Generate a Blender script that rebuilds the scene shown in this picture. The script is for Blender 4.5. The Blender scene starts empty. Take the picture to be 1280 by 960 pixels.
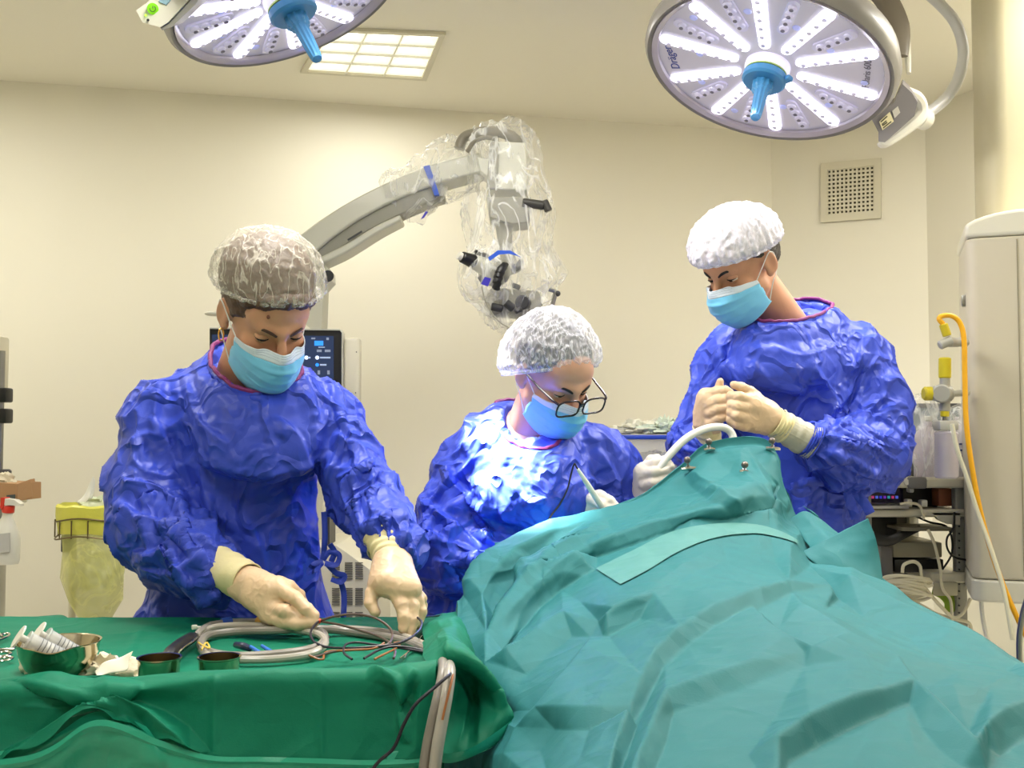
import bpy, bmesh, math, random
import numpy as np
from mathutils import Vector, Matrix
random.seed(7); np.random.seed(7)
SC = bpy.context.scene
COL = SC.collection
R_ = math.radians
F = 1300.0; CAMZ = 1.2; PIT = math.atan(60/1300)
CP, SP = math.cos(PIT), math.sin(PIT)

# ------------------------------------------------------------------ camera, world, light, exposure
cd = bpy.data.cameras.new('camera'); cam = bpy.data.objects.new('camera', cd); COL.objects.link(cam)
cd.sensor_width = 36; cd.lens = F/1280*36; cd.clip_start = .05
cam.location = (0, 0, CAMZ); cam.rotation_euler = (math.pi/2+PIT, 0, 0)
SC.camera = cam
w = bpy.data.worlds.new('world'); SC.world = w; w.use_nodes = True
w.node_tree.nodes['Background'].inputs[0].default_value = (.95, .97, 1, 1)
w.node_tree.nodes['Background'].inputs[1].default_value = .35
SC.view_settings.view_transform = 'Standard'; SC.view_settings.look = 'None'
SC.view_settings.exposure = 0.06; SC.view_settings.gamma = 1.0; SC.view_settings.use_curve_mapping = False

def area(name, loc, size, power, color, aim=None, shape='SQUARE', sy=None):
    l = bpy.data.lights.new(name, 'AREA'); l.energy = power; l.color = color; l.shape = shape; l.size = size
    if sy: l.size_y = sy
    o = bpy.data.objects.new(name, l); COL.objects.link(o); o.location = loc
    if aim: o.rotation_euler = (Vector(aim)-Vector(loc)).to_track_quat('-Z', 'Y').to_euler()
    return o
def spot(name, loc, aim, power, deg, blend, color, rad):
    l = bpy.data.lights.new(name, 'SPOT'); l.energy = power; l.spot_size = R_(deg); l.spot_blend = blend; l.color = color
    l.shadow_soft_size = rad
    o = bpy.data.objects.new(name, l); COL.objects.link(o); o.location = loc
    o.rotation_euler = (Vector(aim)-Vector(loc)).to_track_quat('-Z', 'Y').to_euler()
    return o
WARM = (1.0, .97, .90)
CEIL = 2.6
# recessed ceiling fixtures, all but one out of view (diffusers are modelled below, the light leaves just under them)
FIXT = [(-2.05, 3.0, 14), (1.90, 2.75, 38), (-.35, 2.1, 34), (.85, 1.5, 7), (-.9, .5, 15), (.85, -.4, 14)]  # unseen fixtures; the far left and right ones added to brighten the walls
for i, (x, y, pw) in enumerate(FIXT):
    area('ceiling_panel_light', (x, y, CEIL-.03), .55, pw, WARM)
area('ceiling_panel_light', (-.51, 3.86, CEIL-.03), .38, 7, WARM)
LAMP_R = dict(C=(.700, 2.8, 2.20), n=(-.326, -.227, -1), R=.345)
LAMP_L = dict(C=(-.552, 2.5, 2.266), n=(.415, -.035, -1), R=.304)

# ------------------------------------------------------------------ projection helpers
def at(px, py, Y):
    u = (480-py)/F; x = (px-640)/F
    d = np.array([x, CP-SP*u, SP+CP*u]); s = Y/d[1]
    return np.array([d[0]*s, Y, CAMZ+d[2]*s])
def atz(px, py, z):
    d = at(px, py, 1.0)-np.array([0, 0, CAMZ]); s = (z-CAMZ)/d[2]
    return np.array([d[0]*s, d[1]*s, z])
def proj(P):
    x, y, z = P[..., 0], P[..., 1], P[..., 2]-CAMZ
    fw = y*CP+z*SP; up = -y*SP+z*CP
    return np.stack([640+F*x/fw, 480-F*up/fw], -1)

# ------------------------------------------------------------------ materials
def lin(c): return tuple(((v/255+.055)/1.055)**2.4 if v > 10 else v/255/12.92 for v in c)
MATS = {}
def mat(name, rgb, rough=.5, metal=0, spec=.5, emit=None, es=0, trans=0, alpha=1, bump=None, sss=0, sheen=0, ior=None, coat=0, vary=None):
    if name in MATS: return MATS[name]
    m = bpy.data.materials.new(name); m.use_nodes = True; nt = m.node_tree; b = nt.nodes['Principled BSDF']
    b.inputs['Base Color'].default_value = (*lin(rgb), 1)
    b.inputs['Roughness'].default_value = rough; b.inputs['Metallic'].default_value = metal
    b.inputs['Specular IOR Level'].default_value = spec
    b.inputs['Transmission Weight'].default_value = trans; b.inputs['Alpha'].default_value = alpha
    if ior: b.inputs['IOR'].default_value = ior
    if coat: b.inputs['Coat Weight'].default_value = coat
    if sheen: b.inputs['Sheen Weight'].default_value = sheen
    if sss:
        b.inputs['Subsurface Weight'].default_value = sss; b.inputs['Subsurface Radius'].default_value = (.012, .005, .003); b.inputs['Subsurface Scale'].default_value = .5
    if emit is not None:
        b.inputs['Emission Color'].default_value = (*lin(emit), 1); b.inputs['Emission Strength'].default_value = es
    N = nt.nodes; L = nt.links
    tc = N.new('ShaderNodeTexCoord')
    if vary:   # gentle colour mottling of the stuff itself: (scale, amount)
        no = N.new('ShaderNodeTexNoise'); no.inputs['Scale'].default_value = vary[0]; no.inputs['Detail'].default_value = 4
        L.new(tc.outputs['Object'], no.inputs['Vector'])
        mx = N.new('ShaderNodeMix'); mx.data_type = 'RGBA'; mx.blend_type = 'MULTIPLY'; mx.inputs[0].default_value = 1
        mr = N.new('ShaderNodeMapRange'); mr.inputs[1].default_value = .3; mr.inputs[2].default_value = .7; mr.inputs[3].default_value = 1-vary[1]; mr.inputs[4].default_value = 1
        L.new(no.outputs['Fac'], mr.inputs[0]); mx.inputs[6].default_value = (*lin(rgb), 1)
        L.new(mr.outputs[0], mx.inputs[7]); L.new(mx.outputs[2], b.inputs['Base Color'])
    if bump == 'cloth' or bump == 'drape':
        # crumpled non-woven sheet: warped voronoi facets plus fine fibre noise
        sc = 11 if bump == 'cloth' else 6
        wn = N.new('ShaderNodeTexNoise'); wn.inputs['Scale'].default_value = 6; wn.inputs['Detail'].default_value = 3
        L.new(tc.outputs['Object'], wn.inputs['Vector'])
        va = N.new('ShaderNodeVectorMath'); va.operation = 'MULTIPLY_ADD'; va.inputs[1].default_value = (.16,)*3
        L.new(wn.outputs['Color'], va.inputs[0]); L.new(tc.outputs['Object'], va.inputs[2])
        vo = N.new('ShaderNodeTexVoronoi'); vo.inputs['Scale'].default_value = sc; L.new(va.outputs[0], vo.inputs['Vector'])
        v2 = N.new('ShaderNodeTexVoronoi'); v2.inputs['Scale'].default_value = sc*2.7; L.new(va.outputs[0], v2.inputs['Vector'])
        n3 = N.new('ShaderNodeTexNoise'); n3.inputs['Scale'].default_value = 420; n3.inputs['Detail'].default_value = 2
        L.new(tc.outputs['Object'], n3.inputs['Vector'])
        b1 = N.new('ShaderNodeBump'); b1.inputs['Strength'].default_value = .35 if bump == 'cloth' else .22; b1.inputs['Distance'].default_value = .03
        b2 = N.new('ShaderNodeBump'); b2.inputs['Strength'].default_value = .8 if bump == 'cloth' else .3; b2.inputs['Distance'].default_value = .009 if bump == 'cloth' else .006
        b3 = N.new('ShaderNodeBump'); b3.inputs['Strength'].default_value = .12; b3.inputs['Distance'].default_value = .002
        rn = N.new('ShaderNodeTexNoise'); rn.inputs['Scale'].default_value = sc*1.0; rn.inputs['Detail'].default_value = 2.2; rn.inputs['Roughness'].default_value = .45; rn.inputs['Distortion'].default_value = .35
        L.new(tc.outputs['Object'], rn.inputs['Vector'])
        r1 = N.new('ShaderNodeMath'); r1.operation = 'SUBTRACT'; r1.inputs[1].default_value = .5; L.new(rn.outputs['Fac'], r1.inputs[0])
        r2 = N.new('ShaderNodeMath'); r2.operation = 'ABSOLUTE'; L.new(r1.outputs[0], r2.inputs[0])
        r3 = N.new('ShaderNodeMapRange'); r3.inputs[1].default_value = 0; r3.inputs[2].default_value = .09; r3.inputs[3].default_value = 1; r3.inputs[4].default_value = 0; L.new(r2.outputs[0], r3.inputs[0])
        L.new(vo.outputs['Distance'], b1.inputs['Height']); L.new(r3.outputs[0], b2.inputs['Height']); L.new(n3.outputs['Fac'], b3.inputs['Height'])
        L.new(b1.outputs[0], b2.inputs['Normal']); L.new(b2.outputs[0], b3.inputs['Normal']); L.new(b3.outputs[0], b.inputs['Normal'])
    elif bump:
        n3 = N.new('ShaderNodeTexNoise'); n3.inputs['Scale'].default_value = bump[0]; n3.inputs['Detail'].default_value = 5
        L.new(tc.outputs['Object'], n3.inputs['Vector'])
        b3 = N.new('ShaderNodeBump'); b3.inputs['Strength'].default_value = bump[1]; b3.inputs['Distance'].default_value = bump[2]
        L.new(n3.outputs['Fac'], b3.inputs['Height']); L.new(b3.outputs[0], b.inputs['Normal'])
    MATS[name] = m; return m

def film(name, rgb, opac, wr=30, gl=.5, rough=.12, st=(1, 1, 1), w_=.05, bd=.003):
    """thin crinkled plastic or fine non-woven: see-through with a milky body that thickens along the creases"""
    if name in MATS: return MATS[name]
    m = bpy.data.materials.new(name); m.use_nodes = True; nt = m.node_tree; N = nt.nodes; L = nt.links
    b = N['Principled BSDF']; b.inputs['Base Color'].default_value = (*lin(rgb), 1); b.inputs['Roughness'].default_value = rough
    b.inputs['Specular IOR Level'].default_value = gl
    tc = N.new('ShaderNodeTexCoord'); no = N.new('ShaderNodeTexNoise'); no.inputs['Scale'].default_value = wr; no.inputs['Detail'].default_value = 4; no.inputs['Distortion'].default_value = 1.2
    mp = N.new('ShaderNodeMapping'); mp.inputs['Scale'].default_value = st; L.new(tc.outputs['Object'], mp.inputs['Vector']); L.new(mp.outputs[0], no.inputs['Vector'])
    # ridge = thin lines where noise crosses 0.5
    s = N.new('ShaderNodeMath'); s.operation = 'SUBTRACT'; s.inputs[1].default_value = .5; L.new(no.outputs['Fac'], s.inputs[0])
    a = N.new('ShaderNodeMath'); a.operation = 'ABSOLUTE'; L.new(s.outputs[0], a.inputs[0])
    mr = N.new('ShaderNodeMapRange'); mr.inputs[1].default_value = 0; mr.inputs[2].default_value = w_; mr.inputs[3].default_value = min(1, opac[1]); mr.inputs[4].default_value = opac[0]
    L.new(a.outputs[0], mr.inputs[0]); L.new(mr.outputs[0], b.inputs['Alpha'])
    bp = N.new('ShaderNodeBump'); bp.inputs['Strength'].default_value = .6; bp.inputs['Distance'].default_value = bd
    L.new(a.outputs[0], bp.inputs['Height']); L.new(bp.outputs[0], b.inputs['Normal'])
    MATS[name] = m; return m

# ------------------------------------------------------------------ mesh building
def link_mesh(name, V, Fc, m, parent=None, smooth=True, label=None, subd=0, solid=0, sharp=None):
    V = np.asarray(V, float)
    if parent is not None:
        V = V-np.array(abs_loc(parent))
    me = bpy.data.meshes.new(name)
    me.from_pydata(V.tolist(), [], Fc.tolist() if isinstance(Fc, np.ndarray) else Fc)
    me.update()
    if smooth:
        me.polygons.foreach_set('use_smooth', [True]*len(me.polygons))
        if sharp: me.set_sharp_from_angle(angle=R_(sharp))
    me.materials.append(m)
    o = bpy.data.objects.new(name, me); COL.objects.link(o)
    if parent is not None: o.parent = parent
    if solid:
        md = o.modifiers.new('thickness', 'SOLIDIFY'); md.thickness = solid; md.offset = 0
    if subd:
        md = o.modifiers.new('smooth', 'SUBSURF'); md.levels = subd; md.render_levels = subd
    if label: o['label'] = label
    return o
def abs_loc(o):
    l = Vector((0, 0, 0))
    while o is not None: l += o.location; o = o.parent
    return l
def tag(o, label, cat, group=None, kind=None):
    o['label'] = label; o['category'] = cat
    if group: o['group'] = group
    if kind: o['kind'] = kind
    return o
def thing(name, label, cat, loc, group=None):
    o = bpy.data.objects.new(name, None); COL.objects.link(o); o.location = tuple(float(v) for v in loc); o.empty_display_size = .05
    return tag(o, label, cat, group)
def copy_tree(o, parent=None):
    c = o.copy(); COL.objects.link(c)
    if parent: c.parent = parent
    for ch in list(o.children): copy_tree(ch, c)
    return c
def catmull(pts, n=8, closed=False):
    pts = [np.asarray(p, float) for p in pts]; out = []; m = len(pts)
    for i in range(m if closed else m-1):
        if closed: p0, p1, p2, p3 = pts[i-1], pts[i], pts[(i+1) % m], pts[(i+2) % m]
        else: p0, p1, p2, p3 = pts[max(i-1, 0)], pts[i], pts[i+1], pts[min(i+2, m-1)]
        for k in range(n):
            t = k/n
            out.append(.5*((2*p1)+(-p0+p2)*t+(2*p0-5*p1+4*p2-p3)*t*t+(-p0+3*p1-3*p2+p3)*t**3))
    if not closed: out.append(pts[-1])
    return np.array(out)
class MB:
    def __init__(s): s.V = []; s.F = []; s.n = 0
    def add(s, V, Fc):
        V = np.asarray(V, float); s.V.append(V)
        s.F += [tuple(int(i)+s.n for i in f) for f in Fc]; s.n += len(V); return s
    def tube(s, pts, r, seg=8, smooth=0, closed=False, flat=None, cap=True):
        P = catmull(pts, smooth, closed) if smooth else np.array([np.asarray(p, float) for p in pts])
        n = len(P); rr = np.interp(np.linspace(0, 1, n), np.linspace(0, 1, len(r)), r) if hasattr(r, '__len__') else np.full(n, r)
        T = np.gradient(P, axis=0) if not closed else np.roll(P, -1, 0)-np.roll(P, 1, 0)
        T /= np.linalg.norm(T, axis=1)[:, None]+1e-12
        up = np.array([0, 0, 1.]) if abs(T[0][2]) < .9 else np.array([1., 0, 0])
        u = np.cross(T[0], up); u /= np.linalg.norm(u); V = []
        for i in range(n):
            u = u-T[i]*np.dot(u, T[i]); u /= np.linalg.norm(u)+1e-12; v = np.cross(T[i], u)
            for k in range(seg):
                a = 2*math.pi*k/seg
                V.append(P[i]+rr[i]*(math.cos(a)*u*(flat or 1)+math.sin(a)*v))
        Fc = []
        for i in range(n if closed else n-1):
            j = (i+1) % n
            for k in range(seg):
                l = (k+1) % seg; Fc.append((i*seg+k, i*seg+l, j*seg+l, j*seg+k))
        if cap and not closed:
            Fc.append(tuple(range(seg))[::-1]); Fc.append(tuple((n-1)*seg+k for k in range(seg)))
        return s.add(V, Fc)
    def lathe(s, prof, c=(0, 0, 0), axis=(0, 0, 1), seg=32, closed_prof=False, cap=True):
        ax = np.array(axis, float); ax /= np.linalg.norm(ax)
        up = np.array([0, 0, 1.]) if abs(ax[2]) < .9 else np.array([1., 0, 0])
        u = np.cross(up, ax); u /= np.linalg.norm(u); v = np.cross(ax, u); c = np.array(c, float); V = []
        for r, z in prof:
            for k in range(seg):
                a = 2*math.pi*k/seg; V.append(c+ax*z+r*(math.cos(a)*u+math.sin(a)*v))
        Fc = []; n = len(prof)
        for i in range(n if closed_prof else n-1):
            j = (i+1) % n
            for k in range(seg):
                l = (k+1) % seg; Fc.append((i*seg+k, i*seg+l, j*seg+l, j*seg+k))
        if not closed_prof and cap:
            if prof[0][0] > 1e-6: Fc.append(tuple(range(seg))[::-1])
            if prof[-1][0] > 1e-6: Fc.append(tuple((n-1)*seg+k for k in range(seg)))
        return s.add(V, Fc)
    def cyl(s, a, b, r, seg=20, bev=0, r2=None):
        a = np.array(a, float); b = np.array(b, float); d = b-a; L = np.linalg.norm(d); r2 = r if r2 is None else r2
        pr = [(r, 0), (r2, L)] if not bev else [(r-bev, 0), (r, bev), (r2, L-bev), (r2-bev, L)]
        return s.lathe(pr, a, d, seg)
    def box(s, c, size, rot=None, bev=0, seg=2):
        bm = bmesh.new(); bmesh.ops.create_cube(bm, size=1)
        for v in bm.verts: v.co = Vector((v.co.x*size[0], v.co.y*size[1], v.co.z*size[2]))
        if bev: bmesh.ops.bevel(bm, geom=bm.edges[:], offset=bev, segments=seg, profile=.5, affect='EDGES')
        M = rot if rot is not None else Matrix.Identity(3)
        V = [np.array(M @ v.co)+np.array(c, float) for v in bm.verts]
        bm.verts.index_update(); Fc = [[v.index for v in f.verts] for f in bm.faces]; bm.free()
        return s.add(V, Fc)
    def prism(s, poly, d, bev=0):
        """poly: 3-D outline points, extruded by vector d"""
        P = np.array(poly, float); n = len(P); d = np.array(d, float)
        V = np.vstack([P, P+d]); Fc = [tuple(range(n))[::-1], tuple(range(n, 2*n))]
        for i in range(n): j = (i+1) % n; Fc.append((i, j, n+j, n+i))
        return s.add(V, Fc)
    def ell(s, c, r, rot=None, nu=20, nv=14):
        V = []; M = np.array(rot) if rot is not None else np.eye(3)
        for i in range(nv+1):
            t = math.pi*i/nv
            for k in range(nu):
                a = 2*math.pi*k/nu
                V.append(np.array(c)+M @ np.array([r[0]*math.sin(t)*math.cos(a), r[1]*math.sin(t)*math.sin(a), r[2]*math.cos(t)]))
        Fc = [(i*nu+k, (i+1)*nu+k, (i+1)*nu+(k+1) % nu, i*nu+(k+1) % nu) for i in range(nv) for k in range(nu)]
        return s.add(V, Fc)
    def grid(s, V, nu, nv):
        Fc = [(i*nv+j, (i+1)*nv+j, (i+1)*nv+j+1, i*nv+j+1) for i in range(nu-1) for j in range(nv-1)]
        return s.add(np.asarray(V).reshape(-1, 3), Fc)
    def build(s, name, m, parent=None, smooth=True, sharp=35, **k):
        return link_mesh(name, np.vstack(s.V), s.F, m, parent, smooth, sharp=sharp, **k)
def rz(a): return Matrix.Rotation(R_(a), 3, 'Z')
def basis(x, y, z): return Matrix((x, y, z)).transposed()

# ------------------------------------------------------------------ numpy noise
_perm = np.random.RandomState(3).permutation(256).astype(np.int64); _perm = np.r_[_perm, _perm]
_g = np.random.RandomState(5).normal(size=(256, 3)); _g /= np.linalg.norm(_g, axis=1)[:, None]
def perlin(P):
    Pi = np.floor(P).astype(np.int64); f = P-Pi; Pi &= 255; u = f*f*f*(f*(f*6-15)+10)
    out = 0
    for dx in (0, 1):
        for dy in (0, 1):
            for dz in (0, 1):
                h = _perm[(_perm[(_perm[(Pi[:, 0]+dx) & 255]+Pi[:, 1]+dy) & 255]+Pi[:, 2]+dz) & 255]
                g = _g[h]; d = g[:, 0]*(f[:, 0]-dx)+g[:, 1]*(f[:, 1]-dy)+g[:, 2]*(f[:, 2]-dz)
                w_ = (u[:, 0] if dx else 1-u[:, 0])*(u[:, 1] if dy else 1-u[:, 1])*(u[:, 2] if dz else 1-u[:, 2])
                out = out+w_*d
    return out*1.6
def ridged(P, sharp=1.0):
    return 1-np.minimum(1, np.abs(perlin(P))*3.0)**sharp
def worley(P):
    Pi = np.floor(P).astype(np.int64); best = np.full(len(P), 9.)
    for dx in (-1, 0, 1):
        for dy in (-1, 0, 1):
            for dz in (-1, 0, 1):
                h = _perm[(_perm[(_perm[(Pi[:, 0]+dx) & 255]+Pi[:, 1]+dy) & 255]+Pi[:, 2]+dz) & 255]
                c = Pi+np.array([dx, dy, dz])+.5+.35*_g[h]
                best = np.minimum(best, np.linalg.norm(P-c, axis=1))
    return best
def vnormals(V, Fq):
    N = np.zeros_like(V); Fq = np.asarray(Fq); a, b, c, d = (V[Fq[:, i]] for i in range(4))
    n = np.cross(c-a, d-b)
    for i in range(4): np.add.at(N, Fq[:, i], n)
    return N/(np.linalg.norm(N, axis=1)[:, None]+1e-12)

# ------------------------------------------------------------------ implicit surfaces
def s_cone(a, b, ra, rb, sc=(1, 1, 1)):
    a = np.array(a, float); b = np.array(b, float); s = np.array(sc, float)
    return ('c', a, b, ra, rb, s, np.minimum(a, b)-max(ra, rb)*s, np.maximum(a, b)+max(ra, rb)*s)
def s_ell(c, r, M=None):
    c = np.array(c, float); r = np.array(r, float); M = np.eye(3) if M is None else np.array(M)
    e = np.sqrt(((M*r)**2).sum(1)); return ('e', c, r, M, c-e, c+e)
def ev(pr, X, Y, Z):
    if pr[0] == 'c':
        _, a, b, ra, rb, s, _, _ = pr
        ba = (b-a)/s; l2 = float(ba @ ba)+1e-12
        x, y, z = (X-a[0])/s[0], (Y-a[1])/s[1], (Z-a[2])/s[2]
        h = np.clip((x*ba[0]+y*ba[1]+z*ba[2])/l2, 0, 1)
        return np.sqrt((x-h*ba[0])**2+(y-h*ba[1])**2+(z-h*ba[2])**2)-(ra+(rb-ra)*h)
    _, c, r, M, _, _ = pr
    x, y, z = X-c[0], Y-c[1], Z-c[2]
    u = (x*M[0, 0]+y*M[1, 0]+z*M[2, 0])/r[0]; v = (x*M[0, 1]+y*M[1, 1]+z*M[2, 1])/r[1]; q = (x*M[0, 2]+y*M[1, 2]+z*M[2, 2])/r[2]
    k0 = np.sqrt(u*u+v*v+q*q)+1e-9
    k1 = np.sqrt((u/r[0])**2+(v/r[1])**2+(q/r[2])**2)+1e-9
    return k0*(k0-1)/k1
def smin(a, b, k):
    if k <= 0: return np.minimum(a, b)
    h = np.clip(.5+.5*(b-a)/k, 0, 1); return b+(a-b)*h-k*h*(1-h)
def nets(D, o, res):
    S = D < 0; nx, ny, nz = D.shape
    c = [S[i:nx-1+i, j:ny-1+j, k:nz-1+k] for i in (0, 1) for j in (0, 1) for k in (0, 1)]
    cnt = sum(x.astype(np.int8) for x in c); m = (cnt > 0) & (cnt < 8)
    A = np.argwhere(m); idx = -np.ones(m.shape, np.int64); idx[m] = np.arange(len(A))
    cor = [(i, j, k) for i in (0, 1) for j in (0, 1) for k in (0, 1)]
    vals = np.stack([D[A[:, 0]+i, A[:, 1]+j, A[:, 2]+k] for i, j, k in cor], 1).astype(np.float64)
    acc = np.zeros((len(A), 3)); w_ = np.zeros(len(A))
    for p in range(8):
        for q in range(p+1, 8):
            if sum(abs(cor[p][t]-cor[q][t]) for t in range(3)) != 1: continue
            a, b = vals[:, p], vals[:, q]; mm = (a < 0) != (b < 0)
            t = np.where(mm, a/(a-b+1e-20), 0)[:, None]
            acc += np.where(mm[:, None], np.array(cor[p])*(1-t)+np.array(cor[q])*t, 0); w_ += mm
    V = (A+acc/w_[:, None])*res+o; Q = []
    for ax in range(3):
        o1, o2 = (ax+1) % 3, (ax+2) % 3
        s0 = [slice(None)]*3; s1 = [slice(None)]*3; s0[ax] = slice(0, -1); s1[ax] = slice(1, None)
        ch = S[tuple(s0)] != S[tuple(s1)]; E = np.argwhere(ch)
        E = E[(E[:, o1] > 0) & (E[:, o2] > 0) & (E[:, o1] < D.shape[o1]-1) & (E[:, o2] < D.shape[o2]-1)]
        ins = S[E[:, 0], E[:, 1], E[:, 2]]
        def gi(d1, d2):
            G = E.copy(); G[:, o1] -= d1; G[:, o2] -= d2; return idx[G[:, 0], G[:, 1], G[:, 2]]
        q = np.stack([gi(1, 1), gi(0, 1), gi(0, 0), gi(1, 0)], 1)
        q[~ins] = q[~ins][:, ::-1]; Q.append(q)
    Q = np.vstack(Q); Q = Q[(Q >= 0).all(1)]
    return V, Q
def field(groups, res, pad=.03, lo=None, hi=None, sub=None, kk=.01):
    """groups: list of (k, [prims]); prims blend by k inside a group, groups blend by kk. sub: list of (k, prim) to carve away"""
    allp = [p for _, g in groups for p in g]
    l = np.min([p[-2] for p in allp], 0)-pad; h = np.max([p[-1] for p in allp], 0)+pad
    if lo is not None: l = np.maximum(l, lo)
    if hi is not None: h = np.minimum(h, hi)
    n = np.ceil((h-l)/res).astype(int)+1
    D = np.full(n, .5, np.float32)
    G = [(l[i]+np.arange(n[i])*res).astype(np.float32) for i in range(3)]
    for k, g in groups:
        Dg = np.full(n, .5, np.float32)
        for p in g:
            mg = .06+k
            i0 = np.maximum(0, ((p[-2]-mg-l)/res).astype(int)); i1 = np.minimum(n, ((p[-1]+mg-l)/res).astype(int)+2)
            if (i1 <= i0).any(): continue
            sl = tuple(slice(a, b) for a, b in zip(i0, i1))
            d = ev(p, G[0][sl[0]][:, None, None], G[1][sl[1]][None, :, None], G[2][sl[2]][None, None, :])
            Dg[sl] = smin(Dg[sl], d.astype(np.float32), k)
        D = smin(D, Dg, kk)
    for k, p in (sub or []):
        d = ev(p, G[0][:, None, None], G[1][None, :, None], G[2][None, None, :]).astype(np.float32)
        D = -smin(-D, d, k)
    D[0], D[-1] = .1, .1; D[:, 0], D[:, -1] = .1, .1; D[:, :, 0], D[:, :, -1] = .1, .1
    return nets(D, l, res)
def subdivide(V, Q, levels=1):
    """Catmull-Clark through the modifier, returned as arrays of quads"""
    me = bpy.data.meshes.new('tmp'); me.from_pydata(V.tolist(), [], Q.tolist()); o = bpy.data.objects.new('tmp', me); COL.objects.link(o)
    md = o.modifiers.new('s', 'SUBSURF'); md.levels = levels; md.render_levels = levels
    dg = bpy.context.evaluated_depsgraph_get(); e = o.evaluated_get(dg).to_mesh()
    v = np.empty(len(e.vertices)*3); e.vertices.foreach_get('co', v)
    q = np.empty(len(e.loops), np.int32); e.loops.foreach_get('vertex_index', q)
    bpy.data.objects.remove(o); bpy.data.meshes.remove(me)
    return v.reshape(-1, 3), q.reshape(-1, 4)
def polydist(uv, poly):
    """signed side, distance and parameter of 2-D points to a polyline"""
    best = np.full(len(uv), 1e9); sd = np.zeros(len(uv)); tt = np.zeros(len(uv)); P = np.array(poly, float)
    L = np.r_[0, np.cumsum(np.linalg.norm(np.diff(P, axis=0), axis=1))]
    for i in range(len(P)-1):
        a, b = P[i], P[i+1]; ba = b-a; l2 = ba @ ba
        t = np.clip(((uv-a) @ ba)/l2, 0, 1); d = uv-a-t[:, None]*ba; q = np.hypot(d[:, 0], d[:, 1]); m = q < best
        best = np.where(m, q, best); sd = np.where(m, np.sign(ba[0]*(uv-a)[:, 1]-ba[1]*(uv-a)[:, 0]), sd)
        tt = np.where(m, (L[i]+t*(L[i+1]-L[i]))/L[-1], tt)
    return best, sd, tt
def creases(V, N, lines, front=True, mn=7):
    """push folds into a sheet. line = (polyline as seen in the photo, height m, width on the left of travel, width on the right)"""
    uv = proj(V); out = np.zeros(len(V))
    vis = np.clip(-(N*(V-np.array([0, 0, CAMZ]))).sum(1)/np.linalg.norm(V-np.array([0, 0, CAMZ]), axis=1)*3, 0, 1) if front else 1
    for ln in lines:
        poly, amp, wl, wr = ln[:4]; tap = ln[4] if len(ln) > 4 else 1
        P = catmull([(*p, 0) for p in poly], 6)[:, :2] if len(poly) > 2 else poly
        pa = np.array(P); lo = pa.min(0)-4*max(wl, wr); hi = pa.max(0)+4*max(wl, wr)
        m = ((uv > lo) & (uv < hi)).all(1)
        if not m.any(): continue
        d, s, t = polydist(uv[m], P)
        wv = np.maximum(np.where(s < 0, wl, wr)*2.1, mn); e = np.maximum(0, 1-d/wv)**1.15
        tp = np.minimum(1, np.minimum(t, 1-t)*6+ (0 if tap else 1))**.7
        out[m] += amp*e*tp
    return out*vis

# ------------------------------------------------------------------ shared materials
M_WALL = mat('wall_paint', (234, 229, 211), .55, vary=(1.3, .03), bump=(60, .05, .002))
M_CEIL = mat('ceiling_paint', (242, 237, 220), .7)
M_FLOOR = mat('floor_vinyl', (216, 212, 200), .35, vary=(30, .12))
M_BASE = mat('skirting_vinyl', (170, 165, 150), .4)
M_WHITE = mat('white_plastic', (225, 222, 210), .35)
M_CREAM = mat('cream_enamel', (213, 207, 184), .35)
M_GREYP = mat('grey_plastic', (120, 118, 116), .4)
M_DGREY = mat('dark_grey_plastic', (52, 52, 54), .45)
M_BLACK = mat('black_plastic', (14, 14, 16), .4)
M_CHROME = mat('polished_steel', (200, 198, 190), .16, 1)
M_STEEL = mat('brushed_steel', (150, 150, 146), .32, 1)
M_BLUEH = mat('blue_handle_plastic', (66, 138, 190), .38)
M_LED = mat('led_strip_glow', (255, 255, 255), .3, emit=(235, 232, 255), es=1.9)
M_LEDD = mat('clear_led_lens', (205, 200, 222), .12, spec=.9, coat=.5, emit=(215, 212, 240), es=.18)
M_FACE = mat('lamp_face_plate', (186, 182, 190), .3, spec=.6, coat=.3, emit=(190, 184, 205), es=.22)

# ------------------------------------------------------------------ the room
def slab(name, pts, depth, m):
    b = MB(); b.prism(pts, depth); o = b.build(name, m, smooth=False); o['kind'] = 'structure'; return o
WP = [(-2.62, 3.973), (1.21, 4.80), (1.786, 4.44), (2.16, 3.55)]   # plan of the far walls, left to right
WA = WP[0]; sl = (4.80-4.09)/(1.21+2.01); WP[0] = (-2.75, 4.09-(2.75-2.01)*sl)
XL, XR, YB = -2.75, 2.5, -2.2
def wallseg(name, a, b, out=.1):
    d = np.array([b[0]-a[0], b[1]-a[1]]); n = np.array([-d[1], d[0]])/np.linalg.norm(d)*out
    return slab(name, [(a[0], a[1], 0), (b[0], b[1], 0), (b[0]+n[0], b[1]+n[1], 0), (a[0]+n[0], a[1]+n[1], 0)], (0, 0, CEIL), M_WALL)
wallseg('wall_back', WP[0], WP[1]); wallseg('wall_back_angled', WP[1], WP[2])
wallseg('wall_right_return', WP[2], WP[3]); wallseg('wall_right', WP[3], (XR, YB)); wallseg('wall_front', (XR, YB), (XL, YB)); wallseg('wall_left', (XL, YB), WP[0])
slab('floor', [(XL-.1, YB-.1, -.1), (XR+.1, YB-.1, -.1), (XR+.1, 5, -.1), (XL-.1, 5, -.1)], (0, 0, .1), M_FLOOR)
slab('ceiling', [(XL-.1, YB-.1, CEIL), (XR+.1, YB-.1, CEIL), (XR+.1, 5, CEIL), (XL-.1, 5, CEIL)], (0, 0, .1), M_CEIL)
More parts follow.
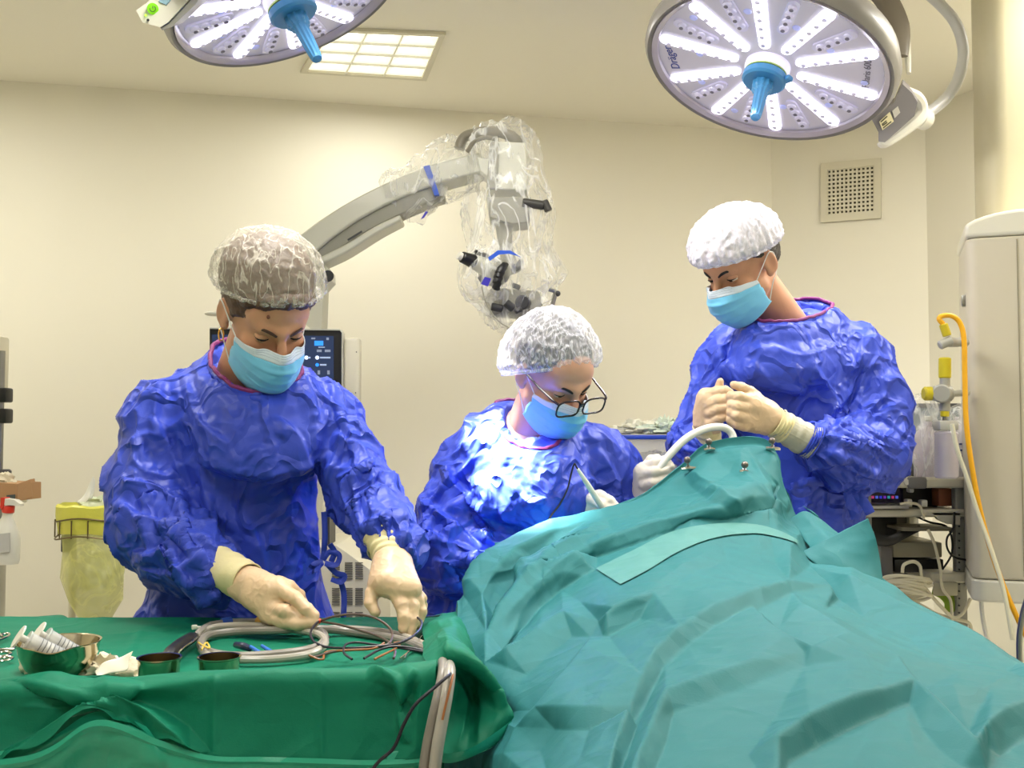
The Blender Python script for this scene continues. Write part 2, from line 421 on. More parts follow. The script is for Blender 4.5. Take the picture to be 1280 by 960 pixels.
def wpt(a, b, t, z, off=.0):
    d = np.array([b[0]-a[0], b[1]-a[1]]); L = np.linalg.norm(d); n = np.array([d[1], -d[0]])/L
    return np.array([a[0]+d[0]*t+n[0]*off, a[1]+d[1]*t+n[1]*off, z])
for i, (a, b) in enumerate([(WP[0], WP[1]), (WP[1], WP[2]), (WP[2], WP[3])]):
    p = [wpt(a, b, 0, 0, .001), wpt(a, b, 1, 0, .001), wpt(a, b, 1, 0, .015), wpt(a, b, 0, 0, .015)]
    slab(['baseboard_back', 'baseboard_angled', 'baseboard_right'][i], p, (0, 0, .1), M_BASE)

# ceiling light fixture in view, skewed like the grid it sits in, plus those out of view
M_DIFF = mat('lit_reflector_cell', (250, 248, 235), .4, emit=(255, 250, 226), es=.72)
M_TUBE = mat('lit_lamp_cell', (255, 255, 255), .4, emit=(255, 252, 236), es=1.3)
def fixture(c00, c10, c11, c01, label, nx=3, ny=4):
    C = [np.array(c, float) for c in (c00, c10, c11, c01)]
    cen = sum(C)/4
    t = thing('ceiling_light', label, 'ceiling light', (cen[0], cen[1], CEIL-.006), 'recessed ceiling lights')
    q = lambda u, v, z=0: np.append((C[0]*(1-u)*(1-v)+C[1]*u*(1-v)+C[2]*u*v+C[3]*(1-u)*v)[:2], CEIL+z)
    b = MB(); e = .05
    for (u0, u1, v0, v1) in ((-e, 1+e, -e, 0), (-e, 1+e, 1, 1+e), (-e, 0, 0, 1), (1, 1+e, 0, 1)):
        b.prism([q(u0, v0, -.012), q(u1, v0, -.012), q(u1, v1, -.012), q(u0, v1, -.012)], (0, 0, .011))
    b.build('frame', M_CREAM, t, smooth=False)
    b = MB(); g = MB(); k = MB()
    b.prism([q(0, 0, -.003), q(1, 0, -.003), q(1, 1, -.003), q(0, 1, -.003)], (0, 0, .002)); b.build('diffuser', M_DIFF, t, smooth=False)
    for i in range(nx):
        for j in range(ny):   # every cell a shallow bright pyramid
            u0, u1, v0, v1 = i/nx, (i+1)/nx, j/ny, (j+1)/ny; um, vm = (u0+u1)/2, (v0+v1)/2; a, b2 = .38/nx, .36/ny
            V = [q(um-a, vm-b2*.5, -.004), q(um+a, vm-b2*.5, -.004), q(um+a*.7, vm+b2, -.004), q(um-a*.7, vm+b2, -.004), q(um, vm+.02, -.010)]
            g.add(V, [(0, 1, 4), (1, 2, 4), (2, 3, 4), (3, 0, 4)])
    g.build('glowing_cells', M_TUBE, t, smooth=False)
    for i in range(1, nx): k.prism([q(i/nx-.006, 0, -.012), q(i/nx+.006, 0, -.012), q(i/nx+.006, 1, -.012), q(i/nx-.006, 1, -.012)], (0, 0, .008))
    for j in range(1, ny): k.prism([q(0, j/ny-.006, -.011), q(1, j/ny-.006, -.011), q(1, j/ny+.006, -.011), q(0, j/ny+.006, -.011)], (0, 0, .008))
    k.build('louvre', mat('louvre_white', (235, 233, 220), .35), t, smooth=False)
    return t
fixture(atz(384, 86, CEIL), atz(527, 95, CEIL), atz(549, 42, CEIL), atz(413, 36, CEIL), 'square lit ceiling light with louvre cells above the microscope')
for i, (x, y, pw) in enumerate(FIXT):
    h = .3
    fixture((x-h, y-h, 0), (x+h, y-h, 0), (x+h, y+h, 0), (x-h, y+h, 0), ['square ceiling light near the left wall, beyond the left frame edge', 'square ceiling light above the supply column at right', 'square ceiling light over the instrument table', 'square ceiling light over the patient drape', 'square ceiling light behind the camera on the left', 'square ceiling light behind the camera on the right'][i])

# ventilation grille on the angled wall
def wall_at(px, py, a=WP[1], b=WP[2], off=0):
    d = at(px, py, 1.)-np.array([0, 0, CAMZ]); e = np.array([b[0]-a[0], b[1]-a[1]])
    t, s = np.linalg.solve(np.array([[d[0], -e[0]], [d[1], -e[1]]]), np.array(a)); n = np.array([e[1], -e[0], 0])/np.linalg.norm(e)
    return np.array([0, 0, CAMZ])+d*t+n*off
def qquad(c, u, v): return c[0]*(1-u)*(1-v)+c[1]*u*(1-v)+c[2]*u*v+c[3]*(1-u)*v
nW = np.array([WP[2][1]-WP[1][1], -(WP[2][0]-WP[1][0]), 0]); nW /= np.linalg.norm(nW)
vc = [wall_at(1027, 205), wall_at(1102, 198), wall_at(1102, 273), wall_at(1027, 279)]
t = thing('ventilation_grille', 'square cream wall vent with a grid of holes, above the standing man', 'vent', vc[3]+nW*.001)
b = MB(); I = [(.11, .12), (.89, .12), (.89, .88), (.11, .88)]
fr = [qquad(vc, *p)+nW*.002 for p in I]; ou = [c+nW*.002 for c in vc]
for k in range(4): j = (k+1) % 4; b.prism([ou[k], ou[j], fr[j], fr[k]], nW*.014)
b.build('frame', M_CREAM, t, smooth=False)
b = MB(); b.prism([f_ for f_ in fr], nW*.0015); b.build('dark_backing', mat('vent_shadow', (96, 92, 74), .9), t, smooth=False)  # dark sheet coloured as the shade behind the holes
b = MB(); n = 11
for k in range(n+1):
    u = .11+.78*k/n; v = .12+.76*k/n; hw = .016
    b.prism([qquad(vc, u-hw, .12)+nW*.006, qquad(vc, u+hw, .12)+nW*.006, qquad(vc, u+hw, .88)+nW*.006, qquad(vc, u-hw, .88)+nW*.006], nW*.006)
    b.prism([qquad(vc, .11, v-hw)+nW*.005, qquad(vc, .89, v-hw)+nW*.005, qquad(vc, .89, v+hw)+nW*.005, qquad(vc, .11, v+hw)+nW*.005], nW*.006)
b.build('grid', M_CREAM, t, smooth=False)

# ------------------------------------------------------------------ surgical lamps
def lamp(P, label, handle_dir, start, text, panel, skip=()):
    C = np.array(P['C']); n = np.array(P['n'], float); n /= np.linalg.norm(n); R = P['R']
    u = np.cross(n, [0, 0, 1]); u /= np.linalg.norm(u); v = np.cross(n, u)     # u,v in the disc plane
    if (proj(C+u)-proj(C))[0] < 0: u = -u
    if (proj(C+v)-proj(C))[1] > 0: v = -v                                     # u to the right, v up in the view
    t = thing('surgical_lamp', label, 'surgical lamp', C)
    b = MB()
    b.lathe([(R*.89, -.002), (R*.935, .012), (R*.97, .018), (R, .004), (R*1.005, -.02), (R*.97, -.055), (R*.8, -.085), (R*.3, -.105), (.0001, -.108)], C, n, 72, cap=False)
    b.build('housing', mat('lamp_housing_grey', (128, 124, 120), .35, coat=.2), t)
    b = MB(); b.lathe([(.0001, .0), (R*.9, .0), (R*.905, .004)], C, n, 72, cap=False); b.build('face_plate', M_FACE, t)
    b = MB(); b.lathe([(R*.885, .003), (R*.895, .010), (R*.935, .0175), (R*.94, .012), (R*.9, .0015)], C, n, 72, cap=False); b.build('rim', mat('lamp_rim_clear', (176, 168, 180), .12, spec=.8, coat=.6), t)
    def strip(a, r0, r1, w0, w1, name, m, lift=.001, nled=0):
        d = math.cos(a)*u+math.sin(a)*v; e = -math.sin(a)*u+math.cos(a)*v; pts = []
        for k in range(9): q = math.pi/2+math.pi*k/8; pts.append(C+d*(r0+w0*math.cos(q))+e*w0*math.sin(q)+n*lift)
        for k in range(9): q = -math.pi/2+math.pi*k/8; pts.append(C+d*(r1+w1*math.cos(q))+e*w1*math.sin(q)+n*lift)
        b = MB(); b.prism(pts, n*.006); o = b.build(name, m, t)
        if nled:
            b = MB(); ring = MB()
            for k in range(nled):
                r = r0+(r1-r0)*(k+.3)/(nled-.4); cc = C+d*r+n*(lift+.004)
                b.lathe([(w1*.82, 0), (w1*.7, .006), (w1*.3, .009), (.0001, .010)], cc, n, 14)
                ring = MB(); ring.lathe([(w1*.30, .0095), (w1*.36, .0115), (w1*.2, .0125), (.0001, .0125)], cc+e*w1*.1, n, 10); ring.build('led_chip', mat('led_chip', (120, 116, 132), .2) if m is M_LEDD else M_LEDD, o)
            b.build('led_lens', m, o)
        return o
    for k in range(10):
        a = R_(start+36*k)
        strip(a, R*.28, R*.83, .0150, .0185, 'led_strip', M_LED, nled=6)
        if k not in skip: strip(a+R_(18), R*.50, R*.80, .0165, .0165, 'dim_led_strip', M_LEDD, nled=4)
    # blue sensor dots
    for k in range(10):
        b = MB(); a = R_(start+36*k+9); d = math.cos(a)*u+math.sin(a)*v; b.lathe([(.011, .0005), (.009, .0025), (.0001, .003)], C+d*R*(.55+.2*(k % 3)/2), n, 16)
        b.build('sensor_dot', mat('pale_blue_lens', (190, 195, 240), .1, coat=.5, emit=(160, 170, 240), es=.25), t)
    # hub and handle
    b = MB(); b.lathe([(.062, 0), (.062, .012), (.055, .024), (.04, .028)], C, n, 40); b.build('hub', mat('hub_white', (225, 220, 235), .25, emit=(220, 218, 245), es=.5), t)
    hd = np.array(handle_dir, float); hd /= np.linalg.norm(hd)
    b = MB(); c1 = C+n*.03
    b.lathe([(.052, 0), (.060, .004), (.060, .020), (.054, .026), (.022, .028)], c1, n, 40)
    b.build('handle_flange', M_BLUEH, t)
    b = MB(); b.lathe([(.058, -.004), (.059, .0)], c1, n, 40); b.build('green_seal', mat('lime_seal', (190, 215, 120), .4), t)
    b = MB(); V = []; seg = 40; prof = [(.024, .0), (.027, .01), (.026, .035), (.022, .04), (.0225, .044), (.0175, .05), (.0165, .08), (.0150, .12), (.0135, .145), (.012, .152), (.006, .154)]
    c2 = c1+n*.02; up = np.cross(hd, [1, 0, 0]); up /= np.linalg.norm(up); sd = np.cross(hd, up)
    for r, z in prof:
        for k in range(seg):
            q = 2*math.pi*k/seg; rr = r*(1+(.07 if .004 < z < .148 else 0)*(1 if k % 4 < 2 else -1))
            V.append(c2+hd*z*1.05+rr*(math.cos(q)*up+math.sin(q)*sd))
    Fc = [(i*seg+k, i*seg+(k+1) % seg, (i+1)*seg+(k+1) % seg, (i+1)*seg+k) for i in range(len(prof)-1) for k in range(seg)]
    Fc.append(tuple((len(prof)-1)*seg+k for k in range(seg))); b.add(V, Fc); b.build('handle', M_BLUEH, t)
    b = MB(); d = u*.9-v*.45; b.box(c1+n*.014+d*.062, (.03, .02, .014), basis(Vector(u), Vector(v), Vector(n)), .004); b.build('handle_latch', M_BLUEH, t)
    for s, a, r, size, ang, mt in text:
        cu = bpy.data.curves.new('t', 'FONT'); cu.body = s; cu.size = size; cu.align_x = 'CENTER'; cu.align_y = 'CENTER'; cu.extrude = .0003
        o = bpy.data.objects.new('t', cu); COL.objects.link(o); bpy.context.view_layer.update()
        me = bpy.data.meshes.new_from_object(o.evaluated_get(bpy.context.evaluated_depsgraph_get())); bpy.data.objects.remove(o)
        me.materials.clear(); me.materials.append(mt); o = bpy.data.objects.new('lettering', me); COL.objects.link(o); o.parent = t
        tx = math.cos(R_(ang))*u+math.sin(R_(ang))*v; ty = np.cross(n, tx)
        M = basis(Vector(tx), Vector(ty), Vector(n)).to_4x4(); M.translation = Vector(n*.0016+(math.cos(R_(a))*u+math.sin(R_(a))*v)*r); o.matrix_local = M
    for k in range(5):   # the light of the strips, leaving the face at five places
        a = R_(72*k+18); spot('lamp_beam', C+n*.03+R*.62*(math.cos(a)*u+math.sin(a)*v), P['aim'], P['power']/5, P['deg'], .5, (.94, .94, 1.0), .035)
    return t, C, n, u, v
M_INK = mat('blue_lettering', (40, 60, 150), .4); M_INK2 = mat('grey_lettering', (105, 100, 112), .4)
LAMP_R.update(aim=(.52, 2.45, 1.25), power=64, deg=75); LAMP_L.update(aim=(-.02, 2.26, 1.13), power=3200, deg=9.5)
tR, C, n, u, v = lamp(LAMP_R, 'large round surgical lamp at upper right with blue handle', at(938, 157, 2.62)-at(954, 88, 2.75), 19,
    [('Dräger', 144, .272, .036, 62, M_INK), ('Polaris 600', -35, .262, .027, 52, M_INK2)], None, (3, 8))
# control block on the right-hand rim, grey with a sticker, and the white yoke around it
b = MB()
blk = [(1098, 165), (1090, 150), (1118, 128), (1128, 105), (1140, 116), (1147, 128), (1143, 145), (1106, 178), (1098, 177)]
P3 = [at(x, y, 2.86) for x, y in blk]; b.prism(P3, (0.02, .05, .03)); b.build('control_block', mat('lamp_block_grey', (116, 112, 114), .4), tR, sharp=30)
b = MB(); b.prism([at(x, y, 2.855) for x, y in [(1099, 152), (1112, 140), (1117, 152), (1103, 163)]], (0, -.002, 0)); b.build('sticker', mat('sticker_cream', (222, 214, 170), .5), tR, smooth=False)
b = MB(); b.prism([at(x, y, 2.855) for x, y in [(1115, 139), (1122, 133), (1125, 141), (1118, 148)]], (0, -.002, 0)); b.build('sticker', mat('sticker_grey', (190, 186, 176), .5), tR, smooth=False)
b = MB()
for k, (x0, y0, x1, y1) in enumerate([(1101, 152.5, 1109, 145.5), (1102.5, 155.5, 1108, 151), (1104, 160, 1114, 152), (1103, 157, 1109, 153)]):
    p, q = at(x0, y0, 2.852), at(x1, y1, 2.852); b.tube([p, q], .0016, 4)
b.build('sticker_print', mat('sticker_ink', (70, 66, 50), .5), tR)
b = MB(); yk = [at(1128, 112, 2.90), at(1146, 122, 2.91), at(1152, 136, 2.92), at(1146, 150, 2.92), at(1108, 179, 2.91), at(1100, 177, 2.91)]
b.tube(yk, [.012, .018, .018, .02, .012, .01], 10, 6); b.build('yoke', M_WHITE, tR)
b = MB(); b.tube([at(1150, 146, 2.95), at(1162, 140, 2.96), at(1185, 120, 2.99), at(1200, 92, 3.02), at(1204, 60, 3.04), at(1192, 25, 3.04), at(1160, -8, 3.02), at(1110, -45, 2.98), at(1060, -70, 2.93)], .0165, 14, 8)
b.build('arm', mat('lamp_arm_white', (205, 204, 204), .35), tR)
b = MB(); b.cyl(at(1146, 146, 2.93), at(1158, 150, 2.96), .03, bev=.006); b.build('arm_joint', M_WHITE, tR)
b = MB(); b.tube([at(1126, 70, 2.93), at(1122, 30, 2.97), at(1100, -10, 3.0), at(1060, -40, 3.0)], [.02, .035, .04, .04], 12, 6, flat=.35); b.build('rear_handle', mat('lamp_rear_handle', (112, 104, 92), .4), tR)
b = MB(); b.tube([at(1136, 92, 2.94), at(1130, 40, 3.0), at(1106, 0, 3.03), at(1050, -30, 3.04)], [.006, .014, .016, .016], 10, 6); b.build('rear_bar', M_WHITE, tR)
b = MB(); top = at(1060, -70, 2.93); b.cyl(top-np.array([0, 0, .02]), (top[0], top[1], CEIL), .03); b.build('drop_tube', M_WHITE, tR)

tL, C, n, u, v = lamp(LAMP_L, 'surgical lamp at upper left partly cut off with power button', at(420, 78, 2.36)-at(383, 8, 2.43), 23, [('Dräger', 60, .2, .03, 0, M_INK)], None)
b = MB(); pl = [(170, 13), (178, 28), (200, 34), (210, 28), (238, -2), (262, -35), (236, -42), (205, -12)]
b.prism([at(x, y, 2.30) for x, y in pl], (.01, .05, .03)); b.build('control_block', mat('lamp_block_cream', (202, 200, 186), .35), tL)
b = MB(); pl = [(200, 34), (210, 28), (240, -2), (262, -35), (268, -30), (244, 6), (214, 34), (203, 38)]
b.prism([at(x, y, 2.305) for x, y in pl], (.01, .05, .03)); b.build('control_block_edge', M_STEEL, tL)
b = MB(); b.cyl(at(191, 11, 2.295), at(191, 11, 2.303), .0125, 28); b.build('power_button', mat('green_button', (120, 190, 20), .35, emit=(110, 190, 20), es=.5), tL)
b = MB(); cc = at(191, 11, 2.2935); b.tube([cc+.0065*np.array([math.sin(a), 0, math.cos(a)]) for a in np.linspace(.6, 5.68, 14)], .0009, 5); b.tube([cc+np.array([0, 0, .008]), cc+np.array([0, 0, .001])], .0009, 5)
b.build('power_symbol', mat('dark_green_ink', (40, 90, 10), .5), tL)
b = MB(); b.cyl(at(182, 19, 2.294), at(182, 19, 2.302), .0024, 12); b.build('indicator', mat('green_led', (160, 240, 60), .3, emit=(160, 240, 60), es=2), tL)
b = MB(); b.cyl(at(185, 25, 2.294), at(185, 25, 2.302), .003, 12); b.build('sensor_window', M_DGREY, tL)
b = MB(); b.prism([at(x, y, 2.2975) for x, y in [(198, 2), (208, 6), (222, -10), (212, -16)]], (0, .004, 0)); b.build('keypad', mat('pale_blue_keypad', (130, 165, 180), .4), tL, smooth=False)
b = MB(); b.tube([at(235, -20, 2.52), at(270, -80, 2.55), at(340, -110, 2.55)], .02, 12, 6); b.build('yoke', M_WHITE, tL)
b = MB(); q = at(340, -110, 2.55); b.cyl(q-np.array([0, 0, .03]), (q[0], q[1], CEIL), .03); b.build('drop_tube', M_WHITE, tL)

# ------------------------------------------------------------------ people
M_GOWN = mat('blue_gown_cloth', (58, 80, 202), .42, spec=.3, bump='cloth', vary=(3, .12))
M_PURP = mat('purple_binding', (120, 30, 100), .6)
M_SKIN = mat('skin', (205, 150, 118), .5, sss=.15, vary=(14, .1), bump=(180, .12, .002))
M_GLOVE = mat('latex_glove', (228, 196, 160), .42, sss=.05, vary=(25, .08), bump=(70, .22, .003))
M_GLOVEW = mat('white_latex_glove', (236, 226, 214), .42, vary=(25, .05), bump=(70, .25, .003))
M_CUFF = mat('knit_cuff', (226, 214, 166), .75, bump=(220, .3, .002))
M_CUFFG = mat('grey_knit_cuff', (196, 192, 172), .8, bump=(260, .4, .002))
M_MASK = mat('mask_blue', (118, 196, 236), .6, spec=.25, sheen=.2, bump=(300, .1, .001))
M_MASKW = mat('mask_white_band', (214, 226, 238), .6, bump=(300, .1, .001))
M_LOOP = mat('white_elastic', (236, 234, 230), .6)
M_BROWN = mat('brown_hair', (84, 56, 36), .5, bump=(90, .6, .006))
M_DARKH = mat('dark_hair', (38, 30, 28), .45, bump=(90, .6, .006))
M_EYEW = mat('eye_white', (225, 215, 208), .2); M_IRIS = mat('iris_dark', (40, 26, 20), .1)
M_BROWH = mat('brow_hair', (70, 46, 34), .7)
M_BROWB = mat('black_brow_hair', (30, 22, 20), .7)
M_TROU = mat('scrub_trousers', (40, 70, 120), .7, bump='cloth'); M_SHOE = mat('white_clog', (225, 225, 220), .4)

def hrot(yaw, pitch, roll):
    yaw, pitch, roll = R_(yaw), R_(pitch), R_(roll)
    fwd = np.array([math.sin(yaw)*math.cos(pitch), -math.cos(yaw)*math.cos(pitch), -math.sin(pitch)])
    x = np.cross(fwd, [0, 0, 1]); x /= np.linalg.norm(x); u = np.cross(x, fwd); c, s = math.cos(roll), math.sin(roll)
    return np.stack([c*x+s*u, fwd, -s*x+c*u], 1)

def head_mesh(neck_local, k=1.0, neck_r=.052):
    m = lambda x: (-x[0], x[1], x[2])
    E = []
    core = [s_ell((0, -.014, .036), (.077, .097, .088)), s_ell((0, .028, -.038), (.060, .064, .078)), s_ell((0, .066, -.098), (.026, .024, .022)),
            s_cone((.046, .002, -.058), (.018, .068, -.100), .017, .015), s_cone((-.046, .002, -.058), (-.018, .068, -.100), .017, .015),
            s_ell((0, .062, .04), (.056, .030, .045))]
    face = [s_ell((.041, .056, -.028), (.020, .018, .018)), s_ell((-.041, .056, -.028), (.020, .018, .018)),
            s_cone((-.034, .079, .023), (-.006, .090, .018), .011, .011), s_cone((.034, .079, .023), (.006, .090, .018), .011, .011),
            s_cone((0, .094, .012), (0, .112, -.030), .0075, .0105), s_ell((0, .114, -.034), (.011, .011, .010)),
            s_ell((.012, .102, -.038), (.009, .010, .008)), s_ell((-.012, .102, -.038), (.009, .010, .008)),
            s_ell((0, .091, -.064), (.024, .012, .006)), s_ell((0, .090, -.074), (.021, .012, .007)), s_ell((0, .082, -.05), (.03, .014, .03))]
    ears = []
    for s in (1, -1):
        M = np.array(Matrix.Rotation(R_(22*s), 3, 'Z') @ Matrix.Rotation(R_(-8), 3, 'X'))
        ears += [s_ell((.080*s, -.012, .000), (.0065, .019, .031), M), s_ell((.077*s, -.006, -.026), (.006, .009, .010), M)]
    neck = [s_cone((0, -.022, -.045), neck_local, neck_r, neck_r*1.12)]
    sub = []
    for s in (1, -1):
        sub.append((.012, s_ell((.032*s, .104, .000), (.017, .016, .0125))))
        M = np.array(Matrix.Rotation(R_(22*s), 3, 'Z'))
        sub.append((.005, s_ell((.0885*s, -.010, .001), (.007, .012, .021), M)))
    # brow and eye region keep lids: add after carving
    V, Q = field([(.022, core), (.010, face), (.006, ears), (.02, neck)], .0026, sub=sub, kk=.012)
    lids = []
    return V, Q

def lid_mesh(s, close):
    """upper and lower lids as shells around the eyeball; close 0..1 how far the upper lid is down"""
    c = np.array([.031*s, .0725, .0]); b = MB()
    for lo, hi, r in ((-90, -22, .0135), (78-close*85, 95, .0140)):
        V = []; nu, nv = 15, 9
        for i in range(nu):
            a = R_(-98+196*i/(nu-1))
            for j in range(nv):
                if lo < -80: e = R_(-70+(hi+70)*j/(nv-1)*1.0)
                else: e = R_(lo+(hi-lo)*j/(nv-1))
                taper = 1-.25*abs(math.sin(a))**3
                e *= taper
                V.append(c+r*np.array([math.sin(a)*math.cos(e), math.cos(a)*math.cos(e), math.sin(e)]))
        b.grid(V, nu, nv)
    lash = MB(); e = R_(78-close*85)
    pts = [c+.0146*np.array([math.sin(a)*math.cos(e*(1-.25*abs(math.sin(a))**3)), math.cos(a)*math.cos(e*(1-.25*abs(math.sin(a))**3)), math.sin(e*(1-.25*abs(math.sin(a))**3))]) for a in np.radians(np.linspace(-72, 72, 12))]
    lash.tube(pts, [.0005, .0013, .0016, .0015, .0006], 6)
    return b, lash

def make_cap(T, root, bulge, tilt, m, nple, label, hem_h=0, seed=0, lattice=False, cen=(0, -.012, .055)):
    """bouffant cap: gathered hem ring around the hairline, puffed crown with radial pleats"""
    c = np.array(cen); tl = R_(tilt)
    ax = np.array([0, -math.sin(tl), math.cos(tl)]); fy = np.array([0, math.cos(tl), math.sin(tl)]); fx = np.array([1., 0, 0])
    nu, nv = 220, 70; V = np.zeros((nu, nv, 3)); A = np.linspace(0, 2*np.pi, nu, endpoint=False)
    el = np.concatenate([np.linspace(-34, -12, 14), np.linspace(-11, 90, nv-14)])
    rng = np.random.RandomState(seed)
    for j, e in enumerate(el):
        er = math.radians(e); t = (e+34)/124
        rad = math.cos(er) if e > -12 else math.cos(math.radians(-12))*(1-.10*((-12-e)/22)**1.4)
        z = math.sin(er) if e > -12 else math.sin(math.radians(-12))-(.16*(-12-e)/22)
        plead = .028*math.exp(-max(0, e+30)/40)+.004
        for i in range(nu): pass
        ple = plead*np.sin(nple*A+1.5*np.sin(3*A+seed)+2.2*t)+plead*.6*np.sin(nple*1.7*A+seed+3*t)
        base = 1+ple*(math.cos(er)**.5 if e < 89 else 0)
        x = bulge[0]*rad*np.cos(A)*base; y = bulge[1]*rad*np.sin(A)*base
        zz = bulge[2]*z*(1 if z > 0 else .55)+hem_h*.0+.0*A
        V[:, j] = c+x[:, None]*fx+y[:, None]*fy+(zz+0*A)[:, None]*ax
    P = V.reshape(-1, 3); d = P-c; dn = d/np.linalg.norm(d, axis=1)[:, None]
    h = ridged(P*np.array([26, 26, 12.])+seed*7+perlin(P*15)[:, None]*.5, .8)*.0035+ridged(P*50+seed)*.0016+perlin(P*9+seed)*.007
    if lattice:   # honeycomb crimp of the elasticated non-woven
        az = np.arctan2(P[:, 1]-c[1], P[:, 0]-c[0]); yy = P[:, 1]+.3*P[:, 2]
        h += .0022*np.sin(yy*520+1.2*np.sin(P[:, 2]*260))*(.5+.5*np.sin(P[:, 2]*260+P[:, 0]*120))
    P = P+dn*h[:, None]; W = P @ T[:3, :3].T+T[:3, 3]
    Fc = [(i*nv+j, ((i+1) % nu)*nv+j, ((i+1) % nu)*nv+j+1, i*nv+j+1) for i in range(nu) for j in range(nv-1)]
    o = link_mesh('bouffant_cap', W, Fc, m, root, label=label)
    hem = MB(); ring = W.reshape(nu, nv, 3)[:, 1]; hem.tube([ring[i] for i in range(0, nu, 2)], .0042, 7, closed=True)
    hem.build('elastic_hem', m, o)
    return o

def make_mask(T, root, whiteband=True, loops=(1, -1), w=1.0):
    nu, nv = 61, 49; V = np.zeros((nu, nv, 3))
    yc = [(0, .121), (.1, .127), (.3, .137), (.55, .130), (.8, .114), (1, .080)]; zc = [(0, -.010), (.1, -.02), (.3, -.045), (.55, -.076), (.8, -.105), (1, -.134)]
    ysd = [(0, .036), (.5, .024), (1, .012)]; zs = [(0, -.026), (.5, -.058), (1, -.096)]
    I = lambda tb, v: np.interp(v, *zip(*tb))
    for j in range(nv):
        v = j/(nv-1)
        for i in range(nu):
            th = -1+2*i/(nu-1); A = R_(78); q = (1-math.cos(th*A))/(1-math.cos(A))
            W = (.068-.004*abs(v-.5))*w
            x = W*math.sin(th*A)/math.sin(A); y = I(yc, v)+(I(ysd, v)-I(yc, v))*q; z = I(zc, v)+(I(zs, v)-I(zc, v))*q
            y -= .013*math.exp(-((abs(th)-.33)/.15)**2)*max(0, 1-v*3.2)            # pinched beside the nose
            y += .004*math.exp(-(th/.10)**2)*max(0, 1-v*4)
            ple = sum(.0022*max(0, 1-abs((v-p)/.045)) for p in (.3, .5, .7))*(1-.5*abs(th))
            y += ple+.0016*math.sin(th*23+v*9)*abs(th)**2+.002*math.sin(v*14+3*th)*abs(th)
            # side gathers
            z += .003*math.sin(v*19)*max(0, abs(th)-.8)*5
            V[i, j] = (x, y, z)
    W_ = V.reshape(-1, 3); n_ = perlin(W_*38+3)*.0022+ridged(W_*26+9)*.0016; W_ = W_+np.array([0, 1, -.2])*n_[:, None]
    W = W_ @ T[:3, :3].T+T[:3, 3]; cut = int(nv*.17) if whiteband else 0
    quad = lambda a, b: [(i*nv+j, (i+1)*nv+j, (i+1)*nv+j+1, i*nv+j+1) for i in range(nu-1) for j in range(a, b)]
    mk = link_mesh('face_mask', W, quad(cut, nv-1), M_MASK, root, solid=.0016)
    if cut: link_mesh('nose_band', W, quad(0, cut), M_MASKW, mk, solid=.0018, label='pale folded top band of the mask')
    G = W.reshape(nu, nv, 3)
    b = MB()
    for v0 in (1, 3, 5):
        b.tube([G[i, v0]+T[:3, 1]*.0012 for i in range(2, nu-2, 2)], .0005, 4)
    b.build('stitch_line', mat('mask_stitch', (150, 165, 190), .6), mk)
    for s in loops:
        i = nu-1 if s > 0 else 0
        tp = lambda p: T[:3, :3] @ np.array(p)+T[:3, 3]
        b = MB(); b.tube([G[i, 2], tp((.077*s, .012, .000)), tp((.086*s, -.012, .024)), tp((.085*s, -.030, .010)), tp((.082*s, -.022, -.030)), tp((.078*s, -.004, -.050)), G[i, nv-6]], .0013, 6, 8)
        b.build('ear_loop', M_LOOP, mk)
    return mk

def ring_disp(P, segs, freq, amp, seed):
    """compression folds running round a sleeve"""
    best = np.full(len(P), 1e9); out = np.zeros(len(P)); acc = 0
    for a, b, r, w_ in segs:
        a, b = np.array(a), np.array(b); d = b-a; L = np.linalg.norm(d); d = d/L
        t = np.clip((P-a) @ d, -.03, L+.03); q = P-a-t[:, None]*d; dist = np.linalg.norm(q, axis=1)
        u = np.cross(d, [0, 1, 0]); u /= np.linalg.norm(u)+1e-9; v = np.cross(d, u)
        ca, sa = (q @ u)/(dist+1e-9), (q @ v)/(dist+1e-9)
        n = ridged(np.stack([(acc+t)*freq+.9*ca, ca*1.1+seed, sa*1.1], 1), .75)
        m = dist < best; wt = np.exp(-np.maximum(0, dist-r*1.35)/.012)*w_
        out = np.where(m, n*wt, out); best = np.minimum(best, dist); acc += L
    return out*amp

def gown(root, groups, sleeves, lines, seed, res=.0075, sub=None, kk=.012, label=None, floor=None, tor=1.0):
    V, Q = field(groups, res, sub=sub, kk=kk); V, Q = subdivide(V, Q, 1)
    N = vnormals(V, Q)
    wp = V+np.stack([perlin(V*5+s) for s in (1, 20, 40)], 1)*.05
    drape_ = ridged(wp*np.array([6, 6, 1.7])+seed, 1.)*.010*tor          # long hanging folds
    drape_ += perlin(wp*np.array([4, 4, 1.6])+seed*3)*.012*tor
    crum = ridged(wp*np.array([8, 8, 6.])+seed*2, .7)*.0045+ridged(wp*np.array([15, 15, 11.])+seed, .7)*.0022+(.6-worley(wp*np.array([9, 9, 7.])))*.004
    d = drape_+crum+ring_disp(V, sleeves, 10, .013, seed)
    V = V+N*(d-.008)[:, None]
    if lines: N = vnormals(V, Q); V = V+N*creases(V, N, lines, mn=6)[:, None]*1.35
    return link_mesh('surgical_gown', V, Q, M_GOWN, root, label=label)

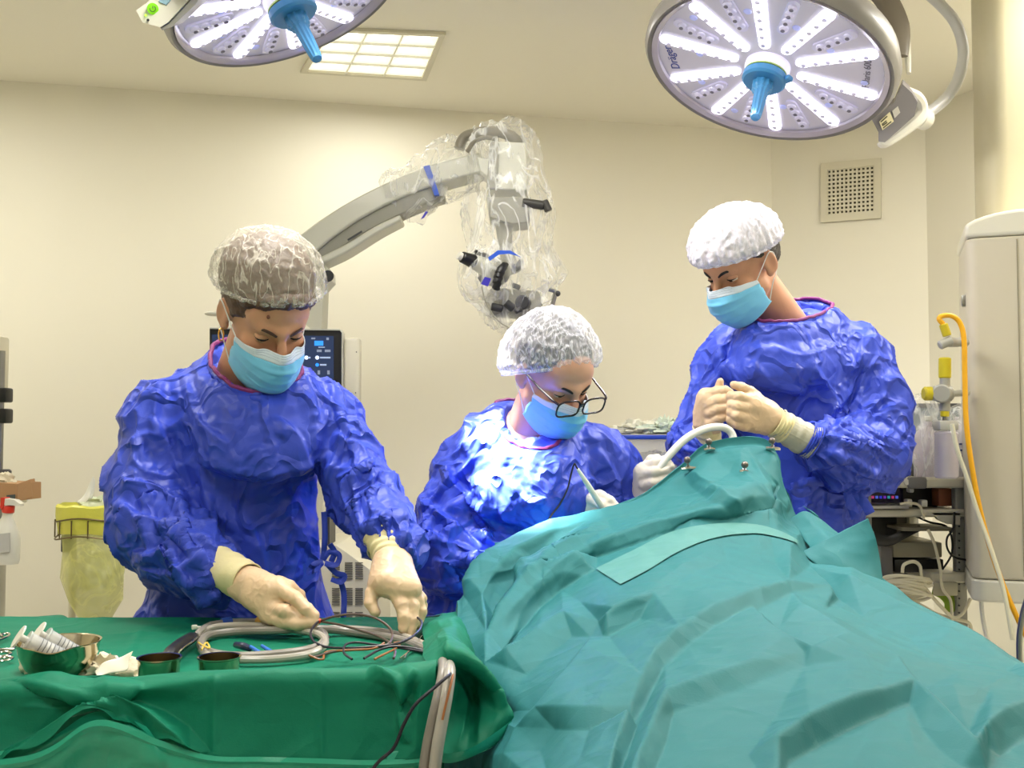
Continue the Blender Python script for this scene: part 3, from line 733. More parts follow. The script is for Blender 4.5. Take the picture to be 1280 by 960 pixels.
def glove(root, palm, fingers, wrist, m=M_GLOVE, k=.006, label=None, res=.0019, cuff=None, name='glove'):
    g = [(.014, [s_cone(a, b, ra, rb) for a, b, ra, rb in palm+wrist])]
    for f in fingers:
        pts, rr = f; ch = []
        for i in range(len(pts)-1): ch.append(s_cone(pts[i], pts[i+1], rr[i], rr[i+1]))
        g.append((.0035, ch))
    # fingers are blended to the palm only near their roots
    V, Q = field(g, res, kk=.0042)
    N = vnormals(V, Q); V = V+N*(ridged(V*60, .9)*.0007+perlin(V*30)*.001)[:, None]
    return link_mesh(name, V, Q, m, root, label=label)
def tubecuff(root, a, b, ra, rb, m, name='knit_cuff', rib=0, label=None):
    a, b = np.array(a), np.array(b); L = np.linalg.norm(b-a); d = (b-a)/L
    u = np.cross(d, [0, 1, 0.1]); u /= np.linalg.norm(u); v = np.cross(d, u); nu, nv = 64, 26; V = []
    for i in range(nu):
        for j in range(nv):
            A = 2*math.pi*i/(nu-1); t = j/(nv-1); r = ra+(rb-ra)*t+.0012*math.sin(t*26+2*math.sin(A))+.0015*math.sin(3*A+t*5)+(rib*math.sin(A*28))
            V.append(a+d*L*t+r*(math.cos(A)*u+math.sin(A)*v))
    b_ = MB(); b_.grid(V, nu, nv); b_.tube([V[i*nv] for i in range(nu-1)], .0022, 6, closed=True); b_.tube([V[i*nv+nv-1] for i in range(nu-1)], .0018, 6, closed=True)
    return b_.build(name, m, root, solid=0, label=label)

def person(name_label, pos, yaw, pitch, roll, scale, neck_base, body_core, skinmat, hairmat, browmat, hair_tilt, lid, hl=0, bun=False, eyes=None):
    R = hrot(yaw, pitch, roll); c = np.array(pos) if eyes is None else at(*eyes)-R @ np.array([0, .083, 0]); T = np.eye(4); T[:3, :3] = R*scale; T[:3, 3] = c
    nb = (R.T @ (np.array(neck_base)-c))/scale
    V, Q = head_mesh(nb); V = V @ T[:3, :3].T+c
    Vb, Qb = field([(.03, body_core)], .012)
    allV = np.vstack([V, Vb]); allQ = np.vstack([Q, Qb+len(V)])
    base = (np.array(neck_base)[0], np.array(neck_base)[1], 0)
    root = thing('person', name_label, 'person', base)
    link_mesh('body', allV, allQ, skinmat, root)
    tp = lambda p: T[:3, :3] @ np.array(p)+c
    for s in (1, -1):
        e = MB(); e.ell((.031*s, .0725, 0), (.0128, .0128, .0128)); e.V = [x @ T[:3, :3].T+c for x in e.V]; eo = e.build('eye', M_EYEW, root)
        g = MB(); cc = np.array([.031*s, .0725, 0]); gd = np.array([0, .9, -.42]); gd /= np.linalg.norm(gd)
        g.lathe([(.0062, .0113), (.004, .0128), (.0001, .0133)], cc, gd, 20); g.V = [x @ T[:3, :3].T+c for x in g.V]; g.build('iris', M_IRIS, eo)
        lb, la = lid_mesh(s, lid)
        lb.V = [x @ T[:3, :3].T+c for x in lb.V]; la.V = [x @ T[:3, :3].T+c for x in la.V]
        lb.build('eyelid', skinmat, root, solid=.0012); la.build('eyelashes', M_BROWB, root)
        bb = MB(); bb.tube([(.013*s, .1005, .0145), (.024*s, .0985, .0215), (.037*s, .0905, .0245), (.048*s, .077, .0185)], [.0022, .0034, .003, .0008], 8, 6, flat=.6)
        bb.V = [x @ T[:3, :3].T+c for x in bb.V]; bb.build('eyebrow', browmat, root)
    # hair under the cap
    nrm = np.array([0, -math.sin(R_(hair_tilt)), math.cos(R_(hair_tilt))])
    Vh, Qh = field([(.02, [s_ell((0, -.016, .038), (.0815, .100, .093)), s_ell((0, -.075, .0), (.05, .045, .05))]+([s_ell((0, -.030, .074), (.088, .098, .070))] if bun else []))], .004,
                   sub=[(.004, s_cone(np.array([0, .062, .060-.13-hl])+0*nrm, np.array([0, .12, .064-.13-hl])+0*nrm, .128, .128)), (.006, s_ell((0, .02, -.10), (.2, .1, .085)))])
    Vh = Vh+vnormals(Vh, Qh)*(ridged(Vh*np.array([70, 20, 70.]), .8)*.0025)[:, None]
    link_mesh('hair', Vh @ T[:3, :3].T+c, Qh, hairmat, root)
    if bun:
        Pf = [(-.064, .020, .050), (-.056, .050, .064), (-.034, .072, .073), (0, .080, .078), (.034, .072, .073), (.056, .050, .064), (.064, .020, .050)]
        Vf, Qf = field([(.01, [s_cone(Pf[i], Pf[i+1], .0135, .0135) for i in range(6)])], .003)
        Vf = Vf+vnormals(Vf, Qf)*(ridged(Vf*np.array([120, 30, 30.]), .8)*.0015)[:, None]; link_mesh('front_hair', Vf @ T[:3, :3].T+c, Qf, hairmat, root)
    return root, T, tp
def collar(root, pts, m=M_PURP, r=.0045, name='neck_binding'):
    b = MB(); P = catmull(pts, 10, True); P = P+np.stack([perlin(P*60+s) for s in (0, 9, 17)], 1)*.003
    b.tube(list(P), r, 8, closed=True); return b.build(name, m, root)
def ringprims(pts):
    P0 = catmull(pts, 3, True); c = P0.mean(0); n = len(P0); out = []
    for sc, low, r in ((1.0, .026, .019), (1.10, .050, .026), (1.16, .085, .034), (1.10, .125, .050)):
        P = c+(P0-c)*np.array([sc, sc, 1])-np.array([0, 0, low]); out.append((.004, [s_cone(P[i], P[(i+1) % n], r, r) for i in range(n)]))
    return out
def funnel(root, pts, spread=1.07, drop=.022):
    P = catmull(pts, 8, True); c = P.mean(0); O = c+(P-c)*np.array([spread, spread, 1])-np.array([0, 0, drop]); n = len(P)
    Md = (P+O)/2+np.array([0, 0, .002]); V = np.stack([P, (P+Md)/2+np.array([0, 0, .001]), Md, O], 1).reshape(-1, 3)
    V = V+np.array([0, 0, 1])*(ridged(V*14+3, .8)*.004)[:, None]
    Fc = [(i*4+j, ((i+1) % n)*4+j, ((i+1) % n)*4+j+1, i*4+j+1) for i in range(n) for j in range(3)]
    return link_mesh('collar_band', V, Fc, M_GOWN, root, solid=.002)
def legs(root, x, y, y2=None, sit=False, top=.5, w=.09):
    for s in (-1, 1):
        if sit: pr = [s_cone((x+.12*s, y, .52), (x+.13*s, y-.30, .50), .085, .065), s_cone((x+.13*s, y-.30, .50), (x+.13*s, y-.26, .10), .065, .05)]
        else: pr = [s_cone((x+w*s, y, .75), (x+w*s, y, .42), .09, .065), s_cone((x+w*s, y, .42), (x+w*s, y+.02, .08), .065, .055)]
        V, Q = field([(.02, pr)], .012); link_mesh('trouser_leg', V, Q, M_TROU, root)
        yy = y-.26 if sit else y+.02
        V, Q = field([(.03, [s_cone((x+(.13 if sit else w)*s, yy+.02, .045), (x+(.14 if sit else w)*s, yy-.14, .036), .042, .034)])], .008)
        V[:, 2] = np.maximum(V[:, 2], .003); link_mesh('shoe', V, Q, M_SHOE, root)

M_CAP1 = film('thin_white_cap', (226, 220, 208), (.24, .72), 20, .2, .7, (1.6, 1.6, .5), .035, .001)
M_CAP2 = film('crimped_white_cap', (232, 232, 242), (.32, .80), 42, .2, .7, (1.5, 1.5, .6), .05, .001)
M_CAP3 = film('dense_white_cap', (238, 234, 246), (.80, 1.0), 60, .2, .7, (1, 1, .6), .05, .001)

# ---- the nurse at the instrument table
core = [s_cone(at(302, 505, 2.15), at(300, 700, 2.17), .085, .085, (1, .6, 1)), s_cone((-.565, 2.17, .95), (-.565, 2.17, .72), .10, .10)]
nb1 = at(302, 482, 2.13)
NR, T, tp = person('person in blue gown and brown-haired bouffant cap sorting cables at the green instrument table', (-.474, 2.0, 1.427), 35, 38, -6, 1.0, nb1, core, M_SKIN, M_BROWN, M_BROWH, 20, .95, hl=.020, bun=True)
make_cap(T, NR, (.102, .119, .096), 14, M_CAP1, 30, 'thin white cap with brown hair showing through', seed=2, cen=(0, -.020, .070))
make_mask(T, NR)
b = MB(); pe = tp((-.083, -.002, -.042)); b.tube([pe+.011*np.array([math.cos(a)*.5, .3*math.cos(a), math.sin(a)]) for a in np.linspace(0, 6.28, 20)[:-1]], .0012, 6, closed=True) if False else b.tube([tp((.083, -.004, -.032))+.012*np.array([.35*math.cos(a), .2*math.cos(a), -1+math.sin(a)]) for a in np.linspace(0, 2*math.pi, 22)[:-1]], .0013, 6, closed=True)
b.build('hoop_earring', mat('gold', (230, 180, 90), .25, 1), NR)
b = MB(); b.ell(tp((.031, .0895, .052)), (.0032, .0022, .004)); b.build('mole', mat('mole_brown', (110, 66, 44), .6), NR)
rs, re, rw = at(203, 522, 2.12), at(196, 652, 2.05), at(276, 716, 1.87)
ls, le, lw = at(408, 520, 2.10), at(455, 622, 2.02), at(489, 690, 1.86)
gr = [(.05, [s_cone(at(245, 525, 2.14), at(365, 520, 2.12), .085, .085, (1, .8, 1)), s_cone(at(300, 560, 2.12), at(298, 700, 2.14), .150, .150, (1, .72, 1)),
             s_cone(at(294, 700, 2.15), at(292, 830, 2.17), .165, .205, (1, .75, 1)), s_cone(at(292, 830, 2.17), at(292, 1040, 2.19), .205, .225, (1, .75, 1)), s_cone(at(300, 486, 2.13), at(303, 520, 2.12), .060, .10),
             s_cone(at(272, 492, 2.13), rs, .052, .070), s_cone(at(338, 490, 2.12), ls, .052, .062)]),
      (.03, [s_cone(rs, at(186, 600, 2.09), .068, .074), s_cone(at(186, 600, 2.09), re, .074, .080), s_cone(re, at(262, 716, 1.90), .078, .054), s_cone(at(190, 660, 2.08), at(228, 722, 1.98), .06, .045)]),
      (.03, [s_cone(ls, at(432, 570, 2.07), .062, .060), s_cone(at(432, 570, 2.07), le, .060, .070), s_cone(le, at(491, 672, 1.90), .068, .048), s_cone(at(470, 650, 1.98), at(503, 690, 1.90), .05, .036)])]
lines = [  # gown creases read off the photo
    ([(250, 560), (262, 620), (270, 700)], .010, 3, 12), ([(236, 470), (250, 520), (290, 560)], .009, 3, 14), ([(262, 575), (330, 592), (412, 570)], .006, 3, 14),
    ([(340, 520), (372, 545), (390, 600)], .006, 3, 12), ([(420, 470), (428, 540), (405, 620)], .008, 3, 10), ([(300, 640), (330, 700), (332, 780)], .007, 4, 14),
    ([(230, 630), (250, 690), (285, 775)], .008, 4, 14), ([(400, 640), (370, 700), (352, 778)], .007, 3, 14), ([(186, 520), (215, 560), (240, 625)], .009, 3, 12),
    ([(150, 600), (190, 610), (240, 640)], .011, 3, 14), ([(146, 625), (180, 650), (235, 660), (262, 682)], .011, 3, 14), ([(160, 560), (175, 545), (205, 540)], .007, 3, 10),
    ([(165, 690), (200, 690), (238, 655)], .010, 3, 12), ([(175, 705), (215, 715), (262, 690)], .009, 3, 10), ([(205, 680), (232, 720), (240, 745)], .009, 3, 9),
    ([(420, 600), (455, 585), (480, 575)], .010, 3, 10), ([(430, 640), (468, 612), (500, 620)], .010, 3, 10), ([(445, 665), (490, 640), (515, 650)], .009, 3, 10),
    ([(415, 545), (450, 560), (462, 590)], .008, 3, 9), ([(500, 640), (508, 670), (520, 705)], .008, 3, 8), ([(170, 500), (205, 478), (245, 470)], .005, 3, 9),
    ([(375, 470), (390, 500), (395, 530)], .006, 3, 9), ([(165, 720), (175, 760), (170, 790)], .008, 4, 12), ([(205, 735), (200, 770), (203, 790)], .008, 4, 10)]
sub = [(.006, s_cone(at(303, 400, 2.10), at(303, 478, 2.075), .062, .058))]
CG1 = [at(268, 430, 2.12), at(262, 452, 2.07), at(278, 472, 2.02), at(305, 487, 1.99), at(345, 486, 2.0), at(375, 470, 2.04), at(370, 448, 2.12), at(330, 432, 2.17), at(290, 424, 2.17)]
gr += ringprims(CG1)
G1 = gown(NR, gr, [(rs, re, .078, .8), (re, rw, .07, 1), (ls, le, .066, .8), (le, lw, .058, 1)], lines, 3.3, sub=sub)
collar(G1, CG1)
funnel(G1, CG1)
# collar stand behind the neck
# waist tie
b = MB()
for pts in ([(404, 700), (412, 690), (424, 694), (420, 706), (406, 704)], [(404, 702), (392, 706), (386, 716), (396, 712), (404, 704)], [(408, 704), (420, 716), (431, 720), (426, 728), (414, 724)], [(424, 722), (430, 745), (428, 790)], [(404, 700), (406, 670), (405, 640)], [(414, 702), (418, 690), (412, 680)]):
    b.tube([at(x, y, 1.985-.004*i) for i, (x, y) in enumerate(pts)], .0055, 8, 6, flat=.35)
b.build('waist_tie', M_GOWN, G1)
legs(NR, -.565, 2.16)
# her right hand (left in view), pinching the red cable tip
A = lambda x, y, Y: at(x, y, Y)
Yh = 1.80
palm = [(A(305, 726, 1.85), A(338, 742, 1.80), .026, .026), (A(303, 735, 1.84), A(345, 762, 1.79), .022, .022), (A(320, 728, 1.82), A(352, 738, 1.79), .022, .017), (A(318, 745, 1.81), A(348, 770, 1.78), .022, .016)]
fin = [([A(348, 736, 1.79), A(370, 748, 1.765), A(384, 762, 1.75), A(393, 770, 1.745)], [.0145, .0115, .0100, .0085]),
       ([A(350, 730, 1.80), A(362, 733, 1.80), A(374, 744, 1.81), A(380, 756, 1.81)], [.0135, .0105, .0095, .0085]),
       ([A(335, 768, 1.785), A(352, 776, 1.765), A(372, 780, 1.75), A(392, 778, 1.742)], [.0155, .0125, .0110, .0090]),
       ([A(342, 766, 1.80), A(352, 776, 1.80), A(364, 782, 1.80), A(374, 781, 1.79)], [.013, .0105, .0095, .0085]),
       ([A(338, 760, 1.79), A(356, 764, 1.758), A(374, 771, 1.758), A(382, 776, 1.76)], [.014, .0115, .010, .0085])]
glove(NR, palm, fin, [(A(290, 717, 1.88), A(312, 730, 1.84), .0285, .0275)], label='cream glove pinching the red cable tip')
tubecuff(NR, A(258, 704, 1.905), A(309, 727, 1.845), .041, .0335, M_CUFF, label='cream glove cuff')
# her left hand (right in view), fingers pointing down
palm = [(A(486, 702, 1.84), A(482, 728, 1.79), .026, .024), (A(492, 705, 1.84), A(500, 735, 1.785), .026, .024), (A(500, 705, 1.84), A(514, 736, 1.79), .020, .019), (A(478, 712, 1.83), A(472, 730, 1.80), .018, .016)]
fin = [([A(472, 726, 1.80), A(465, 742, 1.79), A(463, 754, 1.78), A(469, 765, 1.772)], [.0145, .0120, .0105, .0090]),
       ([A(493, 738, 1.785), A(502, 756, 1.765), A(505, 772, 1.755), A(504, 786, 1.75)], [.0140, .0115, .0105, .0088]),
       ([A(505, 740, 1.79), A(515, 757, 1.775), A(516, 776, 1.765), A(511, 795, 1.755)], [.0140, .0110, .0100, .0085]),
       ([A(513, 738, 1.80), A(523, 750, 1.79), A(527, 764, 1.785), A(522, 780, 1.78)], [.0125, .0100, .0090, .0080]),
       ([A(516, 735, 1.81), A(527, 748, 1.81), A(528, 758, 1.82), A(520, 768, 1.83)], [.0110, .0090, .0085, .0075])]
glove(NR, palm, fin, [(A(489, 694, 1.87), A(491, 712, 1.84), .0285, .0270)], label='cream glove held palm down above the cables')
tubecuff(NR, A(480, 672, 1.89), A(490, 704, 1.85), .034, .0325, M_CUFF, label='cream glove cuff')
tubecuff(NR, A(478, 664, 1.92), A(484, 684, 1.885), .0325, .0335, M_CUFFG, label='grey knit cuff')

# ---- the seated surgeon
core = [s_cone(at(660, 570, 2.44), at(650, 740, 2.46), .12, .12, (1, .8, 1)), s_cone((.03, 2.46, .85), (.03, 2.46, .62), .14, .16)]
nb2 = at(654, 556, 2.42)
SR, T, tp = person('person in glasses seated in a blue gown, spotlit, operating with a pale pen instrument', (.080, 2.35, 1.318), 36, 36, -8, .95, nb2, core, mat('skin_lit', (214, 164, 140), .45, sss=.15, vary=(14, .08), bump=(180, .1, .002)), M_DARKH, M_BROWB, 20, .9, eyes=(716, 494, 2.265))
make_cap(T, SR, (.114, .126, .122), 36, M_CAP2, 34, 'white crimped cap over dark hair', seed=5, lattice=True, cen=(0, -.030, .022))
make_mask(T, SR)
# glasses
gl = bpy.data.objects.new('glasses', None); COL.objects.link(gl); gl.parent = SR; c0 = tp((0, .11, 0)); gl.location = Vector(c0)-SR.location; gl['label'] = 'dark rectangular-framed glasses'
M_FRAME = mat('glasses_frame', (34, 20, 24), .25); M_LENS = mat('glasses_lens', (255, 255, 255), .02, trans=1, ior=1.05, alpha=.35)
for s in (1, -1):
    lp = []
    for k in range(28):
        a = 2*math.pi*k/28; ca, sa = math.cos(a), math.sin(a)
        x = .0300*np.sign(ca)*abs(ca)**.62; z = .0205*np.sign(sa)*abs(sa)**.66
        lp.append((s*(.036+x), .128-.12*(.036+x)**1.6, -.006+z-.0015*abs(x)/.02*(sa < 0)))
    W = [tp(p) for p in lp]; b = MB(); b.tube(W, .0021, 8, closed=True); b.build('frame', M_FRAME, gl)
    b = MB(); b.prism(W, T[:3, 1]*.0012); b.build('lens', M_LENS, gl)
    b = MB(); b.tube([tp((s*.0655, .1255, .008)), tp((s*.072, .112, .010)), tp((s*.078, .06, .010)), tp((s*.083, .0, .012)), tp((s*.084, -.03, -.005))], [.0028, .0028, .0024, .002, .002], 8, 6); b.build('temple', M_FRAME, gl)
b = MB(); b.tube([tp((-.0075, .1275, .002)), tp((0, .130, .006)), tp((.0075, .1275, .002))], .0022, 8, 5); b.build('bridge', M_FRAME, gl)
ls_, le_, lw_ = at(588, 600, 2.44), at(556, 696, 2.36), at(690, 690, 2.30)
rs_, re_, rw_ = at(762, 600, 2.44), at(778, 662, 2.40), at(808, 640, 2.36)
gr = [(.06, [s_cone(at(618, 590, 2.44), at(735, 585, 2.44), .105, .098, (1, .85, 1)), s_cone(at(665, 610, 2.42), at(655, 740, 2.47), .175, .185, (1, .8, 1)), s_cone(at(652, 560, 2.43), at(660, 585, 2.42), .065, .11),
             s_cone(at(640, 565, 2.47), at(645, 600, 2.5), .08, .14), s_cone(at(650, 760, 2.48), at(650, 860, 2.46), .20, .24), s_cone(at(640, 545, 2.45), ls_, .062, .09), s_cone(at(682, 556, 2.42), rs_, .062, .082)]),
      (.03, [s_cone(ls_, le_, .088, .086), s_cone(le_, at(640, 705, 2.31), .080, .062), s_cone(at(640, 705, 2.31), at(700, 672, 2.32), .055, .046)]),
      (.03, [s_cone(rs_, re_, .080, .072), s_cone(re_, rw_, .066, .045)]),
      (.03, [s_cone(at(570, 760, 2.42), at(640, 800, 2.4), .09, .12)])]
lines = [([(560, 570), (572, 610), (620, 640)], .012, 3, 14), ([(600, 590), (612, 640), (606, 690)], .010, 3, 12), ([(525, 620), (560, 650), (600, 690)], .012, 3, 14), ([(520, 655), (560, 680), (620, 700)], .010, 3, 12),
    ([(540, 700), (590, 700), (640, 680)], .012, 3, 12), ([(530, 735), (580, 725), (630, 735)], .010, 3, 12), ([(700, 570), (690, 610), (660, 640)], .007, 3, 12), ([(745, 560), (770, 600), (775, 640)], .008, 3, 10),
    ([(690, 620), (730, 600), (760, 610)], .006, 3, 10), ([(570, 560), (600, 550), (640, 575)], .006, 3, 12), ([(640, 600), (660, 625), (700, 625)], .007, 3, 10), ([(545, 600), (535, 640), (540, 680)], .009, 3, 10)]
sub = [(.006, s_cone(at(658, 480, 2.38), at(662, 545, 2.37), .06, .056))]
CG2 = [at(618, 508, 2.42), at(622, 532, 2.36), at(640, 552, 2.30), at(668, 561, 2.26), at(695, 556, 2.28), at(706, 535, 2.36), at(690, 515, 2.44), at(655, 502, 2.49), at(630, 500, 2.47)]
gr += ringprims(CG2)
G2 = gown(SR, gr, [(ls_, le_, .088, .8), (le_, lw_, .07, 1), (rs_, re_, .08, .6), (re_, rw_, .06, .8)], lines, 8.1, sub=sub)
collar(G2, CG2)
funnel(G2, CG2)
legs(SR, .03, 2.45, sit=True)
# right hand holding the instrument pen
palm = [(A(714, 642, 2.31), A(735, 628, 2.28), .026, .023), (A(722, 650, 2.31), A(748, 636, 2.27), .026, .024), (A(708, 650, 2.32), A(730, 646, 2.29), .024, .024)]
fin = [([A(736, 622, 2.28), A(750, 619, 2.25), A(762, 626, 2.24), A(772, 635, 2.235)], [.0135, .0115, .0105, .009]),
       ([A(738, 632, 2.27), A(754, 629, 2.245), A(766, 636, 2.235), A(773, 645, 2.24)], [.0135, .011, .010, .0085]),
       ([A(738, 642, 2.27), A(752, 640, 2.245), A(762, 646, 2.235), A(766, 655, 2.24)], [.0135, .011, .0095, .0085]),
       ([A(735, 648, 2.27), A(746, 650, 2.25), A(755, 656, 2.24), A(757, 664, 2.24)], [.012, .010, .009, .008]),
       ([A(726, 624, 2.29), A(740, 624, 2.255), A(752, 630, 2.235), A(764, 638, 2.23)], [.0135, .0115, .010, .009])]
glove(SR, palm, fin, [(A(696, 662, 2.34), A(718, 648, 2.31), .027, .028)], M_GLOVEW, label='white glove holding the pen instrument')
# left hand wrapped round the white tube
palm = [(A(806, 622, 2.36), A(806, 592, 2.34), .024, .026), (A(816, 630, 2.36), A(812, 600, 2.34), .026, .026), (A(800, 628, 2.36), A(800, 606, 2.35), .014, .012)]
fin = [([A(808, 585, 2.335), A(820, 578, 2.315), A(832, 576, 2.305), A(838, 583, 2.30)], [.0135, .0120, .0110, .0095]),
       ([A(806, 592, 2.325), A(818, 590, 2.30), A(832, 588, 2.30), A(840, 594, 2.305)], [.0130, .0120, .0110, .0095]),
       ([A(806, 606, 2.325), A(818, 603, 2.30), A(833, 599, 2.30), A(842, 602, 2.31)], [.0130, .0120, .0110, .0095]),
       ([A(808, 622, 2.33), A(818, 618, 2.305), A(830, 614, 2.30), A(840, 614, 2.31)], [.0125, .0115, .0105, .009]),
       ([A(808, 584, 2.35), A(814, 575, 2.35), A(821, 573, 2.345), A(828, 578, 2.34)], [.0130, .0110, .0095, .0085])]
glove(SR, palm, fin, [(A(806, 642, 2.38), A(808, 620, 2.36), .028, .027)], M_GLOVEW, label='white glove gripping the white tube')

# ---- the standing man
core = [s_cone(at(980, 440, 2.68), at(985, 620, 2.70), .11, .11, (1, .7, 1)), s_cone((.72, 2.72, 1.0), (.72, 2.72, .8), .14, .13)]
nb3 = at(996, 428, 2.70)
MR, T, tp = person('person standing at right in blue gown and white cap, looking down with gloved hands together', (.590, 2.6, 1.628), -57, 31, 6, 1.0, nb3, core, M_SKIN, M_DARKH, M_BROWB, 20, .9, eyes=(901, 350, 2.53))
make_cap(T, MR, (.104, .128, .098), 6, M_CAP3, 30, 'dense white crimped cap', seed=9, lattice=True, cen=(0, -.004, .058))
make_mask(T, MR)
rs, re, rw = at(1068, 455, 2.72), at(1092, 565, 2.62), at(1010, 556, 2.44)
ls, le, lw = at(902, 462, 2.66), at(868, 555, 2.58), at(884, 560, 2.50)
gr = [(.06, [s_cone(at(930, 460, 2.70), at(1045, 455, 2.72), .095, .10, (1, .8, 1)), s_cone(at(978, 480, 2.70), at(985, 620, 2.72), .185, .185, (1, .75, 1)), s_cone(at(988, 620, 2.72), at(990, 800, 2.72), .185, .21, (1, .75, 1)), s_cone(at(990, 800, 2.72), at(990, 1000, 2.72), .21, .22, (1, .75, 1)),
             s_cone(at(990, 424, 2.71), at(985, 455, 2.70), .062, .11), s_cone(at(1010, 425, 2.72), rs, .055, .092), s_cone(at(950, 430, 2.70), ls, .055, .075)]),
      (.03, [s_cone(rs, at(1088, 510, 2.68), .090, .092), s_cone(at(1088, 510, 2.68), re, .092, .092), s_cone(re, at(1024, 560, 2.46), .086, .056), s_cone(at(1080, 585, 2.6), at(1050, 590, 2.54), .06, .05)]),
      (.03, [s_cone(ls, le, .070, .066), s_cone(le, at(882, 568, 2.50), .060, .045)])]
lines = [([(1010, 450), (1040, 500), (1030, 545)], .010, 3, 12), ([(1085, 440), (1060, 490), (1028, 530)], .010, 3, 12), ([(1110, 490), (1080, 520), (1045, 530)], .010, 3, 12), ([(1125, 560), (1085, 560), (1045, 550)], .011, 3, 12),
    ([(1110, 600), (1070, 590), (1030, 560)], .010, 3, 12), ([(940, 450), (970, 480), (1020, 490)], .006, 3, 12), ([(960, 430), (1000, 445), (1050, 430)], .006, 3, 10), ([(900, 430), (905, 470), (890, 520)], .008, 3, 9),
    ([(870, 520), (890, 510), (905, 490)], .008, 3, 8), ([(845, 560), (865, 545), (885, 540)], .008, 3, 8), ([(1000, 600), (1040, 615), (1085, 615)], .012, 3, 9), ([(1005, 620), (1010, 660), (1000, 700)], .009, 3, 10), ([(1050, 625), (1050, 660), (1060, 700)], .009, 3, 10)]
sub = [(.006, s_cone(at(975, 360, 2.66), at(985, 418, 2.65), .062, .058))]
CG3 = [at(940, 398, 2.58), at(965, 402, 2.56), at(1000, 400, 2.58), at(1030, 390, 2.64), at(1040, 380, 2.71), at(1015, 373, 2.77), at(975, 378, 2.78), at(948, 388, 2.68)]
gr += ringprims(CG3)
G3 = gown(MR, gr, [(rs, re, .09, .8), (re, rw, .07, 1), (ls, le, .07, .8), (le, lw, .055, 1)], lines, 12.7, sub=sub)
collar(G3, CG3)
funnel(G3, CG3)
b = MB()
for pts in ([(990, 610), (1020, 602), (1060, 606), (1085, 612)], [(1060, 606), (1080, 628), (1088, 642)], [(1058, 608), (1064, 630), (1070, 648)], [(990, 610), (1000, 616), (1012, 612)]):
    b.tube([at(x, y, 2.53+.0*i) for i, (x, y) in enumerate(pts)], .012, 8, 6, flat=.3)
b.build('waist_tie', M_GOWN, G3)
legs(MR, .72, 2.74)
# his right hand (left in view)
palm = [(A(880, 528, 2.47), A(884, 500, 2.45), .026, .025), (A(890, 530, 2.47), A(894, 508, 2.44), .026, .024), (A(878, 515, 2.47), A(884, 495, 2.45), .018, .018)]
fin = [([A(886, 494, 2.445), A(896, 489, 2.43), A(906, 488, 2.42), A(913, 491, 2.415)], [.0140, .0120, .0105, .009]),
       ([A(888, 505, 2.435), A(898, 500, 2.42), A(907, 499, 2.415), A(913, 501, 2.42)], [.0140, .0120, .0110, .009]),
       ([A(888, 516, 2.435), A(898, 511, 2.42), A(907, 510, 2.415), A(914, 511, 2.42)], [.0140, .0120, .0110, .009]),
       ([A(888, 528, 2.44), A(898, 523, 2.425), A(906, 521, 2.42), A(913, 520, 2.425)], [.0130, .0110, .0100, .0085]),
       ([A(890, 502, 2.46), A(896, 494, 2.455), A(899, 485, 2.45), A(900, 477, 2.445)], [.0135, .0115, .0105, .0090])]
glove(MR, palm, fin, [(A(882, 550, 2.50), A(885, 530, 2.47), .0265, .027)], label='pale glove with thumb raised')
tubecuff(MR, A(886, 560, 2.50), A(883, 532, 2.475), .034, .0325, M_CUFF, label='pale glove cuff')
# his left hand (right in view)
palm = [(A(965, 523, 2.42), A(940, 508, 2.40), .028, .026), (A(958, 530, 2.42), A(932, 526, 2.40), .026, .024), (A(960, 512, 2.42), A(938, 498, 2.405), .022, .019)]
fin = [([A(945, 496, 2.41), A(938, 489, 2.405), A(927, 484, 2.40), A(917, 481, 2.40)], [.0140, .0115, .0105, .0085]),
       ([A(935, 500, 2.39), A(924, 496, 2.385), A(914, 495, 2.395), A(912, 502, 2.41)], [.0140, .0120, .0110, .0095]),
       ([A(932, 510, 2.385), A(922, 508, 2.38), A(914, 506, 2.39), A(914, 512, 2.41)], [.0140, .0120, .0105, .009]),
       ([A(930, 522, 2.385), A(921, 519, 2.38), A(914, 515, 2.39), A(915, 522, 2.41)], [.0140, .0115, .0105, .009]),
       ([A(930, 533, 2.39), A(921, 530, 2.39), A(913, 524, 2.395), A(915, 531, 2.41)], [.0125, .0105, .0095, .0085])]
glove(MR, palm, fin, [(A(978, 532, 2.44), A(962, 524, 2.42), .028, .028)], label='pale glove with curled fingers')
tubecuff(MR, A(1014, 553, 2.44), A(972, 530, 2.43), .040, .034, M_CUFFG, rib=.0006, label='ribbed grey cuff')
tubecuff(MR, A(979, 535, 2.43), A(966, 527, 2.42), .0345, .033, M_CUFF, name='glove_rim')

for (rt, a, b_, ra) in ((G1, A(258, 704, 1.905), A(266, 707.6, 1.895), .046), (G1, A(477, 661, 1.925), A(479, 668, 1.912), .0375), (G3, A(1016, 554, 2.442), A(1006, 548.5, 2.44), .044)):
    tubecuff(rt, a, b_, ra, ra-.002, M_GOWN, name='sleeve_hem')

# ------------------------------------------------------------------ drapes
M_DRAPE = mat('teal_patient_drape', (44, 116, 120), .6, spec=.2, bump='drape', vary=(5, .06))
M_TAPE = mat('pale_adhesive_strip', (84, 140, 136), .6, spec=.2, bump='drape')
M_GREEN = mat('green_table_drape', (10, 118, 90), .6, spec=.2, bump='drape', vary=(7, .10))
M_GREENS = mat('green_drape_shiny_side', (34, 158, 128), .3, spec=.5, bump='drape')

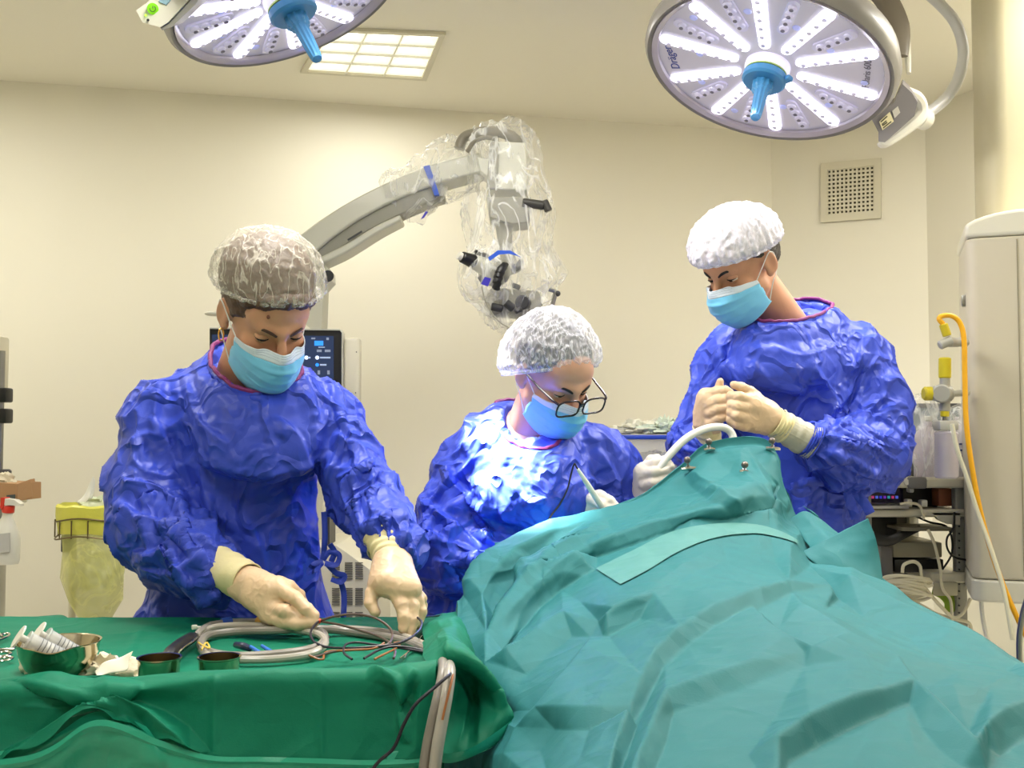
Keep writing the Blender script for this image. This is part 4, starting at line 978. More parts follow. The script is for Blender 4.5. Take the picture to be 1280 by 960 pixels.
def bsurf(rows, nu, nv):
    """smooth sheet through a grid of control points"""
    A = [catmull(r, nv) for r in rows]; A = np.array(A)
    B = np.array([catmull(list(A[:, j]), nu) for j in range(A.shape[1])])      # [col, row]
    return B.transpose(1, 0, 2)
def gridquads(n, m): 
    i, j = np.meshgrid(np.arange(n-1), np.arange(m-1), indexing='ij'); a = (i*m+j).ravel()
    return np.stack([a, a+m, a+m+1, a+1], 1)
def sheet(name, rows, nu, nv, m, parent=None, lines=None, noise=.004, seed=0, solid=.0, label=None, flip=False, wscale=1, cg=1, cw=1, extra=None):
    S = bsurf(rows, nu, nv); n, mm = S.shape[:2]; V = S.reshape(-1, 3); Q = gridquads(n, mm)
    N = vnormals(V, Q)
    mz = N[:, 2].mean(); fl = mz < 0 if abs(mz) > .15 else (N*(V-np.array([0, 0, CAMZ]))).sum(1).mean() > 0
    if fl: N = -N; Q = Q[:, ::-1]
    wp = V+np.stack([perlin(V*4+s) for s in (1, 20, 40)], 1)*.06
    if extra is not None:
        vis = np.clip(-(N*(V-np.array([0, 0, CAMZ]))).sum(1)*4+.2, 0, 1)
        V = V+N*(extra(V)*vis*1.3)[:, None]; N = vnormals(V, Q)
    d = ridged(wp*np.array([7, 7, 7.])*wscale+seed, .8)*noise+perlin(wp*5*wscale+seed*2)*noise*1.2+ridged(wp*19*wscale+seed*3, .8)*noise*.25
    V = V+N*d[:, None]
    if lines: N2 = vnormals(V, Q); V = V+N2*creases(V, N2, mn=11*cw, lines=[(l[0], l[1]*cg, l[2]*cw, l[3]*cw)+tuple(l[4:]) for l in lines])[:, None]
    return link_mesh(name, V, Q, m, parent, label=label, solid=solid), V.reshape(n, mm, 3), N.reshape(n, mm, 3)

# patient drape: rows from the raised head end (far) to the body end (near the camera)
g = lambda x, y, Y: at(x, y, Y)
back = [(575, 800, 2.0, .55), (605, 760, 2.12, .6), (665, 740, 2.26, .6), (740, 720, 2.32, .6), (800, 700, 2.36, .6), (850, 660, 2.38, .6), (893, 640, 2.40, .6), (960, 640, 2.40, .6), (1000, 690, 2.37, .6), (1045, 730, 2.28, .6), (1120, 760, 2.12, .6), (1140, 800, 2.1, .5)]
rows = [
 [np.array([at(x, y, Y)[0], Y+.03, .62]) for x, y, Y, z in back],
 [g(577, 748, 1.93), g(611, 702, 2.03), g(664, 664, 2.12), g(735, 646, 2.17), g(800, 626, 2.22), g(850, 592, 2.26), g(891, 563, 2.29), g(962, 562, 2.29), g(984, 622, 2.26), g(1026, 692, 2.16), g(1100, 728, 2.02), g(1112, 775, 2.04)],
 [g(577, 768, 1.86), g(618, 735, 1.95), g(672, 700, 2.03), g(740, 672, 2.09), g(803, 652, 2.13), g(855, 626, 2.16), g(897, 600, 2.19), g(955, 600, 2.20), g(984, 650, 2.16), g(1032, 702, 2.08), g(1108, 734, 1.98), g(1125, 785, 2.0)],
 [g(578, 795, 1.78), g(622, 775, 1.82), g(675, 745, 1.86), g(740, 712, 1.91), g(800, 690, 1.94), g(855, 672, 1.97), g(905, 660, 2.0), g(955, 668, 2.0), g(1000, 690, 1.99), g(1050, 712, 1.97), g(1140, 752, 1.90), g(1165, 805, 1.92)],
 [g(590, 830, 1.68), g(630, 815, 1.66), g(682, 790, 1.66), g(740, 760, 1.68), g(800, 738, 1.71), g(860, 722, 1.74), g(915, 718, 1.76), g(970, 722, 1.77), g(1030, 735, 1.77), g(1095, 752, 1.76), g(1195, 785, 1.74), g(1225, 840, 1.76)],
 [g(616, 868, 1.57), g(652, 862, 1.48), g(700, 846, 1.42), g(755, 826, 1.42), g(815, 806, 1.43), g(880, 790, 1.44), g(945, 784, 1.45), g(1015, 786, 1.46), g(1085, 796, 1.47), g(1165, 812, 1.48), g(1275, 830, 1.50), g(1310, 890, 1.52)],
 [g(638, 905, 1.48), g(668, 912, 1.31), g(715, 910, 1.17), g(775, 900, 1.15), g(845, 890, 1.14), g(920, 880, 1.14), g(1000, 874, 1.15), g(1080, 874, 1.16), g(1165, 880, 1.18), g(1260, 884, 1.20), g(1380, 888, 1.23), g(1420, 960, 1.25)],
 [g(612, 948, 1.45), g(650, 965, 1.20), g(705, 980, .98), g(780, 985, .94), g(870, 985, .92), g(960, 980, .92), g(1060, 978, .93), g(1160, 978, .94), g(1270, 978, .96), g(1390, 976, .99), g(1520, 970, 1.03), g(1580, 1050, 1.04)],
 [g(590, 1010, 1.42), g(625, 1060, 1.1), g(700, 1120, .76), g(800, 1130, .72), g(910, 1130, .71), g(1020, 1125, .71), g(1140, 1120, .72), g(1260, 1118, .73), g(1400, 1115, .74), g(1540, 1110, .77), g(1700, 1100, .80), g(1760, 1200, .82)],
]
# hanging sides
rows.insert(1, [p+np.array([0, .022, -.035]) for p in rows[1]])
for r in rows:
    a, b = r[0], r[-1]
    if r is not rows[0]: r.insert(0, a+np.array([-.010, .004, -.03]))
    else: r.insert(0, a+np.array([-.010, 0, 0]))
    r.insert(0, np.array([a[0]-.03, a[1]+.01, max(.45, a[2]-.25)])); r.insert(0, np.array([a[0]-.035, a[1]+.01, .30]))
    r.append(np.array([b[0]+.03, b[1]+.01, .45])); r.append(np.array([b[0]+.03, b[1]+.01, .30]))
rows[0] = [np.array([p[0], p[1], p[2]]) for p in rows[0]]
DL = [ # (polyline, height, left width, right width)
 # folds in the upper mound
 ([(862, 590), (885, 612), (905, 632), (925, 645)], 0.0136, 14, 5), ([(925, 560), (930, 590), (960, 628), (985, 640)], 0.0074, 5, 16), ([(905, 633), (870, 655), (800, 668), (735, 690)], 0.0087, 18, 5),
 ([(965, 565), (972, 600), (985, 640)], 0.0062, 4, 14), ([(955, 625), (925, 632), (890, 650), (850, 680)], 0.0074, 4, 16),
 ([(985, 650), (940, 648), (880, 652), (800, 672), (735, 700), (690, 745)], 0.0087, 5, 22), ([(760, 655), (700, 690), (650, 712), (600, 718)], 0.0074, 5, 18),
 ([(770, 680), (715, 705), (660, 745), (615, 790)], 0.0081, 4, 18), ([(735, 720), (690, 730), (650, 770), (628, 830)], 0.0074, 4, 18), ([(640, 690), (660, 715), (672, 720)], 0.0050, 4, 10),
 ([(980, 680), (930, 672), (880, 672), (830, 690), (775, 720)], 0.0050, 4, 18), ([(990, 655), (1020, 668), (1060, 700), (1080, 730)], 0.0062, 5, 12),
 ([(905, 690), (860, 705), (800, 745), (740, 760)], .005, 4, 14),
]
from mathutils.geometry import delaunay_2d_cdt
def make_facets(FL, region):
    fv, fe, fh = [], [], []
    for l in FL:
        for k, (x, y, h) in enumerate(l):
            if k: fe.append((len(fv)-1, len(fv)))
            fv.append(Vector((x, y))); fh.append(h)
    NL = len(fv)
    def dline(x, y): return min(float(polydist(np.array([[x, y]], float), [(p[0], p[1]) for p in l])[0][0]) for l in FL)
    for gx in range(region[0], region[1], region[4]):
        for gy in range(region[2], region[3], region[5]):
            x, y = gx+(gy//region[5] % 2)*region[4]//2, gy
            if dline(x, y) > (16 if y < 760 else 26): fv.append(Vector((x, y))); fh.append(-.001 if 700 < y else 0)
    rV, rE, rF, oV, _, _ = delaunay_2d_cdt(fv, fe, [], 0, 1e-5)
    rh = np.array([max((fh[i] for i in o), key=abs) if o else np.nan for o in oV]); rV = np.array([v[:] for v in rV])
    for i in np.where(np.isnan(rh))[0]:      # crossings made by the triangulation take the nearest height
        dd = np.hypot(*(rV-rV[i]).T); dd[np.isnan(rh)] = 1e9; rh[i] = rh[dd.argmin()]
    def facet_(V):
        uv = proj(V); out = np.zeros(len(V))
        for f in rF:
            a, b_, c_ = rV[f[0]], rV[f[1]], rV[f[2]]; det = (b_[0]-a[0])*(c_[1]-a[1])-(c_[0]-a[0])*(b_[1]-a[1])
            if abs(det) < 1e-6: continue
            lo, hi = np.minimum(np.minimum(a, b_), c_), np.maximum(np.maximum(a, b_), c_)
            m = np.where(((uv >= lo-.01) & (uv <= hi+.01)).all(1))[0]
            if not len(m): continue
            p = uv[m]-a; s1 = (p[:, 0]*(c_[1]-a[1])-(c_[0]-a[0])*p[:, 1])/det; s2 = ((b_[0]-a[0])*p[:, 1]-p[:, 0]*(b_[1]-a[1]))/det
            ok = (s1 >= -1e-4) & (s2 >= -1e-4) & (s1+s2 <= 1.0001)
            out[m[ok]] = (rh[f[0]]*(1-s1-s2)+rh[f[1]]*s1+rh[f[2]]*s2)[ok]
        return out
    return facet_
# stiff folds of the body part: flat facets between ridge and valley lines (x, y as seen in the photo, height in m)
FL = [  # ridges
 [(1037, 734, .003), (985, 734, .010), (936, 752, .014), (887, 775, .015), (852, 798, .015), (823, 827, .015), (806, 862, .015), (788, 908, .014), (771, 950, .013), (760, 990, .012), (745, 1050, .01)],
 [(1041, 740, .000), (990, 741, .000), (942, 760, .001), (894, 783, .001), (860, 806, .000), (832, 833, .000), (815, 866, .000), (797, 912, .000), (781, 952, .000), (770, 992, .000), (757, 1052, .0)],
 [(836, 882, .014), (880, 862, .012), (930, 842, .010), (1006, 820, .004)],
 [(836, 882, .014), (818, 920, .012), (800, 962, .012), (790, 1010, .01)],
 [(842, 892, .000), (888, 874, -.002), (940, 854, -.002), (1006, 832, -.001)],
 [(848, 894, .0), (832, 928, -.002), (816, 966, -.002)],
 [(936, 762, .002), (960, 785, .008), (985, 805, .010), (1016, 822, .012), (1060, 838, .010), (1100, 853, .010), (1141, 869, .016)],
 [(946, 762, -.003), (975, 784, -.004), (1010, 808, -.002)],
 [(973, 940, .014), (1010, 915, .015), (1060, 892, .015), (1100, 878, .012), (1141, 869, .012)],
 [(985, 952, -.002), (1022, 926, -.004), (1070, 902, -.004), (1108, 888, -.003), (1138, 882, .0)],
 [(1141, 869, .016), (1165, 892, .015), (1190, 917, .014), (1219, 945, .012)], [(1150, 868, .002), (1182, 890, -.002), (1210, 912, -.003), (1236, 932, -.002)], [(1132, 888, .0), (1155, 912, -.003), (1180, 938, -.003), (1204, 958, -.002)],
 [(1141, 869, .016), (1190, 870, .010), (1240, 871, .009), (1300, 872, .008)],
 [(1219, 945, .012), (1233, 920, .013), (1260, 900, .013), (1295, 885, .012)], [(1232, 960, -.004), (1250, 936, -.005), (1285, 915, -.004)],
 [(1000, 760, .006), (1060, 800, .010), (1120, 830, .010), (1200, 850, .008), (1290, 862, .006)], [(1030, 760, -.003), (1090, 790, -.006), (1160, 815, -.006), (1260, 835, -.003)],
 [(1060, 730, .010), (1120, 762, .012), (1190, 792, .012), (1290, 826, .010)],
 # left flank
 [(860, 745, .006), (820, 752, .010), (770, 774, .012), (762, 778, .012), (708, 772, .010), (680, 790, .012), (640, 822, .012), (612, 835, .010)],
 [(800, 770, -.004), (760, 790, -.006), (712, 790, -.006), (690, 806, -.006), (655, 838, -.006)],
 [(790, 895, .008), (735, 895, .009), (680, 893, .012), (655, 918, .012), (640, 950, .010)], [(790, 906, -.002), (735, 908, -.003), (690, 908, -.004), (672, 935, -.004)],
 [(762, 778, .012), (735, 815, .010), (705, 855, .011), (680, 893, .012)], [(748, 776, -.002), (716, 815, -.005), (688, 850, -.005), (660, 885, -.004)],
 # upper flank
 [(715, 712, .014), (680, 725, .018), (655, 745, .021), (632, 775, .020), (612, 805, .014)], [(745, 712, -.002), (700, 732, -.009), (672, 752, -.011), (648, 780, -.010), (626, 812, -.008)],
 [(628, 690, .012), (600, 713, .018), (588, 735, .014)], [(690, 672, .012), (645, 697, .020), (622, 722, .020), (602, 755, .015)], [(700, 682, -.004), (660, 708, -.010), (638, 735, -.011), (616, 768, -.009)],
 [(735, 662, .008), (765, 652, .010), (812, 656, .008)], [(650, 726, .016), (690, 700, .014), (740, 685, .012), (800, 664, .012), (850, 652, .012), (905, 636, .014), (955, 616, .016)],
 [(700, 712, -.004), (745, 696, -.006), (800, 678, -.006), (855, 662, -.006), (910, 650, -.006), (958, 640, -.004)],
 [(985, 690, .008), (1015, 700, -.010), (1050, 738, -.012), (1082, 762, -.010), (1140, 790, -.008)],
]
facet = make_facets(FL, (480, 1700, 560, 1200, 70, 48))
drape, DV, DN = sheet('patient_drape', rows, 50, 38, M_DRAPE, lines=DL, noise=.0016, seed=4, cg=1.4, cw=1.15, extra=facet)
tag(drape, 'teal surgical drape tented over the lying patient and operating table', 'surgical drape')
# pale adhesive strip lying on the drape, following its surface
from mathutils.bvhtree import BVHTree
def shrink(obj_mesh):
    me = obj_mesh.data; return BVHTree.FromPolygons([v.co[:] for v in me.vertices], [p.vertices[:] for p in me.polygons])
BV = shrink(drape)
def on_drape(px, py, lift=.002, bv=None):
    d = Vector(at(px, py, 1.0))-Vector((0, 0, CAMZ)); d.normalize(); h = (bv or BV).ray_cast(Vector((0, 0, CAMZ)), d)
    if h[0] is None: return None
    n = h[1] if h[1].dot(d) < 0 else -h[1]
    return np.array(h[0]+n*lift)
top_e = catmull([(745, 712, 0), (790, 690, 0), (840, 666, 0), (890, 656, 0), (940, 656, 0), (975, 665, 0), (996, 676, 0)], 14); bot_e = catmull([(776, 732, 0), (810, 714, 0), (850, 690, 0), (895, 673, 0), (940, 668, 0), (970, 672, 0), (997, 680, 0)], 14)
G_ = np.array([[on_drape(*(a*(1-k/7)+b_*k/7)[:2], .0025) for k in range(8)] for a, b_ in zip(top_e, bot_e)])
b = MB(); b.grid(G_, len(top_e), 8); b.build('adhesive_strip', M_TAPE, drape, label='pale green adhesive strip across the drape')
# loose flap standing up at the far right of the drape
fl = [[g(1002, 690, 2.03), g(1030, 676, 2.05), g(1060, 660, 2.06), g(1085, 648, 2.05)], [g(1015, 702, 2.0), g(1045, 694, 2.01), g(1075, 684, 2.02), g(1094, 672, 2.03)], [g(1035, 716, 1.98), g(1062, 716, 1.98), g(1085, 712, 1.99), g(1100, 702, 2.01)], [g(1060, 732, 1.96), g(1080, 738, 1.96), g(1095, 740, 1.96), g(1103, 735, 1.98)]]
sheet('drape_flap', fl, 10, 10, M_DRAPE, drape, noise=.003, seed=2, solid=.0015, label='loose corner flap folded up')
fl = [[g(985, 652, 2.19), g(1003, 640, 2.2), g(1018, 642, 2.2), g(1004, 632, 2.21)], [g(998, 668, 2.14), g(1018, 655, 2.15), g(1038, 662, 2.15), g(1050, 668, 2.16)], [g(1012, 684, 2.08), g(1035, 674, 2.08), g(1050, 680, 2.08), g(1068, 690, 2.08)], [g(1015, 694, 2.04), g(1035, 692, 2.03), g(1055, 696, 2.03), g(1075, 704, 2.03)]]
sheet('drape_fold', fl, 10, 10, M_DRAPE, drape, noise=.005, seed=6, solid=.0015)

# operating table carrying patient and drape
t = thing('operating_table', 'operating table hidden beneath the teal drape', 'operating table', (.28, 1.35, 0))
b = MB(); b.box((.28, 1.40, .66), (.50, 1.5, .07), rz(-8), .02); b.build('tabletop', M_DGREY, t)
b = MB(); b.cyl((.28, 1.4, .06), (.28, 1.4, .62), .09, 24, .01); b.build('column', M_STEEL, t)
b = MB(); b.box((.28, 1.4, .035), (.45, .8, .07), rz(-8), .02); b.build('base', M_STEEL, t)

# ball-topped clamps pinning the drape
def pin(px, py, qx, qy, Y, label, lean=(0, 0, 1), long=0):
    base = at(qx, qy, Y); top = at(px, py, Y-.01)
    t = thing('drape_clamp', label, 'clamp', base, 'ball topped metal clamps on the drape')
    b = MB(); b.ell(top, (.0075, .0075, .0075)); b.build('ball', mat('satin_ball_steel', (120, 112, 106), .35, .9), t)
    b = MB(); b.cyl(base, top, .0026, 10); b.lathe([(.004, 0), (.006, .003), (.004, .008)], base, top-base, 14); b.build('stem', M_STEEL, t)
    b = MB(); d = np.array([long, 0, 0]) if long else np.array([.010, 0, -.002]); b.tube([base-d*.9+np.array([0, -.004, -.001]), base+np.array([0, -.007, .001]), base+d+np.array([0, -.004, .001])], [.0035, .005, .0035], 8, 4); b.build('jaw', M_CHROME, t)
pin(886, 552, 886, 562, 2.285, 'small ball clamp at the top of the drape beside the white tube end', long=.012)
pin(859, 575, 861, 586, 2.245, 'ball clamp on the left slope of the drape near the white gloved hand', long=.018)
pin(931, 581, 930, 590, 2.195, 'dark ball clamp on the near face of the drape peak')
pin(965, 551, 966, 561, 2.285, 'ball clamp at the right corner of the drape peak', long=-.016)

# white tube arching from the surgeon's hand into the drape
b = MB(); b.tube([g(812, 606, 2.31), g(824, 588, 2.30), g(836, 570, 2.30), g(858, 548, 2.31), g(882, 536, 2.33), g(902, 534, 2.35), g(914, 541, 2.355), g(917, 556, 2.35), g(915, 585, 2.34)], .0088, 14, 8)
tag(b.build('suction_tube', mat('milky_tube', (238, 238, 232), .25, spec=.6, coat=.3)), 'white plastic tube arching from the white gloved hand into the drape', 'tube')
# instrument pen
t = thing('instrument_pen', 'pale pen shaped instrument with a black cable, held by the seated person', 'instrument', g(748, 628, 2.235))
pa, pb = g(722, 586, 2.20), g(764, 652, 2.235); b = MB(); d = pb-pa
b.lathe([(.0028, 0), (.0032, .002), (.0040, .01), (.0058, .04), (.0066, .075), (.0070, .135), (.005, .138)], pa, d, 18); b.build('body', mat('pen_white', (226, 226, 214), .35), t)
b = MB(); b.tube([pa+d*.01, pa-d*.03, g(718, 580, 2.20), g(714, 592, 2.205), g(709, 612, 2.21), g(700, 630, 2.21), g(690, 643, 2.2), g(684, 652, 2.18)], .0019, 8, 8); b.build('cable', mat('black_cable', (24, 20, 24), .4), t)

# ---- instrument table with green drape
L = lambda X, Y, z: np.array([X, Y, z])
zt = .85
t = thing('instrument_table', 'instrument trolley under the green drape', 'table', (-.62, 1.68, 0))
b = MB(); b.box((-.66, 1.68, zt-.02), (1.02, .44, .025), None, .008); b.build('tabletop', M_STEEL, t)
for sx in (-1, 1):
    for sy in (-1, 1):
        b = MB(); b.cyl((-.66+.46*sx, 1.68+.19*sy, .08), (-.66+.46*sx, 1.68+.19*sy, zt-.03), .016, 16); o = b.build('leg', M_STEEL, t)
        b = MB(); b.cyl((-.66+.46*sx-.012, 1.68+.19*sy, .04), (-.66+.46*sx+.012, 1.68+.19*sy, .04), .038, 20, .006); b.build('caster', M_BLACK, o)
X = [-1.62, -1.35, -1.10, -.95, -.80, -.68, -.56, -.44, -.32, -.22, -.118]
yb = lambda x: 1.95 if x > -.82 else 1.93
zl = {-.80: .0, -.68: .003}
def lip(px): return np.interp(px, [-60, 0, 20, 100, 200, 260, 300, 400, 480, 540], [868, 862, 850, 852, 846, 838, 836, 836, 834, 830])
rowsT = [[L(x, 1.97, .55) for x in X], [L(x, 1.965, .78) for x in X], [L(x, 1.95, zt+.001) for x in X], [L(x, 1.90, zt+.004) for x in X], [L(x, 1.68, zt) for x in X], [L(x, 1.50, zt-.001) for x in X],
         [np.array([x, 1.435, zt-.004]) for x in X]]
cols = [-40, 40, 110, 170, 230, 300, 360, 420, 470, 520, 548]
cols = [-420, -180, 30, 120, 200, 262, 330, 400, 460, 512, 545]
def rowpx(ys, Y): return [at(c, y, Y+dy) for c, (y, dy) in zip(cols, ys)]
lipz = [864, 862, 851, 852, 845, 838, 836, 836, 835, 832, 828]
rowsT.append([at(c, y, 1.408) for c, y in zip(cols, lipz)])
rowsT.append([at(c, y+14, 1.385) for c, y in zip(cols, lipz)])
m1 = [900, 898, 890, 874, 880, 886, 884, 884, 882, 880, 878]; d1 = [1.385, 1.385, 1.384, 1.388, 1.388, 1.384, 1.384, 1.384, 1.384, 1.384, 1.384]
rowsT.append([at(c, y, d) for c, y, d in zip(cols, m1, d1)])
m2 = [930, 932, 925, 893, 912, 926, 926, 926, 926, 922, 918]; d2 = [1.375, 1.375, 1.372, 1.372, 1.374, 1.374, 1.376, 1.376, 1.376, 1.376, 1.376]
rowsT.append([at(c, y, d) for c, y, d in zip(cols, m2, d2)])
m3 = [950, 955, 945, 900, 925, 944, 946, 948, 950, 948, 944]; d3 = [1.375, 1.375, 1.352, 1.36, 1.365, 1.368, 1.370, 1.368, 1.370, 1.370, 1.375]
rowsT.append([at(c, y, d) for c, y, d in zip(cols, m3, d3)])
TF = [[(148, 880, .020), (100, 903, .018), (60, 925, .016), (22, 948, .010)], [(152, 880, .020), (185, 893, .018), (212, 915, .018), (238, 944, .010)],
      [(128, 880, -.002), (85, 895, -.005), (40, 918, -.005), (0, 938, -.004)], [(172, 876, -.003), (205, 888, -.006), (235, 908, -.006), (262, 938, -.003)],
      [(15, 852, .003), (70, 864, .012), (115, 876, .012), (148, 880, .020)], [(60, 872, -.004), (100, 882, -.005), (125, 886, -.002)], [(30, 880, .004), (70, 885, .003)],
      [(150, 896, .002), (110, 920, .000), (70, 942, .0)], [(156, 896, .004), (168, 920, .006), (172, 948, .006)], [(175, 900, -.002), (196, 925, -.002), (212, 950, .0)],
      [(180, 852, .0), (300, 842, .0), (400, 840, .0), (480, 842, .0)], [(268, 850, .0), (268, 900, .0), (268, 940, .0)], [(480, 852, -.002), (505, 880, -.010), (500, 930, -.006)], [(528, 850, .006), (522, 890, .008), (520, 935, .006)]]
table_facets = make_facets(TF, (-300, 700, 700, 1100, 60, 34))
TL = [([(268, 838), (270, 880), (268, 940)], .003, 2, 8), ([(402, 836), (402, 880), (403, 950)], .003, 2, 8), ([(20, 850), (100, 868), (150, 884)], .006, 3, 18),
      ([(178, 785), (170, 800), (160, 815)], .003, 2, 6), ([(460, 836), (500, 850), (515, 880)], .010, 4, 12), ([(520, 835), (505, 870), (512, 930)], .010, 4, 12)]
td, TV, TN = sheet('table_drape', rowsT, 16, 30, M_GREEN, lines=TL, noise=.0015, seed=11, cg=1.2, cw=.6, extra=table_facets)
tag(td, 'green surgical drape covering the instrument table in the foreground', 'table drape')
# lower, shinier layer hanging below the folded edge
low = [[at(c, y-10, d+.012) for c, y, d in zip(cols, m3, d3)], [at(c, y+22, d+.004) for c, y, d in zip(cols, m3, d3)], [at(c, y+75, d+.03) for c, y, d in zip(cols, m3, d3)], [at(c, y+250, d+.05) for c, y, d in zip(cols, m3, d3)]]
sheet('lower_layer', low, 14, 24, M_GREENS, td, noise=.005, seed=21, lines=[([(140, 900), (90, 915), (40, 945)], .006, 3, 10), ([(150, 905), (190, 925), (205, 960)], .008, 3, 12), ([(260, 948), (330, 955), (400, 955)], .004, 2, 8)], label='shinier turned hem of the green drape')
hem = catmull([at(c, y, d-.004) for c, y, d in zip(cols, m3, d3)], 12); hem2 = catmull([at(c, y+(10 if c > 250 else 13), d-.002) for c, y, d in zip(cols, m3, d3)], 12)
b = MB(); b.grid(np.stack([hem, (hem+hem2)/2-np.array([0, .004, 0]), hem2], 1), len(hem), 3); b.build('hem_band', M_GREENS, td)
# right-hand end: the drape gathers and billows past the tubes
re_ = [
 [g(530, 774, 1.935), g(548, 770, 1.95), g(570, 768, 1.94), g(582, 778, 1.90), g(584, 800, 1.84)],
 [g(530, 800, 1.68), g(546, 788, 1.70), g(566, 778, 1.72), g(582, 792, 1.72), g(588, 818, 1.72)],
 [g(530, 820, 1.50), g(548, 806, 1.50), g(570, 798, 1.52), g(590, 818, 1.55), g(600, 842, 1.60)],
 [g(540, 836, 1.42), g(556, 822, 1.43), g(582, 820, 1.43), g(608, 842, 1.45), g(622, 862, 1.50)],
 [g(545, 850, 1.42), g(562, 845, 1.44), g(590, 846, 1.47), g(618, 862, 1.45), g(634, 880, 1.47)],
 [g(545, 880, 1.40), g(564, 880, 1.44), g(592, 880, 1.48), g(622, 886, 1.44), g(641, 894, 1.45)],
 [g(543, 920, 1.385), g(564, 922, 1.40), g(592, 916, 1.42), g(620, 905, 1.42), g(640, 906, 1.45)],
 [g(540, 952, 1.375), g(562, 956, 1.37), g(590, 948, 1.37), g(618, 932, 1.41), g(638, 920, 1.45)]]
sheet('end_fold', re_, 14, 18, M_GREEN, td, noise=.006, seed=31, lines=[([(556, 812), (580, 822), (608, 846), (632, 884)], .010, 3, 8), ([(562, 845), (578, 880), (572, 940)], .010, 3, 8), ([(600, 850), (606, 890), (596, 935)], .008, 3, 8), ([(545, 775), (560, 800), (556, 830)], .008, 3, 6)], label='billowing right end of the green drape')
eh = catmull([g(540, 950, 1.370), g(562, 954, 1.362), g(590, 946, 1.362), g(618, 930, 1.40), g(640, 912, 1.44)], 8); eh2 = catmull([g(540, 938, 1.366), g(562, 942, 1.352), g(590, 934, 1.352), g(616, 918, 1.388), g(640, 900, 1.436)], 8)
b = MB(); b.grid(np.stack([eh, (eh+eh2)/2-np.array([0, .003, 0]), eh2], 1), len(eh), 3); b.build('hem_band', M_GREENS, td)
# second covered trolley behind at far left
t2 = [[L(-1.9, 2.62, .60), L(-1.5, 2.62, .60), L(-1.18, 2.62, .60), L(-1.13, 2.60, .60)], [L(-1.9, 2.6, .755), L(-1.5, 2.6, .755), L(-1.16, 2.6, .755), L(-1.12, 2.58, .74)], [L(-1.9, 2.4, .76), L(-1.5, 2.4, .76), L(-1.10, 2.4, .76), L(-1.06, 2.4, .74)], [L(-1.9, 2.1, .76), L(-1.4, 2.1, .76), L(-1.0, 2.1, .76), L(-.97, 2.1, .70)], [L(-1.9, 2.06, .5), L(-1.4, 2.06, .5), L(-1.0, 2.06, .5), L(-.97, 2.06, .5)]]
t2 = [[at(x, y, Y) for x, y, Y in r] for r in ([(-200, 800, 2.25), (-60, 800, 2.25), (40, 800, 2.25), (80, 800, 2.25), (88, 810, 2.24)], [(-200, 771, 2.22), (-60, 771, 2.22), (40, 771, 2.22), (80, 770, 2.22), (87, 784, 2.21)], [(-250, 788, 2.05), (-60, 788, 2.05), (40, 787, 2.05), (72, 785, 2.05), (84, 800, 2.04)], [(-300, 800, 1.99), (-60, 800, 1.99), (30, 800, 1.99), (60, 800, 1.99), (78, 812, 1.985)], [(-300, 900, 1.985), (-60, 900, 1.985), (30, 900, 1.985), (60, 900, 1.985), (78, 905, 1.98)])]
s2, _, _ = sheet('trolley_drape', t2, 10, 14, M_GREEN, noise=.003, seed=41)
tag(s2, 'green drape over a second trolley behind the far left end of the instrument table', 'trolley drape')
b = MB(); b.box((-1.15, 2.12, .40), (.35, .2, .6), None, .01); tag(b.build('supply_trolley', M_STEEL), 'metal trolley under the second green drape at far left', 'trolley')

# ------------------------------------------------------------------ things on the instrument table
def ontab(px, py, z=zt+.004): return atz(px, py, z)
# kidney-lipped steel bowl
c = np.array([-.636, 1.475, zt+.004])
t = thing('steel_bowl', 'polished steel bowl holding two large syringes on the green table', 'bowl', c)
b = MB(); prof = [(.0001, .0), (.018, .0), (.030, .004), (.044, .018), (.052, .036), (.0545, .050), (.0565, .052), (.0565, .0535), (.0535, .0525), (.050, .036), (.042, .020), (.028, .007), (.0001, .004)]
b.lathe(prof, c, (0, 0, 1), 72); V = np.vstack(b.V); a = np.arctan2(V[:, 1]-c[1], V[:, 0]-c[0])
V[:, 2] -= np.clip((V[:, 2]-c[2]-.03)/.02, 0, 1)*.006*np.exp(-((a+1.35)/.35)**2); b.V = [V]
b.build('bowl_body', mat('bowl_steel', (190, 178, 150), .14, 1, bump=(40, .06, .002)), t)
M_SYR = mat('clear_syringe_plastic', (226, 228, 226), .12, spec=.6, alpha=.55, coat=.3); M_SYRW = mat('syringe_plunger', (222, 218, 208), .35)
def syringe(a, bb, r, label):
    a, bb = np.array(a), np.array(bb); a = a-(bb-a)*.06; d = bb-a; Ln = np.linalg.norm(d); d /= Ln
    t = thing('syringe', label, 'syringe', bb, 'syringes in the steel bowl')
    o = MB(); o.lathe([(r*1.12, 0), (r*1.14, .002), (r, .004), (r, Ln-.012), (r*.3, Ln-.008), (r*.2, Ln)], a+d*.012, d, 28); o.build('barrel', M_SYR, t)
    p = MB(); p.lathe([(r*1.3, 0), (r*1.32, .002), (r*.4, .003), (r*.35, Ln*.5), (r*.9, Ln*.5+.001), (r*.92, Ln*.5+.010), (.0001, Ln*.5+.012)], a, d, 24); p.build('plunger', M_SYRW, t)
    m = MB()
    for k in range(9): m.lathe([(r*1.01, 0), (r*1.02, .0006), (r*1.01, .0012)], a+d*(.03+.006*k), d, 20)
    m.build('graduation', mat('syringe_print', (90, 92, 96), .5), t)
syringe(at(26, 797, 1.44), at(84, 826, 1.47), .0125, 'clear syringe leaning in the steel bowl, nearest the left rim')
syringe(at(50, 792, 1.47), at(103, 823, 1.50), .0125, 'clear syringe lying in the steel bowl, second from the left rim')
